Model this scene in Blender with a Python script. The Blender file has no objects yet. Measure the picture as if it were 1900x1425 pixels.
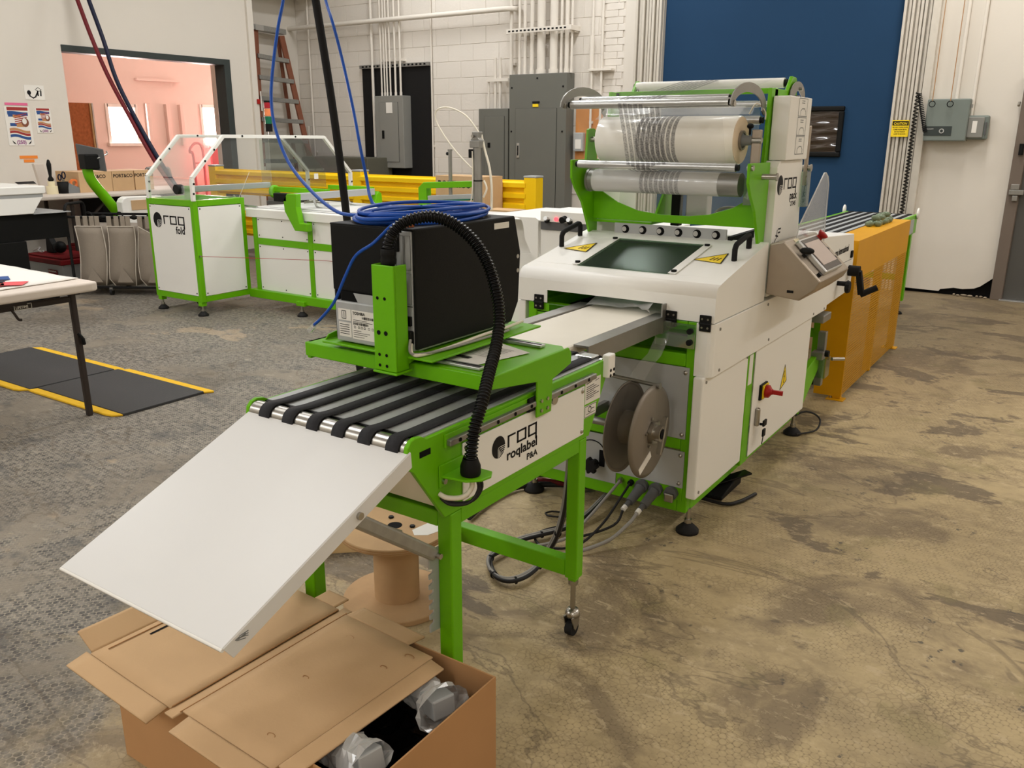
import bpy, bmesh, math, random
from mathutils import Vector, Matrix
random.seed(7)
SC = bpy.context.scene
COL = SC.collection
PI = math.pi

# ------------------------------------------------------------------ camera, world, exposure
CAM_H, F_PX, W_PX, H_PX = 1.5, 1572.5, 1900.0, 1425.0
PITCH, AZ, ROLL = math.radians(16.29), math.radians(33.92), math.radians(0.3)
_hd = Vector((-math.sin(AZ), math.cos(AZ), 0)); _rt = Vector((math.cos(AZ), math.sin(AZ), 0))
_fw = _hd * math.cos(PITCH) + Vector((0, 0, -math.sin(PITCH))); _up = _rt.cross(_fw)
_r2 = _rt * math.cos(ROLL) + _up * math.sin(ROLL); _u2 = _up * math.cos(ROLL) - _rt * math.sin(ROLL)
cam_d = bpy.data.cameras.new('camera'); cam = bpy.data.objects.new('camera', cam_d); COL.objects.link(cam)
cam_d.sensor_width = 36; cam_d.lens = F_PX / W_PX * 36; cam_d.clip_end = 100; cam_d.clip_start = .05
mw = Matrix.Identity(4)
for i in range(3):
    mw[i][0] = _r2[i]; mw[i][1] = _u2[i]; mw[i][2] = -_fw[i]
mw[2][3] = CAM_H; cam.matrix_world = mw; SC.camera = cam
vs = SC.view_settings; vs.view_transform = 'Standard'; vs.look = 'None'; vs.exposure = -0.6; vs.gamma = 1; vs.use_curve_mapping = False
world = bpy.data.worlds.new('world'); SC.world = world; world.use_nodes = True
bg = world.node_tree.nodes['Background']; bg.inputs[0].default_value = (.85, .92, 1, 1); bg.inputs[1].default_value = .35

def ray_at(x, y, X=None, Y=None, Z=None):
    """survey helper: a sighting direction met with a known wall, face or height gives a place in metres"""
    d = _r2 * (x - W_PX / 2) + _u2 * (H_PX / 2 - y) + _fw * F_PX
    o = Vector((0, 0, CAM_H))
    t = (Z - o.z) / d.z if Z is not None else (X - o.x) / d.x if X is not None else (Y - o.y) / d.y
    return o + d * t
at = ray_at

# ------------------------------------------------------------------ materials
def s2l(c):
    c = c / 255.0
    return c / 12.92 if c <= .04045 else ((c + .055) / 1.055) ** 2.4
def rgb(r, g, b): return (s2l(r), s2l(g), s2l(b), 1)
MATS = {}
def mat(name, col, rough=.5, metal=0, var=0, vscale=8, bump=0, bscale=60, spec=.22, coat=0, emit=None, estr=0):
    m = bpy.data.materials.new(name); m.use_nodes = True; nt = m.node_tree; p = nt.nodes['Principled BSDF']
    p.inputs['Base Color'].default_value = col; p.inputs['Roughness'].default_value = rough
    p.inputs['Metallic'].default_value = metal; p.inputs['Specular IOR Level'].default_value = spec
    p.inputs['Coat Weight'].default_value = coat
    if emit: p.inputs['Emission Color'].default_value = emit; p.inputs['Emission Strength'].default_value = estr
    if var or bump:
        tc = nt.nodes.new('ShaderNodeNewGeometry')
    if var:
        n = nt.nodes.new('ShaderNodeTexNoise'); n.inputs['Scale'].default_value = vscale; n.inputs['Detail'].default_value = 5
        nt.links.new(tc.outputs['Position'], n.inputs['Vector'])
        mx = nt.nodes.new('ShaderNodeMixRGB'); mx.inputs[1].default_value = tuple(c * (1 - var) for c in col[:3]) + (1,)
        mx.inputs[2].default_value = tuple(min(1, c * (1 + var)) for c in col[:3]) + (1,)
        nt.links.new(n.outputs['Fac'], mx.inputs[0]); nt.links.new(mx.outputs[0], p.inputs['Base Color'])
    if bump:
        n2 = nt.nodes.new('ShaderNodeTexNoise'); n2.inputs['Scale'].default_value = bscale; n2.inputs['Detail'].default_value = 4
        nt.links.new(tc.outputs['Position'], n2.inputs['Vector'])
        b = nt.nodes.new('ShaderNodeBump'); b.inputs['Strength'].default_value = bump; b.inputs['Distance'].default_value = .01
        nt.links.new(n2.outputs['Fac'], b.inputs['Height']); nt.links.new(b.outputs[0], p.inputs['Normal'])
    MATS[name] = m; return m
def clear_mat(name, tint, gloss=.1, haze=0, hazecol=(1, 1, 1, 1), rough=.05, fres=.6):
    m = bpy.data.materials.new(name); m.use_nodes = True; nt = m.node_tree; nt.nodes.clear()
    out = nt.nodes.new('ShaderNodeOutputMaterial'); t = nt.nodes.new('ShaderNodeBsdfTransparent'); t.inputs[0].default_value = tint
    g = nt.nodes.new('ShaderNodeBsdfGlossy'); g.inputs['Roughness'].default_value = rough; g.inputs[0].default_value = (1, 1, 1, 1)
    d = nt.nodes.new('ShaderNodeBsdfDiffuse'); d.inputs[0].default_value = hazecol
    m1 = nt.nodes.new('ShaderNodeMixShader'); m1.inputs[0].default_value = haze
    nt.links.new(t.outputs[0], m1.inputs[1]); nt.links.new(d.outputs[0], m1.inputs[2])
    fr = nt.nodes.new('ShaderNodeFresnel'); fr.inputs[0].default_value = 1.4
    mul = nt.nodes.new('ShaderNodeMath'); mul.operation = 'MULTIPLY_ADD'; mul.inputs[1].default_value = fres; mul.inputs[2].default_value = gloss * .3
    nt.links.new(fr.outputs[0], mul.inputs[0])
    m2 = nt.nodes.new('ShaderNodeMixShader'); nt.links.new(mul.outputs[0], m2.inputs[0])
    nt.links.new(m1.outputs[0], m2.inputs[1]); nt.links.new(g.outputs[0], m2.inputs[2]); nt.links.new(m2.outputs[0], out.inputs[0])
    MATS[name] = m; return m

mat('green', rgb(104, 178, 6), .36, var=.04, vscale=3, spec=.25)
mat('white', rgb(240, 238, 232), .35, var=.02, vscale=3)
mat('white_tray', rgb(223, 222, 220), .32, var=.015, vscale=4)
mat('black', rgb(20, 20, 19), .55, bump=.08, bscale=400, spec=.15)
mat('black_gloss', rgb(12, 12, 13), .2)
mat('black_matte', rgb(25, 24, 24), .75)
mat('print_black', rgb(20, 18, 20), .6)
mat('belt', rgb(46, 46, 49), .8, var=.2, vscale=150, bump=.25, bscale=500)
mat('steel', rgb(176, 172, 165), .28, 1, var=.1, vscale=20)
mat('steel_dull', rgb(150, 148, 143), .45, .85, var=.12, vscale=15)
mat('galv', rgb(165, 165, 162), .42, .8, var=.2, vscale=40)
mat('stainless', rgb(172, 160, 146), .36, .85, var=.05, vscale=30)
mat('alu', rgb(196, 196, 194), .3, .8)
mat('reel', rgb(138, 130, 120), .5, .5, var=.08, vscale=6)
mat('grey_plastic', rgb(122, 124, 124), .5)
mat('grey_sheet', rgb(176, 178, 178), .45, .2)
mat('panel_grey', rgb(108, 108, 101), .5, var=.06, vscale=3)
mat('panel_grey_light', rgb(136, 135, 129), .5, var=.05, vscale=3)
mat('yellow', rgb(214, 154, 10), .38, var=.06, vscale=5)
mat('rail_yellow', rgb(255, 206, 24), .35, var=.06, vscale=5)
mat('warn_yellow', rgb(250, 215, 40), .5)
mat('mat_yellow', rgb(232, 184, 44), .7, var=.12, vscale=30)
mat('cream_belt', rgb(228, 222, 208), .55, var=.03, vscale=12)
mat('film_roll', rgb(246, 241, 228), .32, var=.02, vscale=10, coat=.3)
mat('roll_end', rgb(226, 205, 178), .7)
mat('card', rgb(200, 166, 126), .85, var=.07, vscale=9, bump=.05, bscale=180)
mat('card_edge', rgb(170, 128, 85), .9, var=.1, vscale=60)
mat('card_dark', rgb(182, 138, 94), .85, var=.08, vscale=9)
mat('plywood', rgb(186, 152, 112), .75, var=.15, vscale=14)
mat('wood_pale', rgb(222, 190, 140), .7, var=.1, vscale=8)
mat('wood_orange', rgb(205, 140, 82), .7, var=.18, vscale=6)
mat('osb', rgb(170, 104, 64), .85, var=.45, vscale=28)
mat('blue_cable', rgb(28, 78, 170), .38)
mat('navy', rgb(18, 22, 46), .5)
mat('red_hose', rgb(104, 26, 32), .5)
mat('red', rgb(168, 34, 30), .4)
mat('dark_red', rgb(120, 22, 26), .6, var=.15, vscale=8)
mat('red_paint', rgb(225, 90, 95), .5)
mat('grey_cord', rgb(150, 146, 140), .55)
mat('dark_cord', rgb(38, 36, 36), .5)
mat('cream_cord', rgb(222, 214, 196), .5)
mat('paper', rgb(232, 228, 220), .8)
mat('paper_pink', rgb(226, 110, 150), .8)
mat('paper_orange', rgb(240, 140, 60), .8)
mat('bag_cloth', rgb(162, 150, 136), .95, var=.1, vscale=120, bump=.4, bscale=600)
mat('bag_trim', rgb(206, 196, 182), .9)
mat('table_plastic', rgb(214, 202, 190), .6, var=.02, vscale=4)
mat('dark_bronze', rgb(58, 50, 46), .5)
mat('wall_paint', rgb(218, 211, 200), .75, var=.03, vscale=1.5, bump=.05, bscale=40)
mat('block_paint', rgb(224, 217, 207), .7, var=.04, vscale=2.5, bump=.3, bscale=30)
mat('mortar', rgb(214, 206, 195), .9, var=.06, vscale=10)
mat('pipe_paint', rgb(222, 215, 204), .5, var=.03, vscale=10)
mat('trim_dark', rgb(58, 64, 62), .5, var=.1, vscale=5)
mat('track', rgb(205, 198, 186), .45, .1, var=.08, vscale=20)
mat('blue_door', rgb(27, 60, 92), .75, var=.08, vscale=2)
mat('ladder_wood', rgb(132, 82, 62), .55, var=.12, vscale=12)
mat('door_grey', rgb(84, 82, 78), .5, var=.05, vscale=2)
mat('frame_brown', rgb(112, 100, 90), .5, var=.06, vscale=3)
mat('op_box', rgb(118, 126, 120), .5, var=.05, vscale=8)
mat('backroom_paint', rgb(232, 214, 206), .8, var=.04, vscale=2)
mat('ceiling_paint', rgb(225, 222, 215), .9)
mat('pane_light', (1, 1, 1, 1), .5, emit=(1, .74, .68, 1), estr=9)
mat('tube_light', (1, 1, 1, 1), .5, emit=(1, .96, .9, 1), estr=6)
mat('stack_red', rgb(170, 40, 50), .3); mat('stack_orange', rgb(240, 140, 90), .3); mat('stack_green', rgb(30, 110, 80), .3)
mat('pebble', rgb(112, 126, 102), .3, var=.15, vscale=60)
mat('led_red', rgb(255, 60, 70), .3, emit=(1, .08, .1, 1), estr=3)
mat('screen', rgb(190, 172, 164), .12)
mat('screen_dark', rgb(70, 62, 60), .25)
mat('olive', rgb(90, 88, 76), .6)
mat('rubber', rgb(34, 33, 33), .7)
mat('ink_blue', rgb(52, 84, 140), .7); mat('ink_red', rgb(160, 60, 56), .7); mat('ink_tan', rgb(190, 140, 96), .7)
mat('purple_ink', rgb(150, 80, 140), .7)
mat('glue_tan', rgb(232, 220, 186), .6)
mat('tape_orange', rgb(235, 130, 70), .5)
mat('rubble', rgb(150, 136, 116), .9, var=.2, vscale=30)
mat('slot_dark', rgb(8, 8, 8), .9)
mat('connector', rgb(92, 92, 92), .5)
clear_mat('acrylic', (.96, .97, .97, 1), .05, haze=.03, fres=.4)
clear_mat('acrylic_smoke', (.80, .80, .82, 1), .05, haze=.05, fres=.4)
clear_mat('acrylic_green', (.62, .74, .62, 1), .4, haze=.05, hazecol=(.5, .6, .5, 1))
clear_mat('tint_glass', (.42, .52, .43, 1), .05, haze=.06, hazecol=(.35, .42, .36, 1), rough=.2, fres=.06)
clear_mat('wrap', (.92, .92, .93, 1), .3, haze=.5, hazecol=(.72, .71, .69, 1), rough=.25, fres=.4)
clear_mat('acrylic_pale', (.82, .86, .81, 1), .05, haze=.03, fres=.3)
clear_mat('clear_plug', (.95, .95, .95, 1), .6, haze=.2)

# printed polybag film: clear film with a band of grey printed columns (flat print), and the same print on the roll
def film_print(name, base_haze, x0, x1, dark=(.10, .095, .10, 1), roll=False):
    m = bpy.data.materials.new(name); m.use_nodes = True; nt = m.node_tree; nt.nodes.clear(); N = nt.nodes.new; L = nt.links.new
    out = N('ShaderNodeOutputMaterial'); g = N('ShaderNodeNewGeometry'); sx = N('ShaderNodeSeparateXYZ'); L(g.outputs['Position'], sx.inputs[0])
    def mth(op, a, b=None, c=None):
        n = N('ShaderNodeMath'); n.operation = op
        for i, v in enumerate((a, b, c)):
            if v is None: continue
            if isinstance(v, (int, float)): n.inputs[i].default_value = v
            else: L(v, n.inputs[i])
        return n.outputs[0]
    X = sx.outputs[0]
    band = mth('MULTIPLY', mth('GREATER_THAN', X, x0), mth('LESS_THAN', X, x1))
    st = mth('LESS_THAN', mth('FRACT', mth('MULTIPLY', mth('SUBTRACT', X, x0), 8.0 / (x1 - x0))), .72)
    no = N('ShaderNodeTexNoise'); no.inputs['Scale'].default_value = 190; L(g.outputs['Position'], no.inputs['Vector'])
    txt = mth('MULTIPLY_ADD', no.outputs['Fac'], 1.1, -.1 if not roll else .1)
    k = mth('MULTIPLY', mth('MULTIPLY', band, st), txt)
    ink = N('ShaderNodeBsdfDiffuse'); ink.inputs[0].default_value = dark
    if roll:
        base = N('ShaderNodeBsdfPrincipled'); base.inputs['Base Color'].default_value = rgb(254, 250, 240); base.inputs['Roughness'].default_value = .3; base.inputs['Coat Weight'].default_value = .3
        b_out = base.outputs[0]
    else:
        t = N('ShaderNodeBsdfTransparent'); t.inputs[0].default_value = (.97, .97, .97, 1)
        d = N('ShaderNodeBsdfDiffuse'); d.inputs[0].default_value = (.85, .85, .83, 1)
        gl = N('ShaderNodeBsdfGlossy'); gl.inputs['Roughness'].default_value = .12
        w = N('ShaderNodeTexNoise'); w.inputs['Scale'].default_value = 9; L(g.outputs['Position'], w.inputs['Vector'])
        bp = N('ShaderNodeBump'); bp.inputs['Strength'].default_value = .25; bp.inputs['Distance'].default_value = .02; L(w.outputs['Fac'], bp.inputs['Height']); L(bp.outputs[0], gl.inputs['Normal'])
        a = N('ShaderNodeMixShader'); a.inputs[0].default_value = base_haze; L(t.outputs[0], a.inputs[1]); L(d.outputs[0], a.inputs[2])
        b = N('ShaderNodeMixShader'); b.inputs[0].default_value = .035; L(a.outputs[0], b.inputs[1]); L(gl.outputs[0], b.inputs[2]); b_out = b.outputs[0]
    mx = N('ShaderNodeMixShader'); L(k, mx.inputs[0]); L(b_out, mx.inputs[1]); L(ink.outputs[0], mx.inputs[2]); L(mx.outputs[0], out.inputs[0])
    MATS[name] = m
film_print('film_web', .05, -1.625, -1.445)
film_print('film_nip', .7, -1.60, -1.42)
film_print('film_roll_print', 0, -1.62, -1.44, roll=True)
film_print('film_plain', .22, 50, 51)

# ------------------------------------------------------------------ mesh builder and scene-graph helpers
WL = {}
def _link(o, parent, wl):
    COL.objects.link(o); WL[o.name] = wl
    if parent: o.parent = parent; o.location = wl - WL[parent.name]
    else: o.location = wl
    return o
def tag(o, label=None, cat=None, group=None, kind=None):
    if label: o['label'] = label
    if cat: o['category'] = cat
    if group: o['group'] = group
    if kind: o['kind'] = kind
    return o
def thing(name, label, cat, loc, group=None):
    o = bpy.data.objects.new(name, None); o.empty_display_size = .05
    _link(o, None, Vector(loc)); return tag(o, label, cat, group)
def struct_root(name, loc):
    o = bpy.data.objects.new(name, None); _link(o, None, Vector(loc)); o['kind'] = 'structure'; return o

class MB:
    def __init__(s): s.v = []; s.f = []; s.s = []
    def add(s, vs_, fs, sm=False):
        b = len(s.v); s.v += [Vector(p) for p in vs_]
        for f in fs: s.f.append([b + i for i in f]); s.s.append(sm)
        return s
    def box(s, x0, x1, y0, y1, z0, z1):
        p = [(x, y, z) for x in (x0, x1) for y in (y0, y1) for z in (z0, z1)]
        return s.add(p, [(0, 1, 3, 2), (4, 6, 7, 5), (0, 4, 5, 1), (2, 3, 7, 6), (0, 2, 6, 4), (1, 5, 7, 3)])
    def obox(s, c, a, b, d):
        c, a, b, d = map(Vector, (c, a, b, d)); p = [c + a * i + b * j + d * k for i in (-1, 1) for j in (-1, 1) for k in (-1, 1)]
        return s.add(p, [(0, 1, 3, 2), (4, 6, 7, 5), (0, 4, 5, 1), (2, 3, 7, 6), (0, 2, 6, 4), (1, 5, 7, 3)])
    def bar(s, p0, p1, w, h, up=(0, 0, 1)):
        p0, p1 = Vector(p0), Vector(p1); d = (p1 - p0); u = Vector(up); sd = d.cross(u)
        if sd.length < 1e-6: sd = d.cross(Vector((1, 0, 0)))
        sd.normalize(); u = sd.cross(d).normalized()
        return s.obox((p0 + p1) / 2, d / 2, sd * w / 2, u * h / 2)
    def prism(s, pts, ax, a, b):
        def P(p, t): return (t, p[0], p[1]) if ax == 'x' else (p[0], t, p[1]) if ax == 'y' else (p[0], p[1], t)
        n = len(pts); vv = [P(p, a) for p in pts] + [P(p, b) for p in pts]
        fs = [tuple(range(n)), tuple(range(n, 2 * n))] + [(i, (i + 1) % n, n + (i + 1) % n, n + i) for i in range(n)]
        return s.add(vv, fs)
    def cyl(s, p0, p1, r, n=16, r2=None, caps=True):
        p0, p1 = Vector(p0), Vector(p1); d = (p1 - p0).normalized(); u = d.orthogonal().normalized(); w = d.cross(u); r2 = r if r2 is None else r2
        A = [p0 + (u * math.cos(2 * PI * i / n) + w * math.sin(2 * PI * i / n)) * r for i in range(n)]
        Bv = [p1 + (u * math.cos(2 * PI * i / n) + w * math.sin(2 * PI * i / n)) * r2 for i in range(n)]
        s.add(A + Bv, [(i, (i + 1) % n, n + (i + 1) % n, n + i) for i in range(n)], True)
        if caps: s.add(A, [tuple(range(n))]); s.add(Bv, [tuple(range(n))])
        return s
    def ring(s, c, axis, ro, ri, h, n=32):
        c, d = Vector(c), Vector(axis).normalized(); u = d.orthogonal().normalized(); w = d.cross(u); V = []
        for r, t in ((ro, -h / 2), (ro, h / 2), (ri, h / 2), (ri, -h / 2)):
            V += [c + d * t + (u * math.cos(2 * PI * i / n) + w * math.sin(2 * PI * i / n)) * r for i in range(n)]
        F = []
        for k in range(4):
            a, b = k * n, ((k + 1) % 4) * n
            F += [(a + i, a + (i + 1) % n, b + (i + 1) % n, b + i) for i in range(n)]
        return s.add(V, F)
    def tube(s, pts, r, n=8, caps=True, rs=None):
        P = [Vector(p) for p in pts]; m = len(P); rows = []
        t0 = (P[1] - P[0]).normalized(); u = t0.orthogonal().normalized()
        for i in range(m):
            t = (P[min(i + 1, m - 1)] - P[max(i - 1, 0)]).normalized()
            u = (u - t * u.dot(t)).normalized(); w = t.cross(u); rr = rs[i] if rs else r
            rows.append([P[i] + (u * math.cos(2 * PI * k / n) + w * math.sin(2 * PI * k / n)) * rr for k in range(n)])
        V = [p for row in rows for p in row]
        s.add(V, [(i * n + k, i * n + (k + 1) % n, (i + 1) * n + (k + 1) % n, (i + 1) * n + k) for i in range(m - 1) for k in range(n)], True)
        if caps: s.add(rows[0], [tuple(range(n))]); s.add(rows[-1], [tuple(range(n))])
        return s
    def lathe(s, prof, o, axis=(0, 0, 1), n=24, sm=True):
        o, d = Vector(o), Vector(axis).normalized(); u = d.orthogonal().normalized(); w = d.cross(u); V = []
        for r, h in prof: V += [o + d * h + (u * math.cos(2 * PI * i / n) + w * math.sin(2 * PI * i / n)) * max(r, 1e-4) for i in range(n)]
        F = [(k * n + i, k * n + (i + 1) % n, (k + 1) * n + (i + 1) % n, (k + 1) * n + i) for k in range(len(prof) - 1) for i in range(n)]
        return s.add(V, F, sm)
    def ell(s, c, rx, ry, rz, nu=12, nv=8, rot=None):
        V = []; c = Vector(c)
        for j in range(nv + 1):
            a = -PI / 2 + PI * j / nv
            for i in range(nu):
                b = 2 * PI * i / nu; p = Vector((rx * math.cos(a) * math.cos(b), ry * math.cos(a) * math.sin(b), rz * math.sin(a)))
                V.append(c + (rot @ p if rot else p))
        return s.add(V, [(j * nu + i, j * nu + (i + 1) % nu, (j + 1) * nu + (i + 1) % nu, (j + 1) * nu + i) for j in range(nv) for i in range(nu)], True)
    def quad(s, a, b, c, d): return s.add([a, b, c, d], [(0, 1, 2, 3)])
    def poly(s, pts): return s.add(pts, [tuple(range(len(pts)))])
    def sheet(s, rows, sm=True):
        n = len(rows[0]); V = [p for r in rows for p in r]
        return s.add(V, [(j * n + i, j * n + i + 1, (j + 1) * n + i + 1, (j + 1) * n + i) for j in range(len(rows) - 1) for i in range(n - 1)], sm)
    def xf(s, M): s.v = [M @ p for p in s.v]; return s
    def build(s, name, m, parent=None, bevel=0, seg=2, solid=0, label=None, cat=None, group=None, kind=None, origin=None, recalc=True, merge=False):
        if parent is not None: o0 = WL[parent.name] if origin is None else Vector(origin)
        elif origin is not None: o0 = Vector(origin)
        else:
            xs = [p.x for p in s.v]; ys = [p.y for p in s.v]; zs = [p.z for p in s.v]
            o0 = Vector(((min(xs) + max(xs)) / 2, (min(ys) + max(ys)) / 2, min(zs)))
        me = bpy.data.meshes.new(name); me.from_pydata([p - o0 for p in s.v], [], s.f)
        me.polygons.foreach_set('use_smooth', s.s)
        if recalc:
            bm = bmesh.new(); bm.from_mesh(me); bmesh.ops.remove_doubles(bm, verts=bm.verts, dist=1e-5) if merge else None
            bmesh.ops.recalc_face_normals(bm, faces=bm.faces); bm.to_mesh(me); bm.free()
        me.materials.append(MATS[m] if isinstance(m, str) else m)
        o = bpy.data.objects.new(name, me); _link(o, parent, o0)
        if solid:
            md = o.modifiers.new('Solid', 'SOLIDIFY'); md.thickness = solid; md.offset = 0
        if bevel:
            md = o.modifiers.new('Bevel', 'BEVEL'); md.width = bevel; md.segments = seg; md.limit_method = 'ANGLE'; md.angle_limit = math.radians(40)
        return tag(o, label, cat, group, kind)
def box(name, m, parent, x0, x1, y0, y1, z0, z1, bevel=0, **k): return MB().box(x0, x1, y0, y1, z0, z1).build(name, m, parent, bevel, **k)
def copy_tree(o, off, parent=None, label=None, group=None):
    c = o.copy(); COL.objects.link(c)
    if parent is None:
        c.location = o.location + Vector(off); WL[c.name] = WL[o.name] + Vector(off)
    else:
        c.parent = parent; c.location = o.location; WL[c.name] = WL[o.name] + Vector(off)
    if label: c['label'] = label
    if group: c['group'] = group
    for ch in list(o.children): copy_tree(ch, off, c)
    return c
def smooth_path(pts, k=6):
    P = [Vector(p) for p in pts]; out = []
    for i in range(len(P) - 1):
        a, b, c, d = P[max(i - 1, 0)], P[i], P[i + 1], P[min(i + 2, len(P) - 1)]
        for j in range(k):
            t = j / k; out.append(.5 * ((2 * b) + (c - a) * t + (2 * a - 5 * b + 4 * c - d) * t * t + (3 * b - a - 3 * c + d) * t ** 3))
    return out + [P[-1]]
def frame3(o, xd, yd):
    o, x, y = Vector(o), Vector(xd), Vector(yd); z = x.cross(y).normalized(); M = Matrix.Identity(4)
    for i in range(3): M[i][0] = x[i]; M[i][1] = y[i]; M[i][2] = z[i]; M[i][3] = o[i]
    return M
def text(name, body, m, parent, o, xd, yd, size, align='LEFT', sx=1.0, ext=.0006):
    cu = bpy.data.curves.new('txt', 'FONT'); cu.body = body; cu.size = size; cu.align_x = align; cu.extrude = 0; cu.offset = size * .028; cu.resolution_u = 3
    tmp = bpy.data.objects.new('txt', cu); me = bpy.data.meshes.new_from_object(tmp); bpy.data.objects.remove(tmp)
    M = frame3(o, xd, yd); nz = Vector((M[0][2], M[1][2], M[2][2])) * ext
    b = MB(); b.v = [M @ Vector((v.co.x * sx, v.co.y, 0)) + nz for v in me.vertices]; b.f = [list(p.vertices) for p in me.polygons]; b.s = [False] * len(b.f)
    bpy.data.meshes.remove(me)
    return b.build(name, m, parent, recalc=False)
def strokes(b, M, lines, w, lift=.0006):
    nz = Vector((M[0][2], M[1][2], M[2][2])) * lift
    for ln in lines:
        for (x0, y0), (x1, y1) in zip(ln, ln[1:]):
            d = Vector((x1 - x0, y1 - y0)); L_ = d.length
            if L_ < 1e-9: continue
            d /= L_; n = Vector((-d.y, d.x)) * w / 2; e = d * w / 2
            a = Vector((x0, y0)) - e; c = Vector((x1, y1)) + e
            b.add([M @ Vector((q.x, q.y, 0)) + nz for q in (a - n, c - n, c + n, a + n)], [(0, 1, 2, 3)])
    return b
def roq_logo(parent, o, xd, yd, u, ratio=1.0):
    """emblem disc with nested arcs, then the squared lettering r o q; u = letter height"""
    M = frame3(o, Vector(xd) * u * ratio, Vector(yd) * u)
    nz = Vector(xd).cross(Vector(yd)).normalized()
    b = MB(); b.poly([M @ Vector((-.95 + .62 * math.cos(t * PI / 18), .38 + .95 * math.sin(t * PI / 18), 0)) + nz * .0006 for t in range(36)])
    b.build('logo_emblem', 'print_black', parent, recalc=False)
    w = MB()
    for k in range(4):
        x, y = -1.0 + .12 * k, .36 - .16 * k
        ln = [(x, -.50 + .04 * k * k * .6), (x, y - .12), (x + .05, y - .03), (x + .14, y), (-.36 - .01 * k, y)]
        strokes(w, M, [ln], .055, .0011)
    w.build('logo_arcs', 'white', parent, recalc=False)
    l = MB(); strokes(l, M, [[(0, -.0), (0, .92), (.62, .92)], [(.92, 0), (1.72, 0), (1.72, .92), (.92, .92), (.92, 0)], [(2.82, -.45), (2.82, .92), (2.06, .92), (2.06, 0), (2.74, 0)]], .17)
    l.build('logo_lettering', 'print_black', parent, recalc=False)
def screw(b, p, nrm, r=.006): 
    p = Vector(p); n = Vector(nrm); b.cyl(p, p + n * .003, r, 8); return b
def foot(parent, x, y, z1, r=.045):
    f = MB().cyl((x, y, .018), (x, y, z1), .009, 10).cyl((x, y, .04), (x, y, .055), .016, 6).build('levelling_foot', 'steel', parent)
    MB().lathe([(0, 0), (r, 0), (r, .012), (r * .6, .03), (.014, .04), (0, .04)], (x, y, 0), n=20).build('foot_pad', 'rubber', f)
    return f

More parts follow.
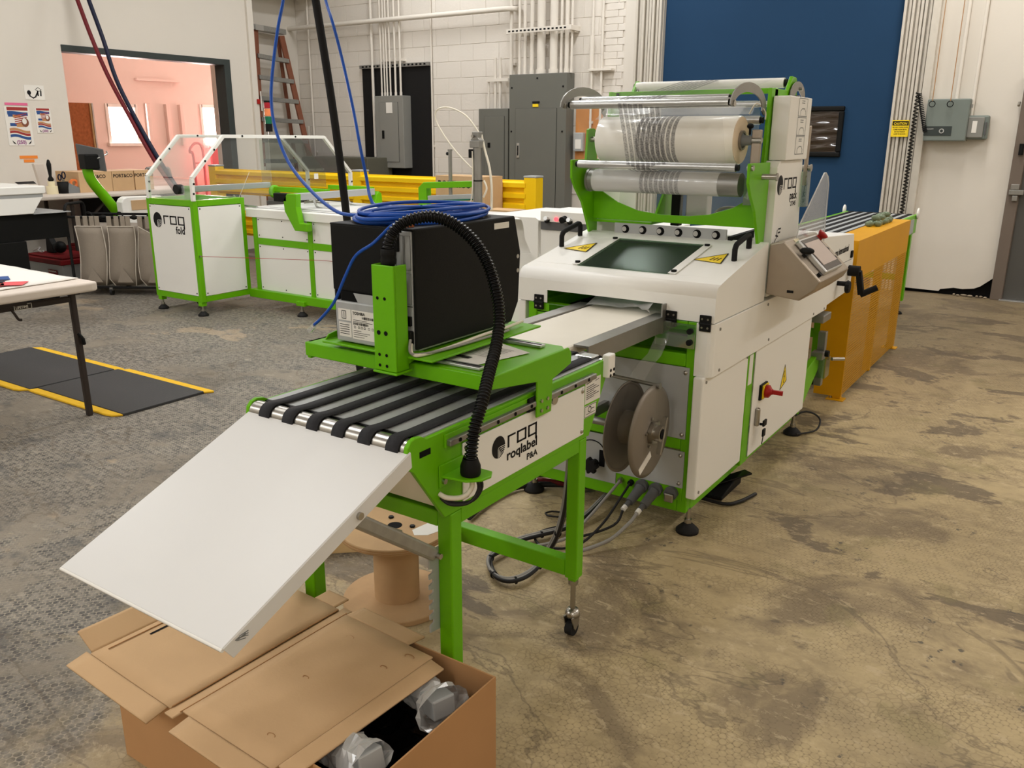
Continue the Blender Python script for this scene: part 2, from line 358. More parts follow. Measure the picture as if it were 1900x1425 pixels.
# ------------------------------------------------------------------ floor
def floor_material():
    m = bpy.data.materials.new('worn_concrete'); m.use_nodes = True; nt = m.node_tree; N = nt.nodes.new; L = nt.links.new
    p = nt.nodes['Principled BSDF']; g = N('ShaderNodeNewGeometry'); pos = g.outputs['Position']
    def noise(sc, det=6, rough=.55, vec=None, dist=0):
        n = N('ShaderNodeTexNoise'); n.inputs['Scale'].default_value = sc; n.inputs['Detail'].default_value = det; n.inputs['Roughness'].default_value = rough; n.inputs['Distortion'].default_value = dist
        L(vec or pos, n.inputs['Vector']); return n.outputs['Fac']
    def mth(op, a, b=None, c=None, clamp=False):
        n = N('ShaderNodeMath'); n.operation = op; n.use_clamp = clamp
        for i, v in enumerate((a, b, c)):
            if v is None: continue
            if isinstance(v, (int, float)): n.inputs[i].default_value = v
            else: L(v, n.inputs[i])
        return n.outputs[0]
    def ss(v, lo, hi):
        n = N('ShaderNodeMapRange'); n.interpolation_type = 'SMOOTHSTEP'; n.inputs[1].default_value = lo; n.inputs[2].default_value = hi; L(v, n.inputs[0]); return n.outputs[0]
    def mix(f, a, b):
        n = N('ShaderNodeMixRGB'); L(f, n.inputs[0])
        for i, v in ((1, a), (2, b)):
            if isinstance(v, tuple): n.inputs[i].default_value = v
            else: L(v, n.inputs[i])
        return n.outputs[0]
    mp = N('ShaderNodeMapping'); mp.inputs['Rotation'].default_value = (0, 0, math.radians(24)); mp.inputs['Scale'].default_value = (.75, 1.25, 1); L(pos, mp.inputs[0]); sv = mp.outputs[0]
    sx = N('ShaderNodeSeparateXYZ'); L(pos, sx.inputs[0])
    big = noise(.7, 4, .55, sv, .5); mid = noise(2.4, 8, .65, sv, .6); fine = noise(11, 9, .72, sv, .3); grit = noise(90, 3, .6); m2 = noise(1.5, 8, .6, None, .8)
    # west of a ragged line the old penny-tile bed is still down, east of it the slab is bare
    west = ss(mth('ADD', mth('MULTIPLY_ADD', sx.outputs[1], .15, sx.outputs[0]), mth('MULTIPLY_ADD', mid, -2.2, 1.1)), -1.45, -2.25)
    # penny-tile lattice
    wob = N('ShaderNodeTexNoise'); wob.inputs['Scale'].default_value = 7; L(pos, wob.inputs['Vector'])
    vm = N('ShaderNodeVectorMath'); vm.operation = 'MULTIPLY_ADD'; L(wob.outputs['Color'], vm.inputs[0]); vm.inputs[1].default_value = (.014, .014, 0); L(pos, vm.inputs[2])
    mp2 = N('ShaderNodeMapping'); mp2.inputs['Rotation'].default_value = (0, 0, math.radians(9)); mp2.inputs['Scale'].default_value = (46, 46, 0); L(vm.outputs[0], mp2.inputs[0]); s2 = N('ShaderNodeSeparateXYZ'); L(mp2.outputs[0], s2.inputs[0])
    R3 = 3 ** .5
    def lat(o):
        a = mth('SUBTRACT', mth('FRACT', mth('ADD', s2.outputs[0], o)), .5); c = mth('MULTIPLY', mth('SUBTRACT', mth('FRACT', mth('MULTIPLY_ADD', s2.outputs[1], 1 / R3, o)), .5), R3)
        return mth('SQRT', mth('ADD', mth('MULTIPLY', a, a), mth('MULTIPLY', c, c)))
    d = mth('MINIMUM', lat(0.0), lat(.5)); tile = ss(d, .50, .40); grout = ss(d, .43, .54)
    # bare slab
    tan = mix(fine, rgb(106, 90, 64), rgb(222, 199, 154)); tan = mix(mth('MULTIPLY', ss(mid, .40, .62), .7), tan, rgb(196, 175, 133)); tan = mix(mth('MULTIPLY', ss(m2, .52, .62), .75), tan, rgb(122, 106, 84))
    tan = mix(mth('MULTIPLY', ss(noise(1.9, 7, .6, sv, .4), .57, .60), .8), tan, rgb(104, 91, 75)); tan = mix(mth('MULTIPLY', ss(noise(3.1, 6, .6), .56, .66), .4), tan, rgb(142, 132, 86))
    imprint = mth('MULTIPLY', ss(noise(2.0, 6, .6, None, .3), .42, .52), ss(noise(16, 3), .38, .52))
    tan = mix(mth('MULTIPLY', mth('MULTIPLY', grout, imprint), .55), tan, rgb(98, 83, 60))
    vo = N('ShaderNodeTexVoronoi'); vo.feature = 'DISTANCE_TO_EDGE'; vo.inputs['Scale'].default_value = 42; L(vm.outputs[0], vo.inputs['Vector'])
    flake = mth('MULTIPLY', ss(vo.outputs['Distance'], .10, .01), ss(noise(3.3, 7, .65, sv), .46, .56)); tan = mix(mth('MULTIPLY', flake, .35), tan, rgb(106, 90, 66))
    tan = mix(mth('MULTIPLY', ss(noise(20, 8, .75, sv, .5), .55, .63), .55), tan, rgb(204, 184, 148))
    dots = mth('MULTIPLY', mth('MULTIPLY', tile, ss(noise(24, 2), .60, .66)), ss(noise(2.6, 5, .6), .55, .62)); tan = mix(mth('MULTIPLY', dots, .8), tan, rgb(72, 70, 68))
    # tile bed
    bed = mix(mid, rgb(112, 104, 93), rgb(160, 150, 134)); cells = mix(ss(noise(34, 4, .6), .35, .65), rgb(66, 66, 67), rgb(142, 136, 126)); 
    tm = mth('MULTIPLY', ss(noise(1.6, 7, .65, None, .5), .38, .50), .95); bed = mix(mth('MULTIPLY', tile, tm), bed, cells); bed = mix(mth('MULTIPLY', mth('MULTIPLY', grout, tm), .55), bed, rgb(184, 174, 156))
    bed = mix(mth('MULTIPLY', ss(noise(4.5, 8, .72, sv), .52, .66), .6), bed, rgb(76, 78, 80)); bed = mix(mth('MULTIPLY', ss(noise(13, 8, .75, sv), .56, .64), .45), bed, rgb(178, 168, 150))
    fill = ss(noise(1.45, 9, .62, sv, .3), .61, .65); bed = mix(mth('MULTIPLY', fill, .6), bed, mix(fine, rgb(158, 138, 114), rgb(190, 170, 142)))
    col = mix(west, tan, bed)
    # chips, stains, cracks
    col = mix(mth('MULTIPLY', ss(noise(6, 8, .75, sv), .62, .68), .5), col, rgb(92, 80, 64)); col = mix(mth('MULTIPLY', ss(noise(.55, 4, .5, None, 1), .54, .70), .45), col, rgb(84, 74, 62)); col = mix(mth('MULTIPLY', ss(noise(30, 5, .7), .66, .70), .5), col, rgb(52, 49, 47))
    cr = mth('ABSOLUTE', mth('SUBTRACT', noise(.9, 6, .55, sv, 1.0), .5)); col = mix(mth('MULTIPLY', ss(cr, .007, .001), .45), col, rgb(92, 80, 66)); col = mix(mth('MULTIPLY', ss(fine, .62, .72), .35), col, rgb(206, 190, 158))
    col = mix(mth('MULTIPLY', grit, .18), col, rgb(112, 100, 82))
    far_dark = ss(mth('ADD', sx.outputs[1], mth('MULTIPLY_ADD', mid, 2.4, -1.2)), 4.6, 7.4); col = mix(mth('MULTIPLY', far_dark, .62), col, rgb(82, 70, 56))  # far floor darkened in its colour in place of weaker lamps, partly staining
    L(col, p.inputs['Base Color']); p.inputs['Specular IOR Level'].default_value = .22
    L(mth('MULTIPLY_ADD', fine, .25, .45), p.inputs['Roughness'])
    hgt = mth('ADD', mth('MULTIPLY', mth('MULTIPLY', tile, west), .5), mth('MULTIPLY', fine, .8))
    bp = N('ShaderNodeBump'); bp.inputs['Strength'].default_value = .45; bp.inputs['Distance'].default_value = .005; L(hgt, bp.inputs['Height']); L(bp.outputs[0], p.inputs['Normal'])
    MATS['floor'] = m
floor_material()
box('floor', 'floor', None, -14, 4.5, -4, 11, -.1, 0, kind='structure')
box('ceiling', 'ceiling_paint', None, -14, 4.5, -4, 11, 4.6, 4.7, kind='structure')

# ------------------------------------------------------------------ ceiling lamps (unseen strip fixtures, front row placed as fill)
def strip_lamp(x, y, power, colr, i):
    t = thing('ceiling_light', 'unseen white two tube strip light on the ceiling of the hall', 'lamp', (x, y, 4.5), 'ceiling strip lights')
    MB().prism([(-.16 + x, 4.6), (-.09 + x, 4.53), (.09 + x, 4.53), (.16 + x, 4.6)], 'y', y - .65, y + .65).build('housing', 'white', t)
    for s in (-1, 1): MB().cyl((x + s * .05, y - .6, 4.51), (x + s * .05, y + .6, 4.51), .016, 8).build('tube', 'tube_light', t)
    ld = bpy.data.lights.new('strip_glow', 'AREA'); ld.shape = 'RECTANGLE'; ld.size = .3; ld.size_y = 1.3; ld.energy = power; ld.color = colr
    lo = bpy.data.objects.new('strip_glow', ld); COL.objects.link(lo); lo.parent = t; lo.location = (0, 0, -.02)
LAMPS = [(-7.2, -3.0, 115), (-4.4, -3.0, 115), (-1.2, -3.0, 90), (2.6, -3.0, 95),  # unseen front row, set strong to brighten upright faces
         (-7.2, 1.6, 62), (-4.4, 1.6, 60), (2.6, 1.6, 22),
         (-3.2, 4.0, 52), (-7.2, 5.2, 66), (-4.4, 5.2, 70), (-1.2, 5.2, 34), (2.6, 5.2, 60),
         (-7.2, 8.0, 66), (-4.4, 8.0, 76), (-1.2, 8.0, 96), (2.6, 8.0, 120)]
for i, (x, y, p) in enumerate(LAMPS):
    strip_lamp(x, y, p, (1, .975, .94) if x > -3 else (.98, .99, 1), i)

# ------------------------------------------------------------------ walls
WB = 9.4          # back wall face
XL = -9.5         # left wall face
w = MB().box(XL - .15, XL, -4, 5.385, 0, 4.6).box(XL - .15, XL, 5.385, 7.585, 2.42, 4.6).box(XL - .15, XL, 7.585, 7.98, 0, 4.6).box(-10.3, XL - .15, 7.9, 7.98, 0, 4.6).box(-10.35, -10.2, 7.98, WB + .2, 0, 4.6)
w.build('wall_left', 'wall_paint', None, kind='structure')
MB().box(XL - .18, XL + .015, 5.385, 7.585, 2.355, 2.425).box(XL - .18, XL + .015, 7.49, 7.585, 0, 2.36).build('trim_1', 'trim_dark', None, .004, kind='structure')
box('trim_2', 'wall_paint', None, XL - .04, XL + .035, 7.9, 7.99, 0, 4.6, kind='structure')
box('wall_right', 'wall_paint', None, 4.4, 4.5, -4, 9.6, 0, 4.6, kind='structure')
box('wall_front', 'wall_paint', None, -9.5, 4.5, -4.1, -4, 0, 4.6, kind='structure')
# back wall: painted block with its courses
bw = struct_root('wall_back', (-7.4, WB, 0))
box('wall_core', 'mortar', bw, -10.2, -4.75, WB + .006, WB + .2, 0, 4.6)
bme = {}; BWD, BHT = .406, .203
for r in range(4, 20):
    for c in range(14):
        x0 = max(-10.2, -10.2 + c * BWD - (BWD / 2 if r % 2 else 0)); x1 = min(-5.05, -10.2 + (c + 1) * BWD - (BWD / 2 if r % 2 else 0)); z0 = r * BHT; wd = round(x1 - x0, 4)
        if wd < .05: continue
        jx, jy = random.uniform(-.001, .001), random.uniform(-.0015, .0015)
        if wd not in bme:
            bme[wd] = MB().box(x0 + .0015, x1 - .0015, WB - .001, WB + .05, z0 + .0015, z0 + BHT - .0015).build('block', 'block_paint', bw, .003, 1, origin=(x0, WB, z0))
        else:
            o = bme[wd].copy(); COL.objects.link(o); o.parent = bw; o.location = Vector((x0 + jx, WB + jy, z0)) - WL[bw.name]
# narrow brick infill right of the conduits
bme = None
for r in range(32):
    for c in range(2):
        x0 = -5.03 + c * .23 - (.07 if r % 2 else 0); z0 = .95 + r * .075
        if x0 + .22 > -4.6: continue
        if bme is None:
            o = MB().box(x0, x0 + .222, WB - .004, WB + .05, z0, z0 + .0725).build('brick', 'block_paint', bw, .003, 1, origin=(x0, WB, z0)); bme = o
        else:
            o = bme.copy(); COL.objects.link(o); o.parent = bw; o.location = Vector((x0, WB + random.uniform(-.003, .003), z0)) - WL[bw.name]
box('pilaster', 'wall_paint', bw, -4.78, -4.64, WB - .012, WB + .2, 0, 4.6, .004)
box('lintel', 'wall_paint', bw, -4.75, -1.45, WB + .1, WB + .25, 3.3, 4.6)
# wall right of the roll door, with its broken foot
wr = struct_root('wall_back_right', (-1.1, WB, 0))
MB().prism([(-1.5, .035), (-1.16, .03), (-1.15, .05), (-1.03, .075), (-.95, .07), (-.85, .085), (-.8, .11), (-.70, .2), (-.70, 4.6), (-1.5, 4.6)], 'y', WB, WB + .1).build('wall_sheet', 'wall_paint', wr)
box('wall_core', 'slot_dark', wr, -1.5, -.7, WB + .03, WB + .12, 0, .25)
box('wall_over_door', 'wall_paint', wr, -.7, .35, WB, WB + .1, 2.06, 4.6)
box('wall_beyond', 'wall_paint', wr, .35, 4.5, WB, WB + .1, 0, 4.6)
for k in range(7):
    MB().ell((-1.02 + k * .05 + random.uniform(-.02, .02), WB - .005 + random.uniform(-.03, .03), .010), .012 + random.random() * .022, .012 + random.random() * .012, .010, 6, 4).build('plaster_crumb', 'rubble', wr)
# back room beyond the opening
rb = struct_root('wall_backroom', (-13, 7.5, 0))
W1 = (7.97, 8.46, 1.37, 1.93); W2 = (9.7, 10.25, 1.33, 1.97)
b = MB().box(-13.15, -13, 4, 7.97, 0, 3.4).box(-13.15, -13, 8.46, 9.7, 0, 3.4).box(-13.15, -13, 10.25, 11, 0, 3.4)
for y0, y1, z0, z1 in (W1, W2): b.box(-13.15, -13, y0, y1, 0, z0).box(-13.15, -13, y0, y1, z1, 3.4)
b.build('wall_sheet', 'backroom_paint', rb)
box('wall_end', 'backroom_paint', rb, -13, -9.65, 10.6, 10.7, 0, 3.4)
box('wall_near', 'backroom_paint', rb, -13, -9.65, 4.0, 4.1, 0, 3.4)
box('wall_ceiling', 'ceiling_paint', rb, -13.1, -9.65, 4, 10.7, 3.4, 3.5)
for i, dy in enumerate((8.62, 8.98, 9.24)): box('pilaster_strip', 'backroom_paint', rb, -13, -12.93, dy, dy + .07, 1.32, 1.98, .004)
box('ledge', 'backroom_paint', rb, -13, -12.9, 8.5, 9.3, 2.33, 2.36)
for i, (y0, y1, z0, z1) in enumerate((W1, W2)):
    wn = struct_root('window_%d' % (i + 1), (-13, (y0 + y1) / 2, z0))
    box('pane', 'pane_light', wn, -13.12, -13.1, y0, y1, z0, z1)
    MB().box(-13.1, -12.98, y0 - .03, y0 + .02, z0 - .03, z1 + .03).box(-13.1, -12.98, y1 - .02, y1 + .03, z0 - .03, z1 + .03).box(-13.1, -12.98, y0, y1, z1 - .02, z1 + .03).box(-13.1, -12.94, y0 - .05, y1 + .05, z0 - .05, z0).build('window_frame', 'white', wn, .003)
    ld = bpy.data.lights.new('window_daylight', 'AREA'); ld.shape = 'RECTANGLE'; ld.size = y1 - y0; ld.size_y = z1 - z0; ld.energy = 140; ld.color = (1, .77, .72)
    lo = bpy.data.objects.new('window_daylight', ld); COL.objects.link(lo); lo.parent = wn; lo.rotation_euler = (0, -PI / 2, 0); lo.location = (.03, 0, (z1 - z0) / 2)
    WL[lo.name] = WL[wn.name]

# ------------------------------------------------------------------ blue roll door with its side tracks
bd = struct_root('door_1', (-3.05, WB + .06, 0))
box('door_leaf', 'blue_door', bd, -4.32, -1.79, WB + .06, WB + .1, .02, 3.4)
wf = MB()
wx0, wx1, wz0, wz1 = -3.02, -2.27, 1.31, 1.815
wf.box(wx0, wx1, WB + .02, WB + .07, wz1 - .05, wz1).box(wx0, wx1, WB + .02, WB + .07, wz0, wz0 + .05).box(wx0, wx0 + .05, WB + .02, WB + .07, wz0 + .05, wz1 - .05).box(wx1 - .05, wx1, WB + .02, WB + .07, wz0 + .05, wz1 - .05)
wf.build('window_gasket', 'black', bd, .012)
rows = []
for j in range(25):
    z = wz0 + .04 + (wz1 - wz0 - .08) * j / 24; row = []
    for i in range(21):
        u = i / 20; x = wx0 + .04 + (wx1 - wx0 - .08) * u
        y = WB + .042 + .0045 * math.sin(34 * j / 24 + 1.6 * math.sin(3 * u + .4)) * (.4 + .6 * (1 - j / 24)) + .002 * math.sin(9 * u + j * .7)
        row.append((x, y, z))
    rows.append(row)
mat('vinyl', rgb(58, 46, 36), .12, coat=.6)
MB().sheet(rows).build('window_vinyl', 'vinyl', bd)
def track(name, x0, x1, n, lab):
    t = struct_root(name, ((x0 + x1) / 2, WB, 0)); d = (x1 - x0) / n
    box('track_web', 'track', t, x0, x1, WB, WB + .1, 0, 3.6)
    for i in range(n):
        dp = (.05, .03, .055, .03, .045, .06, .035, .05)[i % 8]
        box('track_rib', 'track', t, x0 + d * i + .004, x0 + d * (i + 1) - .008, WB - dp, WB, 0, 3.6, .004)
    return t
track('trim_3', -4.64, -4.31, 8, 'l'); tr = track('trim_4', -1.81, -1.55, 7, 'r')
box('trim_5', 'track', None, -1.545, -1.475, WB - .09, WB + .06, 0, 4.6, .004, kind='structure')
# ------------------------------------------------------------------ steel door on the right
dr = struct_root('door_2', (-.1, WB, 0))
box('door_leaf', 'door_grey', dr, -.60, .3, WB - .01, WB + .05, .012, 1.99)
MB().box(-.70, -.60, WB - .04, WB + .08, 0, 2.05).box(-.60, .4, WB - .04, WB + .08, 1.99, 2.05).build('door_frame', 'frame_brown', dr, .004)
box('door_stop', 'frame_brown', dr, -.615, -.595, WB - .025, WB, 0, 1.99)
box('threshold', 'alu', dr, -.62, .35, WB - .08, WB + .05, 0, .012, .003)
for i, (px, py, w_, h_) in enumerate(((1884, 347, .07, .05), (1886, 357, .12, .045), (1883, 368, .045, .05))):
    q = at(px, py, Y=WB - .03); box('exit_device', 'steel_dull', dr, q.x - w_ / 2, q.x + w_ / 2, WB - .07, WB - .01, q.z - h_ / 2, q.z + h_ / 2, .004)
q = at(1896, 275, Y=WB - .02); MB().cyl((q.x, WB - .05, q.z - .06), (q.x, WB - .05, q.z + .04), .02, 10).build('door_closer_arm', 'black', dr)
q = at(1892, 190, Y=WB - .02); MB().cyl((q.x, WB - .03, q.z), (q.x, WB - .06, q.z - .03), .012, 10).build('door_bumper', 'steel', dr)

# ------------------------------------------------------------------ bagging machine
PK = thing('bagging_machine', 'white and green shrink bagging machine with tall film tower and steel control panel', 'machine', (-1.495, 3.6, 0))
g = MB()
for x in (-1.17, -1.87): 
    for y in (2.9, 4.26): g.box(x, x + .04, y, y + .04, .088, .85)
for y in (2.9, 4.26):
    g.box(-1.83, -1.17, y, y + .04, .088, .14).box(-1.83, -1.17, y, y + .04, .345, .392).box(-1.83, -1.17, y, y + .04, .675, .725).box(-1.83, -1.17, y, y + .04, .815, .85)
for x in (-1.17, -1.87): g.box(x, x + .04, 2.94, 4.26, .088, .14).box(x, x + .04, 2.94, 4.26, .8, .85)
g.box(-1.165, -1.085, 3.375, 3.455, .14, .66)
g.build('base_frame', 'green', PK, .004)
box('inner_panel', 'green', PK, -1.83, -1.17, 3.6, 3.61, .14, .8)
box('side_panel_left', 'white', PK, -1.905, -1.872, 2.93, 4.3, .15, .84, .003)
s = MB().prism([(-1.87, .675), (-1.15, .675), (-1.15, .393), (-1.34, .393), (-1.37, .47), (-1.87, .47)], 'y', 2.893, 2.898); s.build('front_sheet', 'grey_sheet', PK)
MB().prism([(-1.87, .342), (-1.148, .342), (-1.148, .192), (-1.436, .192), (-1.436, .142), (-1.87, .142)], 'y', 2.893, 2.898).build('front_sheet', 'grey_sheet', PK)
box('connector_plate', 'green', PK, -1.436, -1.15, 2.896, 2.9, .137, .19)
b = MB()
for x, z in ((-1.165, .655), (-1.165, .41), (-1.165, .325), (-1.165, .21), (-1.85, .325), (-1.85, .655)): b.lathe([(0, .006), (.006, .005), (.009, 0)], (x, 2.893, z), (0, -1, 0), 10)
b.build('sheet_screws', 'steel', PK, kind='stuff')
box('motor_shelf', 'green', PK, -1.87, -1.36, 2.94, 3.1, .392, .44, .003)
MB().prism([(2.95, .44), (3.15, .44), (3.15, .52), (3.0, .52)], 'x', -1.6, -1.42).build('gear_cover', 'green', PK, .003)
MB().cyl((-1.62, 2.97, .46), (-1.36, 2.97, .46), .035, 18).cyl((-1.56, 2.95, .46), (-1.56, 2.935, .46), .01, 10).build('drive_motor', 'black', PK)
for x, y in ((-1.13, 2.93), (-1.85, 2.93), (-1.13, 4.33), (-1.85, 4.33)): foot(PK, x, y, .1)
# white right-hand cladding
box('side_panel', 'white', PK, -1.125, -1.085, 2.87, 3.37, .165, .65, .006)
dd = box('cabinet_door', 'white', PK, -1.122, -1.082, 3.46, 4.305, .155, .65, .006)
box('seal_strip', 'acrylic_green', PK, -1.1, -1.083, 3.445, 3.458, .16, .65)
hd = MB().box(-1.083, -1.062, 3.508, 3.53, .285, .37).build('door_latch', 'steel', dd, .008)
MB().cyl((-1.062, 3.525, .295), (-1.045, 3.53, .295), .006, 8).box(-1.05, -1.042, 3.525, 3.565, .285, .312).box(-1.052, -1.044, 3.535, 3.565, .235, .268).bar((-1.048, 3.545, .235), (-1.048, 3.535, .2), .003, .008).build('door_keys', 'black', dd, .002)
sw = box('switch_plate', 'black', dd, -1.083, -1.072, 3.54, 3.63, .395, .465, .003)
box('switch_yellow', 'warn_yellow', dd, -1.072, -1.066, 3.555, 3.625, .40, .46)
MB().lathe([(0, 0), (.03, 0), (.028, .015), (.014, .025), (.012, .03)], (-1.066, 3.588, .43), (1, 0, 0), 14).bar((-1.045, 3.588, .43), (-.995, 3.6, .427), .014, .018).build('rotary_switch', 'red', dd)
tw = MB().poly([(-1.0815, 3.855, .37), (-1.0815, 3.945, .395), (-1.0815, 3.905, .475)]); tw.build('hazard_triangle', 'warn_yellow', dd, solid=.0006)
MB().bar((-1.081, 3.902, .45), (-1.081, 3.898, .42), .001, .006).bar((-1.081, 3.906, .425), (-1.081, 3.9, .39), .001, .006).bar((-1.0812, 3.853, .368), (-1.0812, 3.947, .393), .001, .004).bar((-1.0812, 3.947, .393), (-1.0812, 3.905, .478), .001, .004).bar((-1.0812, 3.853, .368), (-1.0812, 3.905, .478), .001, .004).build('hazard_bolt', 'print_black', dd)
box('serial_label', 'paper', PK, -1.085, -1.0838, 3.385, 3.43, .5, .63)
# upper skirt with wrapped front flange
MB().prism([(-1.135, 2.893), (-1.09, 2.893), (-1.078, 2.897), (-1.068, 2.907), (-1.065, 2.92), (-1.065, 4.5), (-1.105, 4.5), (-1.105, 2.93), (-1.135, 2.93)], 'z', .647, .85).build('upper_skirt', 'white', PK, .003)
box('skirt_left', 'white', PK, -1.92, -1.885, 2.9, 4.5, .65, .85, .003)
b = MB()
for y, z in ((2.95, .825), (2.97, .665), (3.5, .83), (3.55, .67), (4.2, .83), (4.25, .665), (4.45, .66)): b.cyl((-1.065, y, z), (-1.062, y, z), .006, 8)
for y, z in ((2.9, .19), (3.35, .63), (2.9, .63)): b.cyl((-1.085, y, z), (-1.082, y, z), .006, 8)
b.build('skirt_screws', 'steel_dull', PK, kind='stuff')
# hood: sloping lid with a tinted window
HX0, HX1 = -1.912, -1.07
def hz(y): return 1.0 + (y - 2.996) * .2
arc = [(2.897, .853), (2.897, .945)] + [(2.897 + .036 * (1 - math.cos(a_)), .945 + .0415 * math.sin(a_)) for a_ in (.25, .5, .75, 1.0, 1.2)] + [(2.935, hz(2.935))]
WY0, WY1 = 2.995, 3.345; WX0, WX1 = -1.685, -1.305
h = MB()
h.poly([(HX0, 2.897, .853), (-1.778, 2.897, .853), (-1.778, 2.897, .905), (-1.262, 2.897, .905), (-1.262, 2.897, .853), (HX1, 2.897, .853), (HX1, 2.897, .945), (HX0, 2.897, .945)])
for (y0, z0), (y1, z1) in zip(arc[1:], arc[2:]): h.add([(HX0, y0, z0), (HX1, y0, z0), (HX1, y1, z1), (HX0, y1, z1)], [(0, 1, 2, 3)], True)
def hq(x0, x1, y0, y1): h.quad((x0, y0, hz(y0)), (x1, y0, hz(y0)), (x1, y1, hz(y1)), (x0, y1, hz(y1)))
hq(HX0, HX1, 2.935, WY0); hq(HX0, WX0, WY0, WY1); hq(WX1, HX1, WY0, WY1); hq(HX0, HX1, WY1, 3.45)
h.quad((HX0, 3.45, hz(3.45)), (HX1, 3.45, hz(3.45)), (HX1, 3.45, .853), (HX0, 3.45, .853))
for x in (HX0, HX1): h.poly([(x, y, z) for y, z in arc] + [(x, 3.45, hz(3.45)), (x, 3.45, .853)])
hood = h.build('hood', 'white', PK, solid=.004, merge=True)
def on_hood(x, y, l=.003): return Vector((x, y, hz(y) + l))
b = MB(); b.quad(on_hood(WX0 - .01, WY0 - .005, .004), on_hood(WX1 + .01, WY0 - .005, .004), on_hood(WX1 + .01, WY1 + .005, .004), on_hood(WX0 - .01, WY1 + .005, .004)); b.build('hood_window', 'tint_glass', hood, solid=.004)
for x0, x1 in ((WX0 - .035, WX0 - .004), (WX1 + .004, WX1 + .035)):
    b = MB(); b.quad(on_hood(x0, WY0 - .005, .006), on_hood(x1, WY0 - .005, .006), on_hood(x1, WY1 + .005, .006), on_hood(x0, WY1 + .005, .006))
    b.build('window_clamp', 'white', hood, solid=.003)
for x in (WX0 - .02, WX1 + .02):
    for y in (WY0 + .015, WY1 - .01): MB().cyl(on_hood(x, y, .006), on_hood(x, y, .014), .011, 12).build('clamp_knob', 'black', hood)
for x in (-1.895, -1.12):
    hb = MB(); hb.tube([on_hood(x, 3.2, 0), on_hood(x, 3.2, .045), on_hood(x, 3.208, .055), on_hood(x, 3.22, .06), on_hood(x, 3.34, .06), on_hood(x, 3.352, .055), on_hood(x, 3.36, .045), on_hood(x, 3.36, 0)], .011, 10); hb.build('hood_handle', 'black_matte', hood)
for cx, flip in ((-1.8, -1), (-1.21, -1)):
    y0 = 3.15; a = [on_hood(cx - .065, y0 + .02, .0035), on_hood(cx + .055, y0, .0035), on_hood(cx + .04, y0 + .12, .0035)]
    hz_ = MB().poly(a).build('hazard_triangle', 'warn_yellow', hood, solid=.0008)
    mk = MB(); e = [v + Vector((0, 0, .0006)) for v in a]
    for p, q in ((e[0], e[1]), (e[1], e[2]), (e[2], e[0])): mk.bar(p, q, .005, .0006)
    for k in range(3): mk.bar(on_hood(cx + .0 + k * .014, y0 + .03, .0045), on_hood(cx + .008 + k * .014, y0 + .06, .0045), .005, .0006)
    mk.build('hazard_mark', 'print_black', hood, kind='stuff')
for x, y, fz in ((-1.815, 2.897, .853), (-1.235, 2.897, .853), (-1.1, 2.893, .852)):
    hg = MB().box(x - .022, x + .022, y - .008, y, fz + .003, fz + .03).box(x - .022, x + .022, y - .008, y, fz - .03, fz - .003).cyl((x - .022, y - .006, fz), (x + .022, y - .006, fz), .006, 8).build('hinge', 'black', PK, .003)
    sc = MB()
    for dx in (-.011, .011):
        for dz in (-.016, .016): sc.cyl((x + dx, y - .008, fz + dz), (x + dx, y - .010, fz + dz), .004, 8)
    sc.build('hinge_screws', 'steel', hg, kind='stuff')
# inside of the sealing chamber
box('chamber_floor', 'black_matte', PK, -1.86, -1.12, 2.95, 3.44, .78, .80)
box('chamber_back', 'green', PK, -1.86, -1.12, 3.42, 3.44, .8, 1.05)
box('chamber_side', 'green', PK, -1.89, -1.87, 2.95, 3.44, .72, .96)
box('seal_bar', 'steel_dull', PK, -1.62, -1.3, 3.18, 3.22, .93, .96, .004)
box('seal_bar_mount', 'black', PK, -1.35, -1.31, 3.1, 3.3, .82, .97, .004)
box('chamber_box', 'green', PK, -1.865, -1.785, 2.905, 3.1, .715, .81, .002)
box('film_guard', 'acrylic_green', PK, -1.77, -1.66, 2.9, 2.904, .79, .85)
# discharge belt
BZ = .858
oc = MB().box(-1.6, -1.31, 2.2, 3.35, BZ - .035, BZ).build('discharge_belt', 'cream_belt', PK, .01)
MB().prism([(-1.31, BZ + .004), (-1.255, BZ + .004), (-1.255, BZ - .055), (-1.262, BZ - .055), (-1.262, BZ - .003), (-1.31, BZ - .003)], 'y', 2.3, 2.92).build('belt_rail', 'steel_dull', oc)
MB().prism([(-1.6, BZ + .004), (-1.655, BZ + .004), (-1.655, BZ - .055), (-1.648, BZ - .055), (-1.648, BZ - .003), (-1.6, BZ - .003)], 'y', 2.15, 2.95).build('belt_rail', 'steel_dull', oc)
box('belt_end_block', 'black', oc, -1.33, -1.265, 2.19, 2.25, BZ - .05, BZ - .01, .004)
box('belt_bracket', 'white', oc, -1.345, -1.31, 2.12, 2.17, BZ - .03, BZ + .02, .005)
box('guide_plate', 'steel_dull', oc, -1.262, -1.256, 2.86, 2.93, BZ - .06, BZ + .05)
rows = []
for j in range(13):
    y = 2.90 + .03 * j
    rows.append([(-1.6 + .036 * i, y - .03 * math.sin(i * .9) + (0.05 if j else 0) * math.sin(i * .5 + 1), BZ + .006 + (.012 + .03 * (j / 12)) * abs(math.sin(i * .75 + j * .45 + math.sin(j * .8))) + .045 * min(1, j / 5)) for i in range(9)])
MB().sheet(rows).build('crumpled_film', 'wrap', PK)
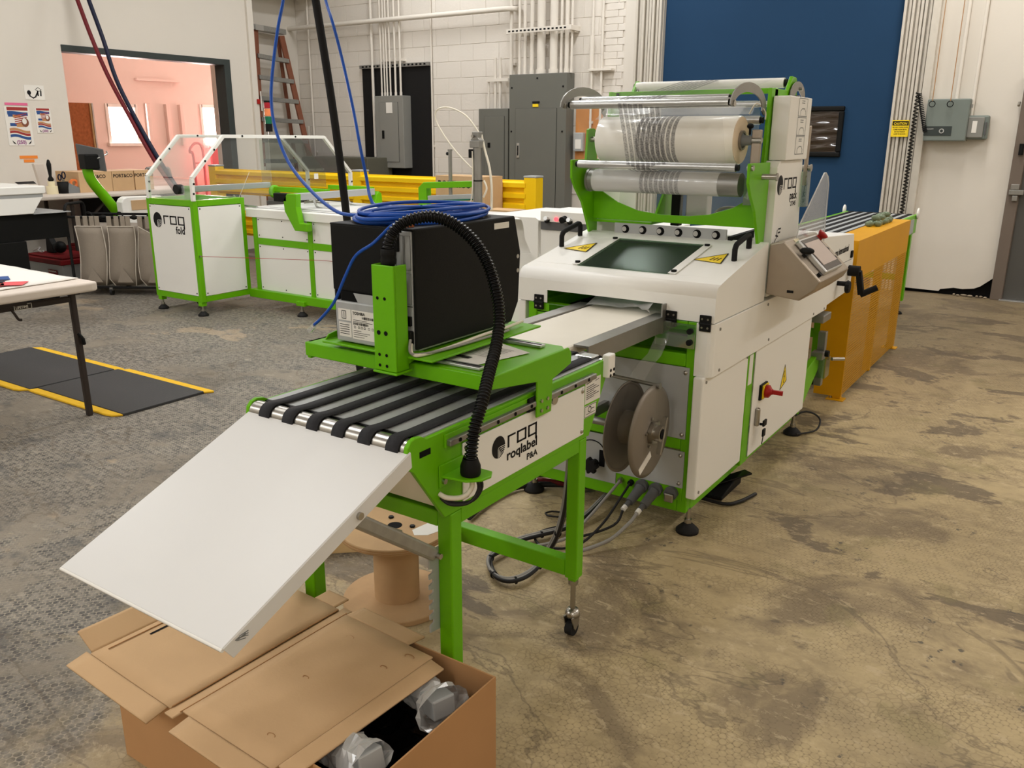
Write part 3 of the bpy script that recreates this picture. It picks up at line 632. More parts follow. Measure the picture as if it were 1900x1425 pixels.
# scrap film strip and its guard
rows = [[(x, y, z) for x in xs] for xs, y, z in (((-1.31, -1.285, -1.26), 2.885, .845), ((-1.315, -1.29, -1.262), 2.87, .78), ((-1.33, -1.305, -1.275), 2.845, .72), ((-1.35, -1.325, -1.29), 2.8, .685), ((-1.36, -1.33, -1.295), 2.75, .638))]
MB().sheet([[(p[0] + .03, p[1], p[2]) for p in r] for r in rows]).build('scrap_strip', 'film_plain', PK)
gp = MB().box(-1.285, -1.13, 2.87, 2.875, .755, .845).build('strip_guard', 'acrylic_green', PK)
for z in (.82, .778): MB().cyl((-1.148, 2.876, z), (-1.148, 2.862, z), .0115, 12).build('guard_knob', 'black', gp)
MB().tube(smooth_path([(-1.50, 2.88, .74), (-1.47, 2.84, .74), (-1.455, 2.83, .7), (-1.43, 2.78, .655), (-1.40, 2.75, .642), (-1.3, 2.74, .64), (-1.2, 2.735, .637)], 4), .007, 8).cyl((-1.2, 2.735, .637), (-1.193, 2.735, .637), .012, 10).cyl((-1.50, 2.9, .74), (-1.5, 2.86, .74), .014, 12).build('strip_guide_arm', 'steel_dull', PK)
# scrap reel: two flanges on a hub, axle across the machine
RY, RZ, RR = 2.70, .47, .172
rl = MB()
def dish(x, sgn): rl.lathe([(.0, 0), (RR * .9, 0), (RR, -.008 * sgn), (RR + .001, -.004 * sgn), (RR * .9, .004), (0, .004)], (x, RY, RZ), (1, 0, 0), 48)
dish(-1.205, 1); dish(-1.315, -1)
rl.cyl((-1.312, RY, RZ), (-1.205, RY, RZ), .062, 28)
rl = rl.build('scrap_reel', 'reel', PK)
MB().cyl((-1.2, RY, RZ), (-1.16, RY, RZ), .03, 18).cyl((-1.2, RY, RZ), (-1.185, RY, RZ), .045, 6).bar((-1.165, RY - .012, RZ - .075), (-1.16, RY + .02, RZ + .06), .012, .016, (1, 0, 0)).build('reel_nut', 'steel', rl)
MB().cyl((-1.159, RY, RZ), (-1.1575, RY, RZ), .019, 18).build('reel_bore', 'slot_dark', rl)
MB().obox((-1.2, RY - .05, RZ - .105), (.0012, 0, 0), (0, .045, .022), (0, -.006, .012)).build('reel_label', 'paper', rl)
b = MB()
for a in range(5): b.cyl((-1.2, RY + .055 * math.cos(a * 1.257 + .5), RZ + .055 * math.sin(a * 1.257 + .5)), (-1.195, RY + .055 * math.cos(a * 1.257 + .5), RZ + .055 * math.sin(a * 1.257 + .5)), .005, 8)
b.build('reel_rivets', 'steel', rl, kind='stuff')
MB().cyl((-1.32, RY, RZ), (-1.5, RY, RZ), .014, 12).bar((-1.49, RY, RZ), (-1.49, 2.9, RZ), .02, .04).build('reel_axle', 'steel_dull', PK)
# knob and plugs
k = MB(); kp = []
for a in range(42): kp.append((-1.53 + (.031 + .005 * math.cos(7 * 2 * PI * a / 42)) * math.cos(2 * PI * a / 42), .215 + (.031 + .005 * math.cos(7 * 2 * PI * a / 42)) * math.sin(2 * PI * a / 42)))
k.prism(kp, 'y', 2.84, 2.862).cyl((-1.53, 2.893, .215), (-1.53, 2.86, .215), .016, 12); k.build('adjust_knob', 'black_matte', PK, .003)
box('knob_slot', 'slot_dark', PK, -1.512, -1.488, 2.889, 2.8935, .205, .275)
MB().tube([(-1.545 + .055 * math.cos(a), 2.892, .265 + .045 * math.sin(a)) for a in [PI * .15 + i * PI * .7 / 8 for i in range(9)]], .0025, 6).build('knob_arrow', 'print_black', PK)
for i, (x, cap) in enumerate(((-1.315, 1), (-1.255, 1), (-1.19, 0))):
    sk = MB().cyl((x, 2.896, .165), (x, 2.875, .165), .028, 8).build('socket', 'connector', PK)
    if cap: MB().cyl((x, 2.875, .16), (x - .01, 2.80, .125), .022, 12, .017).cyl((x - .01, 2.80, .125), (x - .014, 2.775, .115), .011, 10).build('plug', 'connector', sk); MB().cyl((x - .0135, 2.778, .116), (x - .016, 2.757, .107), .0105, 10).build('plug_sleeve', 'paper', sk)
    else: MB().box(x - .018, x + .018, 2.86, 2.876, .135, .17).build('socket_latch', 'steel', sk, .004)
for x in (-1.41, -1.365): MB().cyl((x, 2.896, .168), (x, 2.88, .165), .012, 10).build('cable_gland', 'steel' if x < -1.4 else 'black', PK)
b = MB()
for x in (-1.56, -1.525): b.cyl((x, 2.88, .73), (x, 2.88, .68), .006, 8)
b.build('red_terminals', 'red', PK, kind='stuff')
MB().tube(smooth_path([(-1.56, 2.88, .68), (-1.55, 2.86, .65), (-1.5, 2.85, .63), (-1.48, 2.86, .66), (-1.525, 2.88, .68)], 5), .0025, 6).build('terminal_wire', 'dark_cord', PK)
# right column with its logo, stepped top box
MB().prism([(3.5, .86), (3.88, .86), (3.88, 1.07), (3.84, 1.41), (3.53, 1.41), (3.5, 1.385)], 'x', -1.15, -1.075).build('column', 'white', PK, .003)
box('column_left', 'white', PK, -1.925, -1.86, 3.5, 3.84, .86, 1.385, .003)
cb = box('guide_box', 'white', PK, -1.128, -1.058, 3.535, 3.835, 1.412, 1.66, .004)
b = MB(); lines = []
for k in range(3):
    z0, y0 = 1.435 + .075 * k, 3.65
    lines += [[(y0, z0), (y0 + .12, z0), (y0 + .12, z0 + .07), (y0, z0 + .07), (y0, z0)], [(y0 + .03, z0 + .005), (y0 + .03, z0 + .02), (y0 + .05, z0 + .03), (y0 + .085, z0 + .03), (y0 + .1, z0 + .018), (y0 + .1, z0 + .006)], [(y0 + .04, z0 + .06), (y0 + .08, z0 + .06)], [(y0 + .04, z0 + .052), (y0 + .08, z0 + .052)]]
strokes(b, frame3((-1.058, 0, 0), (0, 1, 0), (0, 0, 1)), lines, .003); b.build('guide_print', 'grey_plastic', cb, recalc=False)
roq_logo(PK, (-1.075, 3.605, 1.298), (0, 1, 0), (0, 0, 1), .042, 1.4)
text('logo_word', 'pack', 'print_black', PK, (-1.075, 3.795, 1.250), (0, 1, 0), (0, 0, 1), .047, 'RIGHT', 1.15)
text('logo_number', '27/45', 'print_black', PK, (-1.075, 3.79, 1.222), (0, 1, 0), (0, 0, 1), .026, 'RIGHT', 1.3)
b = MB(); strokes(b, frame3((-1.075, 3.52, 1.06), (0, 1, 0), (0, 0, 1)), [[(0, 0), (.012, .012), (.03, .035)], [(.0, .022), (.02, .015)], [(.045, .07), (.045, .04)], [(.03, .05), (.06, .045)], [(.06, .075), (.09, .075)], [(.06, .06), (.085, .06)], [(.05, .02), (.08, .02)]], .007); b.build('no_water_mark', 'print_black', PK, recalc=False)
# stainless control panel
cp = MB()
A = [(-1.065, 3.5, 1.075), (-1.065, 3.5, .885), (-1.065, 4.12, .83), (-1.065, 4.12, 1.06)]
T = [(-1.065, 3.5, 1.075), (-1.065, 3.86, 1.09), (-.98, 3.86, 1.085), (-.98, 3.56, 1.06)]
lo = [(-1.065, 3.5, .885), (-1.065, 3.82, .83), (-.90, 3.92, .87), (-.90, 3.5, .885)]
pv = [(-1.07, 3.46, 1.085), (-1.07, 3.46, .88), (-1.07, 3.92, .88), (-1.07, 3.92, 1.085), (-1.01, 3.46, 1.10), (-1.01, 3.92, 1.10), (-.85, 3.46, .95), (-.85, 3.92, .95), (-.87, 3.46, .915), (-.87, 3.92, .915), (-.93, 3.46, .865), (-.93, 3.92, .865)]
cp.add(pv, [(0, 1, 10, 8, 6, 4), (3, 5, 7, 9, 11, 2), (0, 4, 5, 3), (4, 6, 7, 5), (6, 8, 9, 7), (8, 10, 11, 9), (10, 1, 2, 11), (0, 3, 2, 1)])
cp = cp.build('control_panel', 'stainless', PK, .006)
pn = Vector((.15, 0, .16)).normalized(); pd = Vector((.16, 0, -.15)).normalized()
def on_p(y, t, l=0): return Vector((-1.01, y, 1.10)) + pd * t + pn * l
MB().obox(on_p(3.665, .112, .012), (0, .125, 0), pd * .088, pn * .012).build('screen_bezel', 'alu', cp, .006)
MB().obox(on_p(3.665, .112, .0245), (0, .118, 0), pd * .08, pn * .0008).build('screen_face', 'screen_dark', cp)
MB().obox(on_p(3.665, .108, .026), (0, .105, 0), pd * .058, pn * .0006).build('screen_picture', 'screen', cp)
MB().cyl(on_p(3.84, .04, 0), on_p(3.84, .04, .02), .014, 14).lathe([(0, 0), (.014, 0), (.022, .012), (.024, .02), (0, .024)], on_p(3.84, .04, .02), pn, 16).build('stop_button', 'red', cp)
MB().cyl(on_p(3.52, .09, 0), on_p(3.52, .09, .012), .009, 10).ell(on_p(3.5, .085, .03), .03, .022, .014).build('joystick', 'black_matte', cp)
b = MB()
for y, t in ((3.84, .1), (3.84, .15), (3.49, .19)): b.cyl(on_p(y, t, 0), on_p(y, t, .012), .009, 10)
b.build('push_buttons', 'black', cp, kind='stuff')
MB().obox(on_p(3.6, .012, .001), (0, .03, 0), pd * .007, pn * .0008).build('panel_tag', 'glue_tan', cp)
MB().box(-.98, -.955, 3.455, 3.46, .895, .905).build('panel_port', 'print_black', cp)
# clear splash shield
sh = [(3.60, 1.10), (3.62, 1.15), (3.905, 1.335), (3.93, 1.352), (3.96, 1.352), (4.0, 1.335), (4.025, 1.30), (4.05, .93), (3.95, .92), (3.75, .99)]
MB().prism(sh, 'x', -1.004, -1.0).build('splash_shield', 'acrylic', PK)
MB().tube([(-1.002, y, z) for y, z in sh[:9]], .003, 6).build('shield_edge', 'wrap', PK)
MB().cyl((-1.02, 4.05, .935), (-.98, 4.05, .935), .014, 12).build('shield_knob', 'black', PK)
# rear housing
MB().prism([(3.9, .67), (4.45, .652), (5.06, .672), (5.06, .848), (5.01, .99), (3.9, 1.06)], 'x', -1.9, -1.08).build('rear_housing', 'white', PK, .004)
box('rear_seam', 'grey_plastic', PK, -1.08, -1.0795, 4.3, 5.03, .848, .851)
text('rear_lettering', 'roq international', 'print_black', PK, (-1.0795, 4.62, .905), (0, 1, .01), (0, 0, 1), .05, 'LEFT', .85)
MB().cyl((-1.08, 4.74, .75), (-1.03, 4.74, .75), .013, 12).lathe([(0, 0), (.03, 0), (.036, .008), (.03, .022), (0, .024)], (-1.035, 4.74, .735), (1, 0, 0), 10, False).build('rear_knob', 'black_matte', PK)
MB().cyl((-1.08, 4.97, .79), (-1.02, 4.97, .79), .03, 12).bar((-1.025, 4.97, .79), (-1.005, 5.0, .66), .03, .03, (1, 0, 0)).cyl((-1.01, 5.0, .655), (-.93, 5.03, .70), .017, 12).build('crank_handle', 'black_matte', PK)
box('rear_latch', 'black', PK, -1.08, -1.07, 4.97, 5.0, .86, .90, .003)
# rear underside: film lift bracket
box('lift_column', 'steel_dull', PK, -1.12, -1.08, 4.62, 4.66, .2, .5, .003)
box('lift_bracket', 'steel_dull', PK, -1.13, -1.07, 4.55, 4.62, .36, .4, .003)
box('lift_shelf', 'steel_dull', PK, -1.16, -1.06, 4.45, 4.6, .58, .62, .004)
MB().prism([(4.3, .12), (4.62, .30), (4.62, .39), (4.3, .33)], 'x', -1.13, -1.1).build('lift_wing', 'green', PK, .003)
box('lift_clear_cap', 'acrylic_green', PK, -1.135, -1.06, 4.6, 4.69, .25, .36)
MB().cyl((-1.06, 4.56, .40), (-1.04, 4.56, .40), .018, 12).build('lift_knob', 'black', PK)
b = MB().cyl((-1.05, 4.68, .345), (-1.0, 4.74, .34), .01, 8); b.build('lift_pin', 'steel', PK)

# ------------------------------------------------------------------ film tower
for x, nm in ((-1.892, 'l'), (-1.115, 'r')):
    pf = [(3.25, 1.405), (3.252, 1.33), (3.285, 1.285), (3.35, 1.22), (3.40, 1.13), (3.425, 1.08), (3.49, 1.08), (3.49, 1.405)]
    MB().prism(pf, 'x', x, x + .012).build('cradle_plate', 'green', PK, .002)
    if nm == 'l': MB().prism([(3.375, 1.40), (3.385, 1.53), (3.40, 1.535), (3.44, 1.535), (3.46, 1.52), (3.47, 1.40)], 'x', x, x + .012).build('roll_upright', 'green', PK, .002)
pf = [(-1.88, 1.145), (-1.88, 1.29), (-1.845, 1.27), (-1.76, 1.222), (-1.66, 1.19), (-1.55, 1.178), (-1.42, 1.178), (-1.33, 1.19), (-1.23, 1.222), (-1.15, 1.27), (-1.115, 1.29), (-1.115, 1.145)]
MB().prism(pf, 'y', 3.45, 3.458).build('cradle_front', 'green', PK, .002)
box('cradle_tray', 'green', PK, -1.88, -1.6, 3.46, 3.7, 1.13, 1.14)
MB().prism([(3.47, 1.14), (3.7, 1.14), (3.7, 1.3), (3.6, 1.3)], 'x', -1.6, -1.59).build('cradle_gusset', 'green', PK)
hb = box('air_bar', 'grey_sheet', PK, -1.765, -1.245, 3.44, 3.449, 1.082, 1.133, .002)
for i in range(6):
    x = -1.71 + i * .084
    MB().cyl((x, 3.438, 1.108), (x, 3.4395, 1.108), .018, 20).build('air_hole', 'slot_dark', hb); MB().cyl((x - .006, 3.4372, 1.108), (x - .006, 3.4385, 1.108), .011, 14).build('air_nozzle', 'alu', hb)
MB().bar((-1.23, 3.44, 1.09), (-1.16, 3.8, 1.12), .02, .03).build('air_hose_rail', 'black', PK)
def roller(nm, x0, x1, y, z, r, m='alu', caps=True):
    o = MB().cyl((x0, y, z), (x1, y, z), r, 24).build(nm, m, PK)
    if caps: MB().cyl((x0 - .012, y, z), (x0, y, z), r * .75, 14).build('roller_cap', 'black', o); MB().cyl((x1, y, z), (x1 + .012, y, z), r * .75, 14).build('roller_cap', 'black', o)
    return o
roller('dancer_roller', -1.845, -1.175, 3.172, 1.625, .0165)
roller('dancer_roller', -1.83, -1.2, 3.235, 1.645, .0125)
roller('guide_roller', -1.858, -1.165, 3.268, 1.388, .0165)
roller('idler_roller', -1.8, -1.16, 3.492, 1.567, .017)
roller('idler_roller', -1.8, -1.15, 3.55, 1.63, .012)
roller('top_roller', -1.85, -1.165, 3.78, 1.722, .021, 'white')
nip = roller('nip_roller', -1.855, -1.175, 3.373, 1.318, .047, 'steel_dull', False)
MB().cyl((-1.852, 3.373, 1.318), (-1.862, 3.373, 1.318), .05, 28).build('nip_flange', 'steel_dull', nip)
MB().lathe([(.0475, 0), (.0475, .57)], (-1.83, 3.373, 1.318), (1, 0, 0), 36).build('nip_film', 'film_nip', nip)
for x, sg in ((-1.862, -1), (-1.15, 1)):
    pts = []; 
    for i in range(15):
        a = PI - (PI * 1.12) * i / 14; pts.append((3.30 + .195 * math.cos(a) * (1 if i < 8 else 1.05), 1.615 + .085 * math.sin(a)))
    inner = [(3.30 + .16 * math.cos(PI - PI * 1.05 * i / 14), 1.61 + .055 * math.sin(PI - PI * 1.05 * i / 14)) for i in range(14, -1, -1)]
    MB().prism(pts + inner, 'x', x, x + .005).build('dancer_arm', 'steel_dull', PK)
    MB().cyl((x - .004, 3.14, 1.62), (x + .009, 3.14, 1.62), .012, 12).build('dancer_pin', 'steel', PK)
    MB().prism([(3.50, 1.40), (3.60, 1.40), (3.60, 1.69), (3.52, 1.69)], 'x', x + .003, x + .018).build('tower_post', 'green', PK, .002)
    MB().prism([(3.56, 1.655), (3.80, 1.64), (3.86, 1.66), (3.86, 1.715), (3.835, 1.745), (3.78, 1.748), (3.73, 1.69), (3.56, 1.69)], 'x', x + .003, x + .018).build('top_bracket', 'green', PK, .003)
    ap = [(3.84 + .11 * math.cos(PI * .95 - PI * .9 * i / 10), 1.66 + .07 * math.sin(PI * .95 - PI * .9 * i / 10)) for i in range(11)]
    MB().prism(ap + [(3.92, 1.66), (3.84, 1.70), (3.78, 1.66)], 'x', x + .024, x + .028).build('rear_arm', 'steel_dull', PK)
    b = MB()
    for y, z in ((3.86, 1.70), (3.82, 1.665), (3.955, 1.65)): b.cyl((x + .02, y, z), (x + .04, y, z), .008, 10)
    b.build('arm_bolts', 'steel', PK, kind='stuff')
box('top_beam', 'green', PK, -1.86, -1.14, 3.59, 3.62, 1.672, 1.693, .002)
# sliding backrest bars and stops on the right
box('slide_bar', 'stainless', PK, -1.16, -1.125, 3.405, 3.43, 1.335, 1.53, .003)
box('slide_bar', 'stainless', PK, -1.075, -1.06, 3.86, 3.88, 1.3, 1.55, .003)
box('slide_cap', 'acrylic_green', PK, -1.17, -1.11, 3.39, 3.45, 1.24, 1.345)
box('slide_cap', 'acrylic_green', PK, -1.085, -1.05, 3.84, 3.9, 1.21, 1.36)
for y, z in ((3.4, 1.352), (3.87, 1.375)): MB().cyl((-1.11, y, z), (-1.05, y + .01, z), .012, 12).cyl((-1.05, y + .01, z), (-1.045, y + .01, z), .016, 12).build('slide_pin', 'steel', PK)
MB().cyl((-1.12, 3.268, 1.388), (-1.095, 3.268, 1.388), .011, 12).build('plate_bolt', 'steel', PK)
MB().prism([(-1.5, 1.14), (-1.4, 1.14), (-1.4, 1.3), (-1.5, 1.3)], 'y', 3.6, 3.66).build('lift_extrusion', 'alu', PK, .006)
box('lift_rail_black', 'black', PK, -1.56, -1.52, 3.58, 3.62, 1.12, 1.3, .003)
MB().tube(smooth_path([(-1.38, 3.62, 1.16), (-1.33, 3.58, 1.205), (-1.25, 3.56, 1.21), (-1.19, 3.58, 1.16)], 5), .007, 8).build('air_line', 'grey_cord', PK)
MB().tube(smooth_path([(-1.2, 3.47, 1.59), (-1.17, 3.46, 1.63), (-1.14, 3.48, 1.60), (-1.14, 3.49, 1.57)], 5), .003, 6).build('air_tube', 'cream_cord', PK)
# film web over the rollers, and the roll of film on its shaft
wb = []
path = [(3.78, 1.742), (3.5, 1.69), (3.25, 1.660), (3.19, 1.647), (3.165, 1.640), (3.155, 1.622), (3.165, 1.60), (3.20, 1.52), (3.235, 1.44), (3.25, 1.40), (3.252, 1.385), (3.26, 1.372), (3.30, 1.362)]
for y, z in path: wb.append([(-1.82 + .62 * i / 24, y + .002 * math.sin(i * .7 + z * 30), z + .0015 * math.sin(i * 1.1)) for i in range(25)])
MB().sheet(wb).build('film_web', 'film_web', None, label='clear printed plastic film threaded over the rollers of the film tower', cat='film')
wb = []
for y, z in [(3.33, 1.57), (3.42, 1.62), (3.5, 1.59), (3.56, 1.645), (3.6, 1.60), (3.6, 1.40), (3.58, 1.15)]: wb.append([(-1.82 + .62 * i / 16, y + .003 * math.sin(i * .9), z) for i in range(17)])
MB().sheet(wb).build('film_web', 'film_plain', None, label='plain clear film hanging behind the big film roll', cat='film')
fr = thing('film_roll', 'big cream roll of printed polybag film on the tower shaft', 'film roll', (-1.51, 3.41, 1.395))
MB().lathe([(.055, 0), (.088, 0), (.094, .004), (.094, .606), (.088, .61)], (-1.815, 3.41, 1.489), (1, 0, 0), 56).build('film_winding', 'film_roll_print', fr)
MB().ring((-1.2045, 3.41, 1.489), (1, 0, 0), .09, .037, .003, 48).build('roll_face', 'roll_end', fr)
MB().ring((-1.2, 3.41, 1.489), (1, 0, 0), .038, .03, .012, 32).build('roll_core', 'reel', fr)
sf = MB().cyl((-1.89, 3.41, 1.489), (-1.12, 3.41, 1.489), .012, 14).build('roll_shaft', 'steel', PK)
MB().lathe([(.036, -.012), (.034, 0), (.02, .006), (.018, .04), (.012, .042)], (-1.2, 3.41, 1.489), (1, 0, 0), 24).build('shaft_chuck', 'grey_plastic', sf)
MB().cyl((-1.17, 3.41, 1.51), (-1.17, 3.41, 1.535), .005, 8).ell((-1.17, 3.41, 1.543), .014, .014, .011).build('chuck_knob', 'black', sf)

# ------------------------------------------------------------------ label conveyor in the foreground
CX0, CX1 = -1.645, -1.125
LC = thing('label_conveyor', 'green and white labelling conveyor with black belts and a sloping white chute', 'conveyor', (-1.385, 1.7, 0))
prof = [(1.275, .845), (1.278, .862), (1.29, .874), (1.305, .878), (1.325, .875), (1.34, .866), (2.195, .866), (2.195, .845), (2.08, .655), (1.40, .655), (1.295, .80), (1.28, .81)]
for x0, x1 in ((CX0, CX0 + .012), (CX1 - .012, CX1)): MB().prism(prof, 'x', x0, x1).build('side_plate', 'green', LC, .002)
box('nose_slot', 'slot_dark', LC, CX1 - .001, CX1 + .001, 1.315, 1.352, .828, .842)
sp = box('side_panel', 'white', LC, CX1, CX1 + .004, 1.465, 2.04, .672, .818, .0015)
for y in (1.478, 2.027):
    for z in (.685, .806): MB().lathe([(0, .005), (.005, .004), (.008, 0)], (CX1 + .004, y, z), (1, 0, 0), 10).build('panel_screw', 'steel', sp)
roq_logo(sp, (CX1 + .004, 1.652, .753), (0, 1, 0), (0, 0, 1), .030, 1.52)
text('logo_word', 'roqlabel', 'print_black', sp, (CX1 + .004, 1.788, .718), (0, 1, 0), (0, 0, 1), .036, 'RIGHT', 1.22)
text('logo_model', 'P&A', 'print_black', sp, (CX1 + .004, 1.788, .690), (0, 1, 0), (0, 0, 1), .024, 'RIGHT', 1.2)
g = MB()
for x0, x1 in ((CX0, CX0 + .042), (CX1 - .042, CX1)): MB().box(x0 + .0015, x1 - .0015, 1.463, 2.028, .617, .657).build('side_rail', 'green', LC, .003)
for y0, y1, z0, z1 in ((1.422, 1.462, .612, .652), (2.029, 2.069, .205, .26), (2.029, 2.069, .615, .652)): box('cross_rail', 'green', LC, CX0 + .042, CX1 - .042, y0, y1, z0, z1, .003)
for x0, x1 in ((CX0, CX0 + .042), (CX1 - .042, CX1)):
    for y0, y1 in ((1.421, 1.463), (2.028, 2.07)):
        lg = box('leg', 'green', LC, x0 + .0005, x1 - .0005, y0, y1, .2, .654, .004)
        cx, cy = (x0 + x1) / 2, (y0 + y1) / 2
        box('leg_cap', 'green', lg, x0 + .008, x1 - .008, y0 + .008, y1 - .008, .188, .2, .003)
        cs = MB().cyl((cx, cy, .19), (cx, cy, .175), .016, 6).cyl((cx, cy, .175), (cx, cy, .085), .0085, 10).lathe([(.0, .09), (.018, .088), (.024, .075), (.024, .065), (0, .065)], (cx, cy, 0), n=18).prism([(cy - .03, .07), (cy + .018, .07), (cy + .012, .035), (cy - .008, .02), (cy - .016, .03)], 'x', cx - .017, cx - .013).prism([(cy - .03, .07), (cy + .018, .07), (cy + .012, .035), (cy - .008, .02), (cy - .016, .03)], 'x', cx + .013, cx + .017).build('caster', 'steel', lg)
        MB().cyl((cx - .012, cy - .004, .025), (cx + .012, cy - .004, .025), .025, 18).build('caster_wheel', 'rubber', lg)
# deck strips between the belts, rollers, belts
RX0, RX1 = CX0 + .012, CX1 - .012
belts = [(-1.575 + i * .0815) for i in range(6)]; BW = .036
MB().box(RX0, RX1, 1.335, 2.16, .855, .868).build('deck', 'grey_sheet', LC)
box('deck_edge', 'black', LC, RX0, RX1, 1.327, 1.337, .850, .866)
rol = MB().cyl((RX0, 1.302, .847), (RX1, 1.302, .847), .026, 28).build('nose_roller', 'steel', LC)
MB().cyl((RX0, 2.175, .847), (RX1, 2.175, .847), .022, 24).build('tail_roller', 'steel', LC)
for x in belts:
    pts = [(1.302 + .029 * math.cos(a), .847 + .029 * math.sin(a)) for a in [PI * 1.45 - i * PI * .95 / 12 for i in range(13)]] + [(1.345, .8725), (2.15, .8725)] + [(2.175 + .026 * math.cos(a), .847 + .026 * math.sin(a)) for a in [PI / 2 - i * PI / 10 for i in range(11)]]
    b = MB(); b.sheet([[(x - BW / 2, y, z), (x + BW / 2, y, z)] for y, z in pts]); b.build('belt', 'belt', LC, solid=.003)
MB().prism([(1.30, .80), (1.42, .664), (1.425, .667), (1.305, .803)], 'x', CX0 + .012, CX1 - .004).build('nose_cover', 'white', LC)
# chute
ct, cb_ = Vector((0, 1.285, .852)), Vector((0, .78, .648)); cdir = (cb_ - ct).normalized(); cn = Vector((0, -cdir.z, cdir.y)).normalized(); cn = cn if cn.z > 0 else -cn
def chp(x, t, d): p = ct + (cb_ - ct) * t; return Vector((x, p.y, p.z)) + cn * d
c = MB(); X0, X1 = -1.636, -1.124; tk = -.034
ring_o = [(X0, 0), (X1, 0), (X1, 1), (X0, 1)]
c.quad(chp(X0, 0, 0), chp(X1, 0, 0), chp(X1, 1, 0), chp(X0, 1, 0))
c.quad(chp(X1, 0, 0), chp(X1, 1, 0), chp(X1, .985, tk), chp(X1, .02, tk)); c.quad(chp(X0, 0, 0), chp(X0, 1, 0), chp(X0, .985, tk), chp(X0, .02, tk)); c.quad(chp(X0, 1, 0), chp(X1, 1, 0), chp(X1, .985, tk * .5), chp(X0, .985, tk * .5))
chute = c.build('chute', 'white_tray', LC, .004, 3, solid=.003)
MB().tube([chp(X0, 1.002, -.003), chp(X1, 1.002, -.003)], .004, 6).build('chute_lip', 'white', chute)
b = MB(); rr = random.Random(4)
for k in range(7): b.tube([chp(X1 + .002, .9 + .004 * k, -.012 - .004 * (k % 3)), chp(X1 + .002, .935 + .003 * k, -.006 - .003 * (k % 2))], .0008, 4)
b.build('chute_scuff', 'grey_plastic', chute, kind='stuff')
MB().cyl((X1 - .01, 1.122, .768), (X1 + .008, 1.122, .768), .008, 12).build('chute_pivot', 'steel', chute)
st0, st1 = Vector((-1.142, 1.112, .764)), Vector((-1.155, 1.392, .556))
MB().bar(st0, st1, .022, .032).build('chute_strut', 'galv', LC, .006)
MB().cyl(st1 + Vector((-.02, 0, 0)), st1 + Vector((.022, 0, 0)), .007, 10).build('strut_pin', 'steel', LC)
MB().cyl((-1.28, 1.15, .735), (-1.2, 1.33, .625), .006, 10).build('gas_rod', 'alu', LC)
rk = [(1.424, .56), (1.40, .56), (1.386, .545), (1.386, .52)]
for k in range(6):
    z = .515 - k * .027; rk += [(1.386, z), (1.40, z - .003), (1.40, z - .013), (1.386, z - .016)]
rk += [(1.386, .345), (1.424, .34)]
MB().prism(rk, 'x', -1.169, -1.165).build('strut_rack', 'grey_sheet', LC)
# guide rail, plates, labels on the right flank
lr = MB().box(CX1, CX1 + .016, 1.405, 2.09, .830, .846).build('linear_rail', 'steel_dull', LC, .003)
for k in range(9): MB().cyl((CX1 + .0165, 1.44 + k * .075, .838), (CX1 + .0175, 1.44 + k * .075, .838), .005, 10).build('rail_bolt_hole', 'slot_dark', lr)
box('rail_backing', 'green', LC, CX1, CX1 + .005, 1.40, 1.77, .826, .858, .001)
MB().cyl((CX1 - .002, 1.868, .822), (CX1 + .01, 1.868, .822), .014, 16).build('rail_stop', 'steel', LC)
rb_ = box('rating_label', 'paper', LC, CX1, CX1 + .001, 2.048, 2.14, .758, .828)
b = MB(); M0 = frame3((CX1 + .001, 2.048, .758), (0, 1, 0), (0, 0, 1))
strokes(b, M0, [[(.008, .06), (.035, .063)], [(.06, .06), (.08, .062)]] + [[(.008, .05 - .006 * k), (.05 + .03 * ((k * 7) % 3) / 2, .052 - .006 * k)] for k in range(7)], .002); b.build('rating_print', 'print_black', rb_, recalc=False)
lb2 = box('approval_label', 'paper', LC, CX1, CX1 + .001, 2.047, 2.118, .716, .752)
b = MB(); M0 = frame3((CX1 + .001, 2.047, .716), (0, 1, 0), (0, 0, 1))
strokes(b, M0, [[(.002, .002), (.069, .002), (.069, .034), (.002, .034), (.002, .002)], [(.01, .01), (.06, .01)]], .0016); strokes(b, M0, [[(.03 + .009 * math.cos(a * PI / 6), .022 + .008 * math.sin(a * PI / 6)) for a in range(13)], [(.042, .022), (.056, .022)]], .0025); b.build('approval_print', 'print_black', lb2, recalc=False)
for x in (CX1 - .005, CX0 - .02): MB().prism([(2.155, .815), (2.195, .815), (2.195, .885), (2.155, .885)], 'x', x, x + .025).build('end_guide', 'white', LC, .005)
for k in range(4): MB().cyl((CX1 + .02, 2.165 + .02 * (k % 2), .822 + .016 * (k // 2)), (CX1 + .0215, 2.165 + .02 * (k % 2), .822 + .016 * (k // 2)), .005, 8).build('guide_bolt', 'black', LC)
box('belt_cover', 'alu', LC, -1.2, -1.15, 2.13, 2.175, .868, .878, .003)
# hose bracket on the flank
hbk = MB().prism([(-1.125, 1.385), (-1.06, 1.395), (-1.035, 1.42), (-1.03, 1.45), (-1.045, 1.475), (-1.125, 1.475)], 'z', .758, .764).box(CX1, CX1 + .004, 1.378, 1.475, .735, .79).build('hose_bracket', 'green', LC, .002)
MB().cyl((CX1 + .004, 1.392, .75), (CX1 + .01, 1.392, .75), .007, 10).build('bracket_bolt', 'steel', hbk)
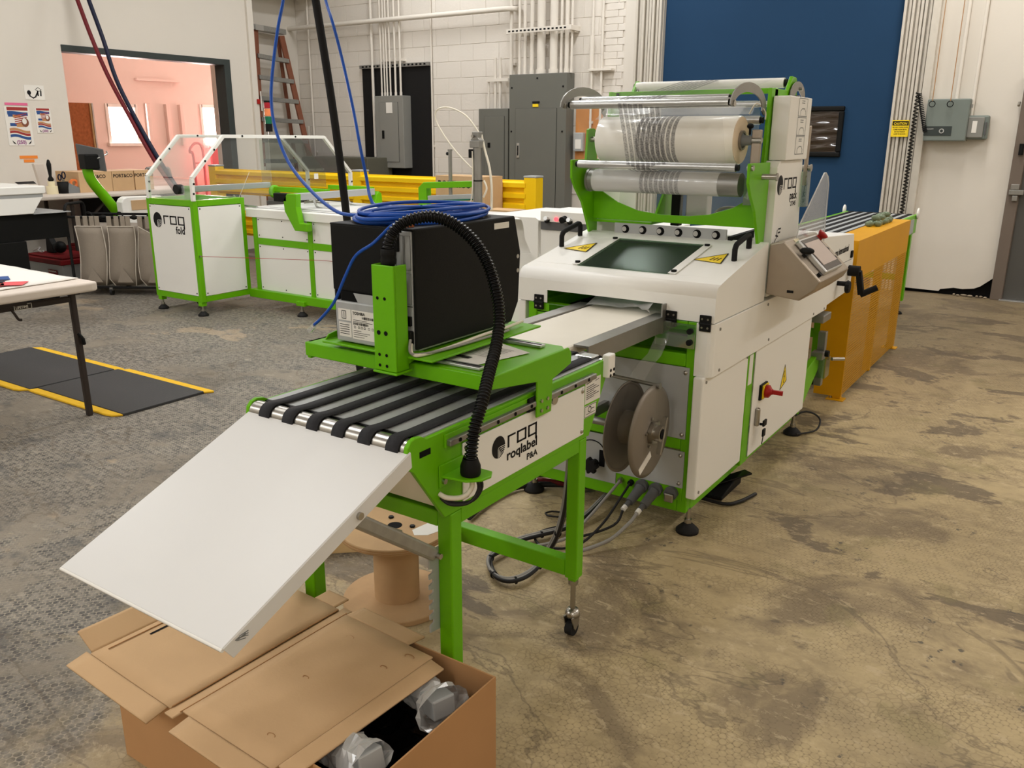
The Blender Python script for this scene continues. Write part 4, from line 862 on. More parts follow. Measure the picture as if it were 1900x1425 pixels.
# sliding bridge that carries the printer
br = MB(); br.prism([(-1.735, 1.565), (-1.14, 1.565), (-1.11, 1.59), (-1.11, 1.90), (-1.13, 1.925), (-1.735, 1.925)], 'z', .951, .957); br.box(-1.735, -1.125, 1.56, 1.566, .918, .957).box(-1.735, -1.72, 1.566, 1.925, .91, .957)
br.prism([(1.56, .957), (1.92, .957), (1.935, .94), (1.935, .91), (1.84, .887), (1.835, .80), (1.762, .80), (1.762, .897), (1.56, .925)], 'x', -1.113, -1.107)
br.prism([(1.80, .951), (1.90, .951), (1.90, .80), (1.80, .80)], 'x', -1.672, -1.664)
brg = br.build('bridge', 'green', LC, .003)
for k in range(4): MB().cyl((-1.107, 1.782 + .03 * (k % 2), .816 + .026 * (k // 2)), (-1.103, 1.782 + .03 * (k % 2), .816 + .026 * (k // 2)), .005, 8).build('bridge_bolt', 'steel', brg)
box('bridge_carriage', 'black', brg, -1.123, -1.113, 1.735, 1.79, .82, .857, .003)
for y0 in (1.585, 1.86):
    MB().box(-1.30, -1.16, y0, y0 + .026, .958, .966).build('slot_rail', 'alu', brg, .002); box('rail_groove', 'slot_dark', brg, -1.30, -1.165, y0 + .010, y0 + .016, .966, .9665)
try_ = MB().box(-1.64, -1.265, 1.535, 2.03, .972, .978).prism([(1.545, .978), (1.56, .992), (1.60, .998), (1.64, .998), (1.66, .978)], 'x', -1.642, -1.637).box(-1.5, -1.4, 1.6, 1.9, .957, .972).build('printer_tray', 'green', LC, .002)
post = MB().box(-1.412, -1.342, 1.492, 1.498, .945, 1.205).box(-1.348, -1.342, 1.498, 1.54, .945, 1.205).box(-1.412, -1.406, 1.498, 1.54, .945, 1.205).prism([(1.5405, .958), (1.60, .972), (1.60, .980), (1.56, .99), (1.5405, 1.02)], 'x', -1.348, -1.342).box(-1.416, -1.338, 1.488, 1.548, .938, .944).build('hose_post', 'green', LC, .002)
for z in (1.125, 1.04, .985 + .0, .958): 
    for x in (-1.395, -1.372): MB().cyl((x, 1.491, z), (x, 1.4915, z), .0042 if z != 1.04 else .006, 10).build('post_hole', 'slot_dark', post)
# ------------------------------------------------------------------ label printer
PX0, PX1, PY0, PY1, PZ0, PZ1 = -1.605, -1.328, 1.55, 1.985, .985, 1.287
LP = thing('label_printer', 'black and grey thermal label printer on the green tray under the blue cable coil', 'printer', ((PX0 + PX1) / 2, (PY0 + PY1) / 2, .98))
MB().prism([(PY0 + .02, PZ0), (PY1 - .02, PZ0), (PY1 + .02, PZ0 + .06), (PY1 + .03, PZ0 + .2), (PY1, PZ1), (PY0 + .02, PZ1)], 'x', PX0 + .006, PX1 - .006).build('chassis', 'grey_sheet', LP, .003)
MB().prism([(PY0 + .005, PZ0 + .006), (PY1 - .015, PZ0 + .006), (PY1 + .02, PZ0 + .06), (PY1 + .03, PZ0 + .2), (PY1, PZ1), (PY0 + .005, PZ1)], 'x', PX1 - .008, PX1).build('side_cover', 'black', LP, .003)
MB().prism([(PY0 + .005, PZ0 + .0), (PY1 - .015, PZ0), (PY1 + .03, PZ0 + .2), (PY1, PZ1), (PY0 + .005, PZ1)], 'x', PX0, PX0 + .008).build('side_cover', 'black', LP, .003)
box('top_cover', 'black', LP, PX0, PX1 - .001, PY0, PY1, PZ1 - .004, PZ1 + .001, .003)
box('back_cover', 'black', LP, PX0 + .002, -1.395, PY0, PY0 + .02, PZ0 + .132, PZ1 - .002, .003)
box('back_hinge', 'black', LP, -1.394, -1.375, PY0 - .001, PY0 + .02, PZ0 + .245, PZ1 - .004, .003)
box('lower_back', 'grey_sheet', LP, PX0 + .008, -1.395, PY0 - .002, PY0 + .02, PZ0 - .002, PZ0 + .105, .004)
box('label_slot', 'slot_dark', LP, PX0 + .025, -1.4, PY0 + .004, PY0 + .021, PZ0 + .105, PZ0 + .132)
MB().prism([(-1.52, PZ0 + .104), (-1.40, PZ0 + .104), (-1.40, PZ0 + .128), (-1.535, PZ0 + .128)], 'y', PY0 + .003, PY0 + .006).build('slot_flap', 'grey_sheet', LP)
bp_ = box('port_plate', 'grey_sheet', LP, -1.392, PX1 - .009, PY0 + .004, PY0 + .02, PZ0 + .002, PZ1 - .006, .002)
for x0, x1 in ((-1.386, -1.362), (-1.358, -1.340)):
    for z0, z1 in ((PZ0 + .12, PZ0 + .195), (PZ0 + .203, PZ0 + .285)): MB().tube([(x0, PY0 + .003, z0), (x1, PY0 + .003, z0), (x1, PY0 + .003, z1), (x0, PY0 + .003, z1), (x0, PY0 + .003, z0)], .0007, 4).build('blank_cover', 'connector', bp_)
box('plate_seam', 'slot_dark', bp_, -1.39, PX1 - .01, PY0 + .003, PY0 + .005, PZ0 + .113, PZ0 + .1145)
box('rocker_switch', 'black_gloss', LP, -1.354, -1.341, PY0 - .003, PY0 + .006, PZ0 + .066, PZ0 + .09, .001)
MB().box(-1.357, -1.337, PY0 - .008, PY0 + .006, PZ0 + .02, PZ0 + .054).prism([(-1.356, PZ0 + .024), (-1.34, PZ0 + .022), (-1.338, PZ0 + .045), (-1.35, PZ0 + .05)], 'y', PY0 - .009, PY0 - .004).build('power_plug', 'black', LP, .004)
lbl = MB().box(PX0 + .018, PX0 + .063, PY0 - .003, PY0 - .0018, PZ0 + .055, PZ0 + .085).box(PX0 + .02, PX0 + .063, PY0 - .003, PY0 - .0018, PZ0 + .012, PZ0 + .05).box(PX0 + .066, -1.41, PY0 - .003, PY0 - .0018, PZ0 + .01, PZ0 + .085).build('rating_label', 'paper', LP, kind='stuff')
fx = ((1, 0, 0), (0, 0, 1)); LO = Vector((PX0 + .068, PY0 - .003, PZ0 + .01))
text('brand_print', 'TOSHIBA', 'print_black', LP, LO + Vector((.002, 0, .064)), *fx, .0105, 'LEFT', 1.0)
b = MB(); M0 = frame3(LO, *fx); rr = random.Random(2)
for row, z, x0, x1 in ((0, .057, .035, .11), (1, .04, .004, .055)):
    x = x0
    while x < x1:
        wd = rr.choice((.0008, .0012, .002)); strokes(b, M0, [[(x, z - .002), (x, z + .003)]], wd); x += wd + rr.choice((.0008, .0015))
for z, x1 in ((.050, .05), (.046, .07), (.022, .03), (.017, .06), (.012, .05), (.006, .04)): strokes(b, M0, [[(.004, z), (x1, z)]], .0012)
for x in (.006, .02, .03, .04, .055, .068, .08, .09, .1): strokes(b, M0, [[(x, .029), (x + .005, .029), (x + .005, .034), (x, .034), (x, .029)]], .001)
M1 = frame3(LO + Vector((-.05, 0, .0)), *fx)
strokes(b, M1, [[(.014, .05), (.028, .05), (.028, .07), (.014, .07), (.014, .05)], [(.021, .053), (.021, .067)]], .0016)
for k in range(5): strokes(b, M1, [[(.006, .01 + .006 * k), (.038, .01 + .006 * k)]], .0016)
b.build('label_print', 'print_black', LP, recalc=False, kind='stuff')
box('model_tag', 'paper', LP, PX1 - .0005, PX1 + .0008, 1.885, 1.955, PZ1 - .028, PZ1 - .012)
for z in (PZ0 + .19, PZ0 + .15): MB().cyl((PX1 - .001, 2.0, z), (PX1 + .001, 2.0, z), .006, 10).build('vent_hole', 'alu', LP)
MB().tube(smooth_path([(-1.338, PY0 - .006, PZ0 + .024), (-1.333, 1.537, .995), (-1.325, 1.535, .986), (-1.31, 1.55, .983), (-1.302, 1.65, .984), (-1.30, 1.80, .99), (-1.30, 1.9, .99), (-1.31, 2.0, .99)], 6), .0045, 8).build('printer_cord', 'cream_cord', None, label='cream power cord running along the printer base on the green tray', cat='cord')
MB().tube(smooth_path([(-1.338, 1.542, 1.02), (-1.328, 1.53, .99), (-1.308, 1.56, .985), (-1.295, 1.66, .984), (-1.29, 1.80, .984), (-1.29, 1.9, .984)], 6), .0035, 8).build('printer_cord', 'grey_cord', None, label='thin grey cord beside the cream printer cord on the tray', cat='cord')
# sheets of paper on the bridge
pp = thing('paper_sheet', 'printed sheet lying on the green bridge behind the ribbed hose', 'paper', (-1.24, 1.72, .96))
MB().poly([(-1.33, 1.63, .9585), (-1.20, 1.615, .959), (-1.155, 1.80, .960), (-1.29, 1.85, .9595)]).build('sheet', 'paper', pp, solid=.0006)
b = MB(); M0 = frame3((-1.325, 1.65, .9606), (.97, -.1, 0), (.2, .95, 0))
strokes(b, M0, [[(.02, .02), (.07, .02)], [(.02, .03), (.07, .03)]], .008); strokes(b, M0, [[(.01, .06 + .012 * k), (.1, .06 + .012 * k)] for k in range(9)], .002); b.build('sheet_print', 'print_black', pp, recalc=False)
# ------------------------------------------------------------------ ribbed hose
HP = smooth_path([(-1.377, 1.516, 1.20), (-1.377, 1.515, 1.235), (-1.372, 1.517, 1.262), (-1.358, 1.525, 1.288), (-1.335, 1.545, 1.308), (-1.30, 1.588, 1.316), (-1.268, 1.63, 1.298), (-1.235, 1.669, 1.254), (-1.21, 1.69, 1.199), (-1.185, 1.689, 1.135), (-1.16, 1.668, 1.074), (-1.137, 1.622, 1.018), (-1.11, 1.555, .97), (-1.085, 1.492, .919), (-1.075, 1.447, .864), (-1.072, 1.43, .807), (-1.072, 1.428, .77)], 14)
fine, rs, acc = [HP[0]], [.0135], 0.0
for a, c_ in zip(HP, HP[1:]):
    n_ = max(1, int((c_ - a).length / .0011))
    for k in range(1, n_ + 1):
        p_ = a.lerp(c_, k / n_); acc += (p_ - fine[-1]).length; fine.append(p_); rs.append(.0135 + .0021 * math.sin(acc * 2 * PI / .0086))
RH = thing('ribbed_hose', 'black ribbed cable hose arching from the green post to the conveyor flank', 'hose', (-1.072, 1.43, .76))
MB().tube(fine, .015, 12, rs=rs).build('hose_body', 'black_gloss', RH)
MB().lathe([(.0175, 0), (.019, .004), (.019, .012), (.0175, .018), (.019, .022), (.0185, .034), (.0165, .037)], (-1.377, 1.516, 1.205), n=20).build('hose_sleeve', 'black', RH)
MB().lathe([(.022, 0), (.024, .006), (.0235, .022), (.019, .034), (.017, .04)], (-1.072, 1.428, .765), n=20).build('hose_gland', 'black', RH)
MB().tube(smooth_path([(-1.072, 1.428, .766), (-1.07, 1.43, .735), (-1.08, 1.41, .715), (-1.105, 1.385, .715), (-1.125, 1.38, .722)], 5), .006, 8).build('hose_tail', 'cream_cord', RH)
for dy in (0, .012): MB().tube(smooth_path([(-1.066, 1.436 + dy, .766), (-1.058, 1.44 + dy, .73), (-1.07, 1.42 + dy, .70), (-1.1, 1.39 + dy, .698), (-1.125, 1.385, .71)], 5), .004, 8).build('hose_tail', 'dark_cord', RH)
# ------------------------------------------------------------------ blue network cable coiled on the printer
BC = thing('network_cable', 'bright blue network cable coiled on the printer with both ends rising out of sight', 'cable', (-1.47, 1.75, 1.288))
rr = random.Random(5)
for k in range(7):
    cx, cy = -1.475 + rr.uniform(-.015, .015), 1.765 + rr.uniform(-.02, .02); ax, ay = .118 + rr.uniform(-.012, .012), .205 + rr.uniform(-.025, .012); z0 = 1.2925 + .0075 * (k // 2) + rr.uniform(0, .003); ph = rr.uniform(0, 6)
    MB().tube([(cx + ax * math.cos(2 * PI * i / 48), cy + ay * math.sin(2 * PI * i / 48), z0 + .004 * math.sin(2 * (2 * PI * i / 48) + ph)) for i in range(49)], .0048, 8, False).build('cable_loop', 'blue_cable', BC)
MB().tube(smooth_path([(-1.50, 1.6, 1.315), (-1.589, 1.62, 1.302), (-1.687, 1.65, 1.308), (-1.829, 1.7, 1.354), (-1.966, 1.75, 1.426), (-2.07, 1.8, 1.524), (-2.135, 1.85, 1.611), (-2.173, 1.9, 1.709), (-2.196, 1.95, 1.823), (-2.215, 2.0, 1.923), (-2.276, 2.1, 2.115), (-2.45, 2.4, 2.9), (-2.6, 2.6, 4.6)], 6), .005, 8).build('cable_lead', 'blue_cable', BC)
MB().tube(smooth_path([(-1.56, 1.86, 1.31), (-1.68, 1.92, 1.30), (-1.80, 1.945, 1.295), (-1.845, 1.96, 1.315), (-1.896, 2.0, 1.373), (-1.918, 2.0, 1.47), (-1.989, 2.05, 1.584), (-2.075, 2.1, 1.734), (-2.108, 2.1, 1.841), (-2.189, 2.15, 1.932), (-2.285, 2.2, 2.101), (-2.5, 2.45, 2.9), (-2.7, 2.65, 4.6)], 6), .005, 8).build('cable_lead', 'blue_cable', BC)
MB().tube(smooth_path([(-1.40, 1.62, 1.30), (-1.40, 1.56, 1.292), (-1.405, 1.525, 1.27), (-1.42, 1.507, 1.25), (-1.469, 1.5, 1.219), (-1.499, 1.49, 1.165), (-1.53, 1.48, 1.102), (-1.578, 1.48, 1.056), (-1.606, 1.48, 1.035)], 6), .004, 8).build('cable_end', 'blue_cable', BC)
MB().obox((-1.617, 1.48, 1.023), Vector((-.75, 0, -.66)) * .013, Vector((.66, 0, -.75)) * .006, (0, .0055, 0)).build('clear_plug', 'clear_plug', BC, .002)
MB().bar((-1.36, 1.56, 1.292), (-1.35, 1.58, 1.292), .006, .006).build('cable_tie_tag', 'tape_orange', BC)
MB().tube(smooth_path([(-2.479, 2.5, .95), (-2.479, 2.5, 1.105), (-2.49, 2.5, 1.208), (-2.507, 2.5, 1.379), (-2.529, 2.5, 1.563), (-2.558, 2.5, 1.763), (-2.597, 2.5, 2.006), (-2.623, 2.5, 2.205), (-2.7, 2.5, 3.2), (-2.75, 2.5, 4.6)], 5), .0155, 12).tube(smooth_path([(-2.479, 2.5, .95), (-2.47, 2.51, .6), (-2.42, 2.55, .2), (-2.3, 2.65, .03), (-2.1, 2.85, .016), (-1.9, 3.1, .016)], 5), .0155, 12).build('drop_hose', 'black_matte', None, label='thick black hose dropping from the ceiling behind the label printer', cat='hose')

# ------------------------------------------------------------------ open carton with a flattened carton lying on it
CB = thing('cardboard_box', 'open brown carton on the floor under the flattened carton at the front', 'box', (-1.39, 1.17, 0))
bx0, bx1, by0, by1, bh = -1.80, -.972, .945, 1.385, .30; tk = .004
box('box_wall', 'card_dark', CB, bx1 - tk, bx1, by0, by1, .004, bh); box('box_wall', 'card_dark', CB, bx0, bx0 + tk, by0, by1, .004, bh)
box('box_wall', 'card_dark', CB, bx0 + tk, bx1 - tk, by0, by0 + tk, .004, bh); box('box_wall', 'card_dark', CB, bx0 + tk, bx1 - tk, by1 - tk, by1, .004, bh)
box('box_bottom', 'card_dark', CB, bx0, bx1, by0, by1, 0, .004)
b = MB(); rr = random.Random(8); rows = []
for j in range(15): rows.append([(bx0 + .02 + (bx1 - bx0 - .04) * i / 24, by0 + .02 + (by1 - by0 - .04) * j / 14, .13 + .035 * rr.random() + .02 * math.sin(i * .8 + j)) for i in range(25)])
MB().sheet(rows, False).build('black_wrap', 'black_gloss', None, label='crumpled black plastic filling the open carton', cat='wrapping')
def wrapped(o, d, L_, w_, lab, seed, knot):
    t = thing('wrapped_part', lab, 'package', o); o, d = Vector(o), Vector(d).normalized(); sd = Vector((-d.y, d.x, 0)).normalized(); up = sd.cross(d) * -1 if sd.cross(d).z < 0 else sd.cross(d)
    MB().obox(o + d * L_ / 2, d * L_ / 2, sd * w_ / 2, up * w_ * .42).build('steel_part', 'grey_sheet', t, .004)
    r_ = random.Random(seed); rows = []
    for j in range(15):
        p = o + d * (L_ * 1.06 * j / 14 - .01); k = 1.0 if not knot or j < 9 else (.7 if j == 10 else 1.15 + .12 * (j - 11))
        rows.append([p + (sd * math.cos(2 * PI * i / 14) * w_ * .78 + up * math.sin(2 * PI * i / 14) * w_ * .62) * (k + r_.uniform(-.14, .16)) for i in range(14)])
        rows[-1].append(rows[-1][0])
    MB().sheet(rows, False).build('bubble_wrap', 'wrap', t)
wrapped((-1.175, 1.315, .25), (.95, -.32, .10), .155, .058, 'plastic wrapped part sticking out of the carton near the conveyor leg', 3, True)
wrapped((-1.165, 1.06, .245), (.95, -.22, .28), .15, .058, 'plastic wrapped part poking out of the carton nearest the camera', 6, False)
def knobby(o, r, seed):
    r_ = random.Random(seed); b = MB().ell(o, r, r * .8, r * .8, 12, 8); b.v = [p + Vector((r_.uniform(-.007, .007),) * 3) for p in b.v]; return b
# flattened carton: two panels, gutter with score lines, end flaps
FC = thing('flattened_carton', 'flattened brown carton with creases lying across the open box', 'cardboard', (-1.47, 1.15, .302))
ang = math.radians(-2.5); RM = Matrix.Translation((-1.474, 1.152, .3075)) @ Matrix.Rotation(ang, 4, 'Z') @ Matrix.Scale(.96, 4)
def sag(x, y): return .003 * math.sin(5 * x + 2) * math.sin(6 * y)
def slab(nm, x0, x1, y0, y1, dz=0, tilt=None, parent=FC, m='card', nx=10, ny=10):
    rows = [[RM @ Vector((x0 + (x1 - x0) * i / nx, y0 + (y1 - y0) * j / ny, dz + sag(x0 + (x1 - x0) * i / nx, y0 + (y1 - y0) * j / ny) + (tilt(x0 + (x1 - x0) * i / nx, y0 + (y1 - y0) * j / ny) if tilt else 0))) for i in range(nx + 1)] for j in range(ny + 1)]
    return MB().sheet(rows).build(nm, m, parent, solid=.0045)
slab('carton_panel', .032, .345, -.265, .225); slab('carton_panel', -.345, -.002, -.275, .232)
slab('carton_gutter', .0, .030, -.29, .25, -.0035)
for x in (-.001, .031): MB().tube([RM @ Vector((x, -.27 + .5 * j / 8, .0022 + sag(x, -.27 + .5 * j / 8))) for j in range(9)], .0016, 6).build('score_line', 'card_edge', FC)
slab('end_flap', .035, .26, .227, .29, 0, lambda x, y: -(y - .227) * .15); slab('end_flap', .06, .345, -.318, -.267, 0, lambda x, y: (y + .267) * .15)
slab('end_flap', -.10, -.02, .234, .285, 0); slab('end_flap', -.34, -.2, .234, .285, 0); slab('end_flap', -.36, -.01, -.33, -.277, 0, lambda x, y: (y + .277) * .2)
slab('side_flap', .347, .39, -.25, .215, 0, lambda x, y: -(x - .347) * .2); 
slab('side_flap', -.41, -.347, -.27, .2, 0, lambda x, y: (-.347 - x) * .55)
MB().tube([RM @ Vector((-.325, -.24 + .45 * j / 8, .0035 + sag(-.325, 0))) for j in range(9)], .0014, 6).build('score_line', 'card_edge', FC)
sl = [RM @ Vector((-.30 + u, v, .0032 + sag(-.3, v))) for u, v in ((-.008, -.14), (.0, -.14), (.0, -.02), (-.008, -.02))]; MB().poly(sl).build('slot_cut', 'slot_dark', FC)
for x, y, rr_ in ((.12, .16, .012), (.28, .12, .01), (.16, -.02, .009), (.30, .19, .014), (.26, -.2, .011)):
    MB().tube([RM @ Vector((x + rr_ * math.cos(a * .5), y + rr_ * .5 * math.sin(a * .5), .003)) for a in range(9)], .0009, 4).build('tear_mark', 'card_edge', FC)
# ------------------------------------------------------------------ cable drum
SP = thing('cable_drum', 'small plywood cable drum standing on the floor under the conveyor', 'cable drum', (-1.73, 1.9, 0))
sx_, sy_, sh_ = -1.735, 1.895, .272
def flange(z0, z1): return MB().lathe([(0, z0), (.178, z0), (.18, z0 + .003), (.18, z1 - .003), (.178, z1), (0, z1)], (sx_, sy_, 0), n=48, sm=False)
flange(.252, sh_).build('top_flange', 'plywood', SP); flange(0, .02).build('bottom_flange', 'plywood', SP)
for k in range(2): MB().ring((sx_, sy_, .258 + k * .007), (0, 0, 1), .1808, .179, .0016, 48).build('ply_layer', 'card_edge', SP)
MB().cyl((sx_, sy_, .02), (sx_, sy_, .252), .075, 32).build('drum_core', 'plywood', SP)
MB().cyl((sx_, sy_, sh_), (sx_, sy_, sh_ + .0008), .024, 24).build('centre_hole', 'slot_dark', SP); MB().cyl((sx_ + .05, sy_ + .03, sh_), (sx_ + .05, sy_ + .03, sh_ + .0008), .009, 14).build('drive_hole', 'slot_dark', SP)
for a in (.4, 2.5, 4.6):
    px_, py_ = sx_ + .06 * math.cos(a), sy_ + .06 * math.sin(a); MB().cyl((px_, py_, sh_), (px_, py_, sh_ + .006), .009, 6).build('drum_bolt', 'black', SP)
MB().prism([(-1.665, 1.90), (-1.635, 1.875), (-1.60, 1.90), (-1.585, 1.955), (-1.60, 1.985), (-1.655, 1.975)], 'z', sh_, sh_ + .001).build('paper_tag', 'paper', None, label='curled white paper tag lying on the cable drum', cat='paper')
MB().obox((-2.13, 2.03, .045), Vector((.75, .66, 0)) * .16, Vector((-.66, .75, 0)) * .009, (0, 0, .045)).build('plywood_board', 'wood_pale', None, .002, label='pale plywood board on edge behind the cable drum', cat='board')
# ------------------------------------------------------------------ cable bundle on the floor
CBL = thing('cable_bundle', 'tied grey and black cables looping over the floor under the conveyor', 'cable', (-1.45, 2.15, 0))
def fl(*pp): return [at(x, y, Z=z) for x, y, z in pp]
core = fl((1058, 840, .5), (1056, 870, .42), (1052, 910, .34), (1046, 950, .24), (1035, 990, .14), (1020, 1020, .06), (1000, 1050, .02), (975, 1070, .02), (945, 1078, .02), (920, 1070, .02), (908, 1050, .02), (912, 1033, .02), (930, 1022, .02), (965, 1003, .02), (1005, 992, .02), (1050, 980, .02), (1090, 955, .03), (1130, 915, .06), (1155, 890, .12))
cp_ = smooth_path(core, 5)
for i, (m_, r_) in enumerate((('grey_cord', .009), ('dark_cord', .007), ('grey_cord', .0065), ('dark_cord', .005))):
    off = [(0, 0, 0), (.006, -.008, .004), (-.009, .004, .005), (.003, .010, .001)][i]
    MB().tube([p + Vector(off) for p in cp_], r_, 8).build('cable_strand', m_, CBL)
for k in (20, 30, 38, 46, 54, 62, 70): 
    if k < len(cp_) - 1: MB().tube([cp_[k] + (Vector(cp_[k + 1]) - cp_[k]).normalized() * t for t in (-.003, .003)], .0135, 10).build('cable_strap', 'black', CBL)
MB().tube(smooth_path([(-1.41, 2.88, .165), (-1.42, 2.8, .13), (-1.45, 2.68, .06), (-1.48, 2.55, .02), (-1.6, 2.4, .012)], 5), .006, 8).build('machine_cable', 'grey_cord', None, label='light grey cable from the left gland of the bagging machine to the floor', cat='cable')
MB().tube(smooth_path([(-1.365, 2.88, .165), (-1.37, 2.82, .13), (-1.39, 2.70, .05), (-1.42, 2.55, .012), (-1.52, 2.48, .01), (-1.6, 2.55, .01), (-1.55, 2.66, .012), (-1.45, 2.62, .015), (-1.35, 2.72, .05), (-1.33, 2.755, .105)], 5), .005, 8).build('machine_cable', 'dark_cord', None, label='thin black cable drooping from the glands of the bagging machine', cat='cable')
MB().tube(smooth_path([(-1.271, 2.757, .107), (-1.28, 2.7, .08), (-1.33, 2.6, .03), (-1.45, 2.45, .012), (-1.7, 2.4, .012)], 5), .007, 8).build('machine_cable', 'grey_cord', None, label='thick grey cable plugged into the right socket of the bagging machine', cat='cable')
MB().tube(smooth_path(fl((870, 960, .02), (905, 930, .02), (945, 908, .02), (985, 900, .02), (1040, 899, .02), (1100, 902, .02)), 5), .013, 10).build('floor_hose', 'dark_cord', None, label='dark hose lying on the floor between conveyor and bagging machine', cat='hose')
MB().tube(smooth_path(fl((985, 888, .03), (1020, 893, .03), (1060, 897, .03), (1110, 880, .03)), 4), .012, 8).build('floor_hose', 'red_hose', None, label='dark red hose beside the left foot of the bagging machine', cat='hose')
MB().tube(smooth_path(fl((1012, 952, .01), (1025, 949, .01), (1050, 952, .01), (1060, 957, .01), (1040, 959, .01), (1018, 957, .01), (1012, 952, .01)), 4), .004, 6).build('cable_offcut', 'dark_cord', None, label='small loop of thin black cable on the floor beside the bundle', cat='cable')
# pedal and cable under the machine
PD = thing('foot_pedal', 'black foot pedal on the floor under the cabinet door of the bagging machine', 'pedal', (-1.17, 3.42, 0))
MB().prism([(3.28, .004), (3.52, .004), (3.52, .04), (3.42, .045), (3.28, .018)], 'x', -1.28, -1.12).build('pedal_base', 'black', PD, .004)
MB().bar((-1.2, 3.33, .045), (-1.09, 3.52, .065), .05, .008).build('pedal_plate', 'black_gloss', PD, .002)
MB().tube(smooth_path([(-1.25, 3.25, .012), (-1.1, 3.24, .012), (-1.05, 3.3, .012), (-1.02, 3.42, .012)], 5), .008, 8).build('pedal_cord', 'dark_cord', PD)
MB().tube(smooth_path([(-1.2, 4.25, .02), (-1.12, 4.45, .09), (-1.04, 4.5, .06), (-1.03, 4.42, .015), (-1.1, 4.3, .012)], 5), .005, 8).build('machine_cable', 'dark_cord', None, label='black cable loop by the rear right foot of the bagging machine', cat='cable')

# ------------------------------------------------------------------ yellow mesh guard
YG = thing('mesh_guard', 'yellow perforated sheet guard standing right of the bagging machine', 'guard', (-1.08, 5.9, 0))
gx = -1.068
g1, g2, gz = 5.095, 6.68, .938
MB().box(gx - .004, gx, g1, g2, gz - .22, gz).build('solid_band', 'yellow', YG); MB().box(gx - .17, gx, g1, g2, gz, gz + .004).build('top_sheet', 'yellow', YG)
MB().box(gx - .16, gx, g1 - .003, g1 + .001, .02, gz).build('end_sheet', 'yellow', YG)
gm = bpy.data.materials.new('perforated'); gm.use_nodes = True; nt = gm.node_tree; N = nt.nodes.new; L = nt.links.new
p = nt.nodes['Principled BSDF']; p.inputs['Base Color'].default_value = rgb(196, 140, 10); p.inputs['Roughness'].default_value = .45; p.inputs['Specular IOR Level'].default_value = .2
gg = N('ShaderNodeNewGeometry'); mp = N('ShaderNodeMapping'); mp.inputs['Rotation'].default_value = (0, 0, 0); mp.inputs['Scale'].default_value = (0, 62, 62)
L(gg.outputs['Position'], mp.inputs[0]); sx2 = N('ShaderNodeSeparateXYZ'); L(mp.outputs[0], sx2.inputs[0])
def mth2(op, a, b=None):
    n = N('ShaderNodeMath'); n.operation = op
    for i, v in enumerate((a, b)):
        if v is None: continue
        if isinstance(v, (int, float)): n.inputs[i].default_value = v
        else: L(v, n.inputs[i])
    return n.outputs[0]
row = mth2('FLOOR', sx2.outputs[2]); yy = mth2('ADD', sx2.outputs[1], mth2('MULTIPLY', row, .5)); fy = mth2('SUBTRACT', mth2('FRACT', yy), .5); fz = mth2('SUBTRACT', mth2('FRACT', sx2.outputs[2]), .5)
dd2 = mth2('SQRT', mth2('ADD', mth2('MULTIPLY', fy, fy), mth2('MULTIPLY', fz, fz))); hole = mth2('LESS_THAN', dd2, .29)
tr_ = N('ShaderNodeBsdfTransparent'); mxs = N('ShaderNodeMixShader'); L(hole, mxs.inputs[0]); L(p.outputs[0], mxs.inputs[1]); L(tr_.outputs[0], mxs.inputs[2]); L(mxs.outputs[0], nt.nodes['Material Output'].inputs[0]); MATS['perforated'] = gm
MB().quad((gx, g1, .03), (gx, g2, .03), (gx, g2, gz - .22), (gx, g1, gz - .22)).build('perforated_sheet', 'perforated', YG)
for y in (g1, (g1 + g2) / 2 - .02, g2 - .04): box('guard_post', 'yellow', YG, gx - .05, gx - .004, y, y + .04, .006, gz - .002, .002)
for y in (g1 - .03, g2 - .04): box('guard_foot', 'yellow', YG, gx - .08, gx + .02, y, y + .08, 0, .006, .001); MB().cyl((gx - .06, y + .04, .006), (gx - .06, y + .04, .018), .008, 8).build('guard_bolt', 'steel', YG)
# ------------------------------------------------------------------ infeed belt conveyor behind the guard
IC = thing('infeed_conveyor', 'green framed infeed conveyor with many narrow black belts beyond the yellow guard', 'conveyor', (-1.56, 6.7, 0))
ix0, ix1, iy0, iy1, iz = -1.87, -1.27, 5.1, 8.25, .862
for x0, x1 in ((ix0, ix0 + .02), (ix1 - .02, ix1)): box('side_rail', 'green', IC, x0, x1, iy0, iy1, iz - .16, iz, .003)
box('belt_bed', 'grey_sheet', IC, ix0 + .02, ix1 - .02, iy0, iy1 - .05, iz - .02, iz - .004)
for k in range(7):
    x = ix0 + .055 + k * .081; box('belt', 'black_matte', IC, x - .017, x + .017, iy0, iy1 - .01, iz - .006, iz + .001)
MB().cyl((ix0 + .02, iy1 - .02, iz - .022), (ix1 - .02, iy1 - .02, iz - .022), .022, 16).build('end_roller', 'steel', IC)
box('side_panel', 'grey_sheet', IC, ix1, ix1 + .003, 6.75, 8.1, iz - .15, iz - .03)
for y in (5.35, 8.05):
    for x0 in (ix0, ix1 - .06):
        lg = box('leg', 'green', IC, x0, x0 + .06, y, y + .06, .12, iz - .14, .003); MB().cyl((x0 + .03, y + .03, .02), (x0 + .03, y + .03, .12), .009, 8).lathe([(0, 0), (.04, 0), (.03, .02), (0, .03)], (x0 + .03, y + .03, 0), n=14).build('levelling_foot', 'rubber', lg)
for y in (5.35, 8.05): box('cross_rail', 'green', IC, ix0 + .06, ix1 - .06, y + .005, y + .055, .3, .35, .003)
for x in (ix0 - .015, ix1 + .004): MB().lathe([(0, 0), (.045, 0), (.05, .006), (.045, .012), (0, .014)], (x, iy1 - .05, iz + .01), (1, 0, 0), 16).build('end_cap', 'white', IC)
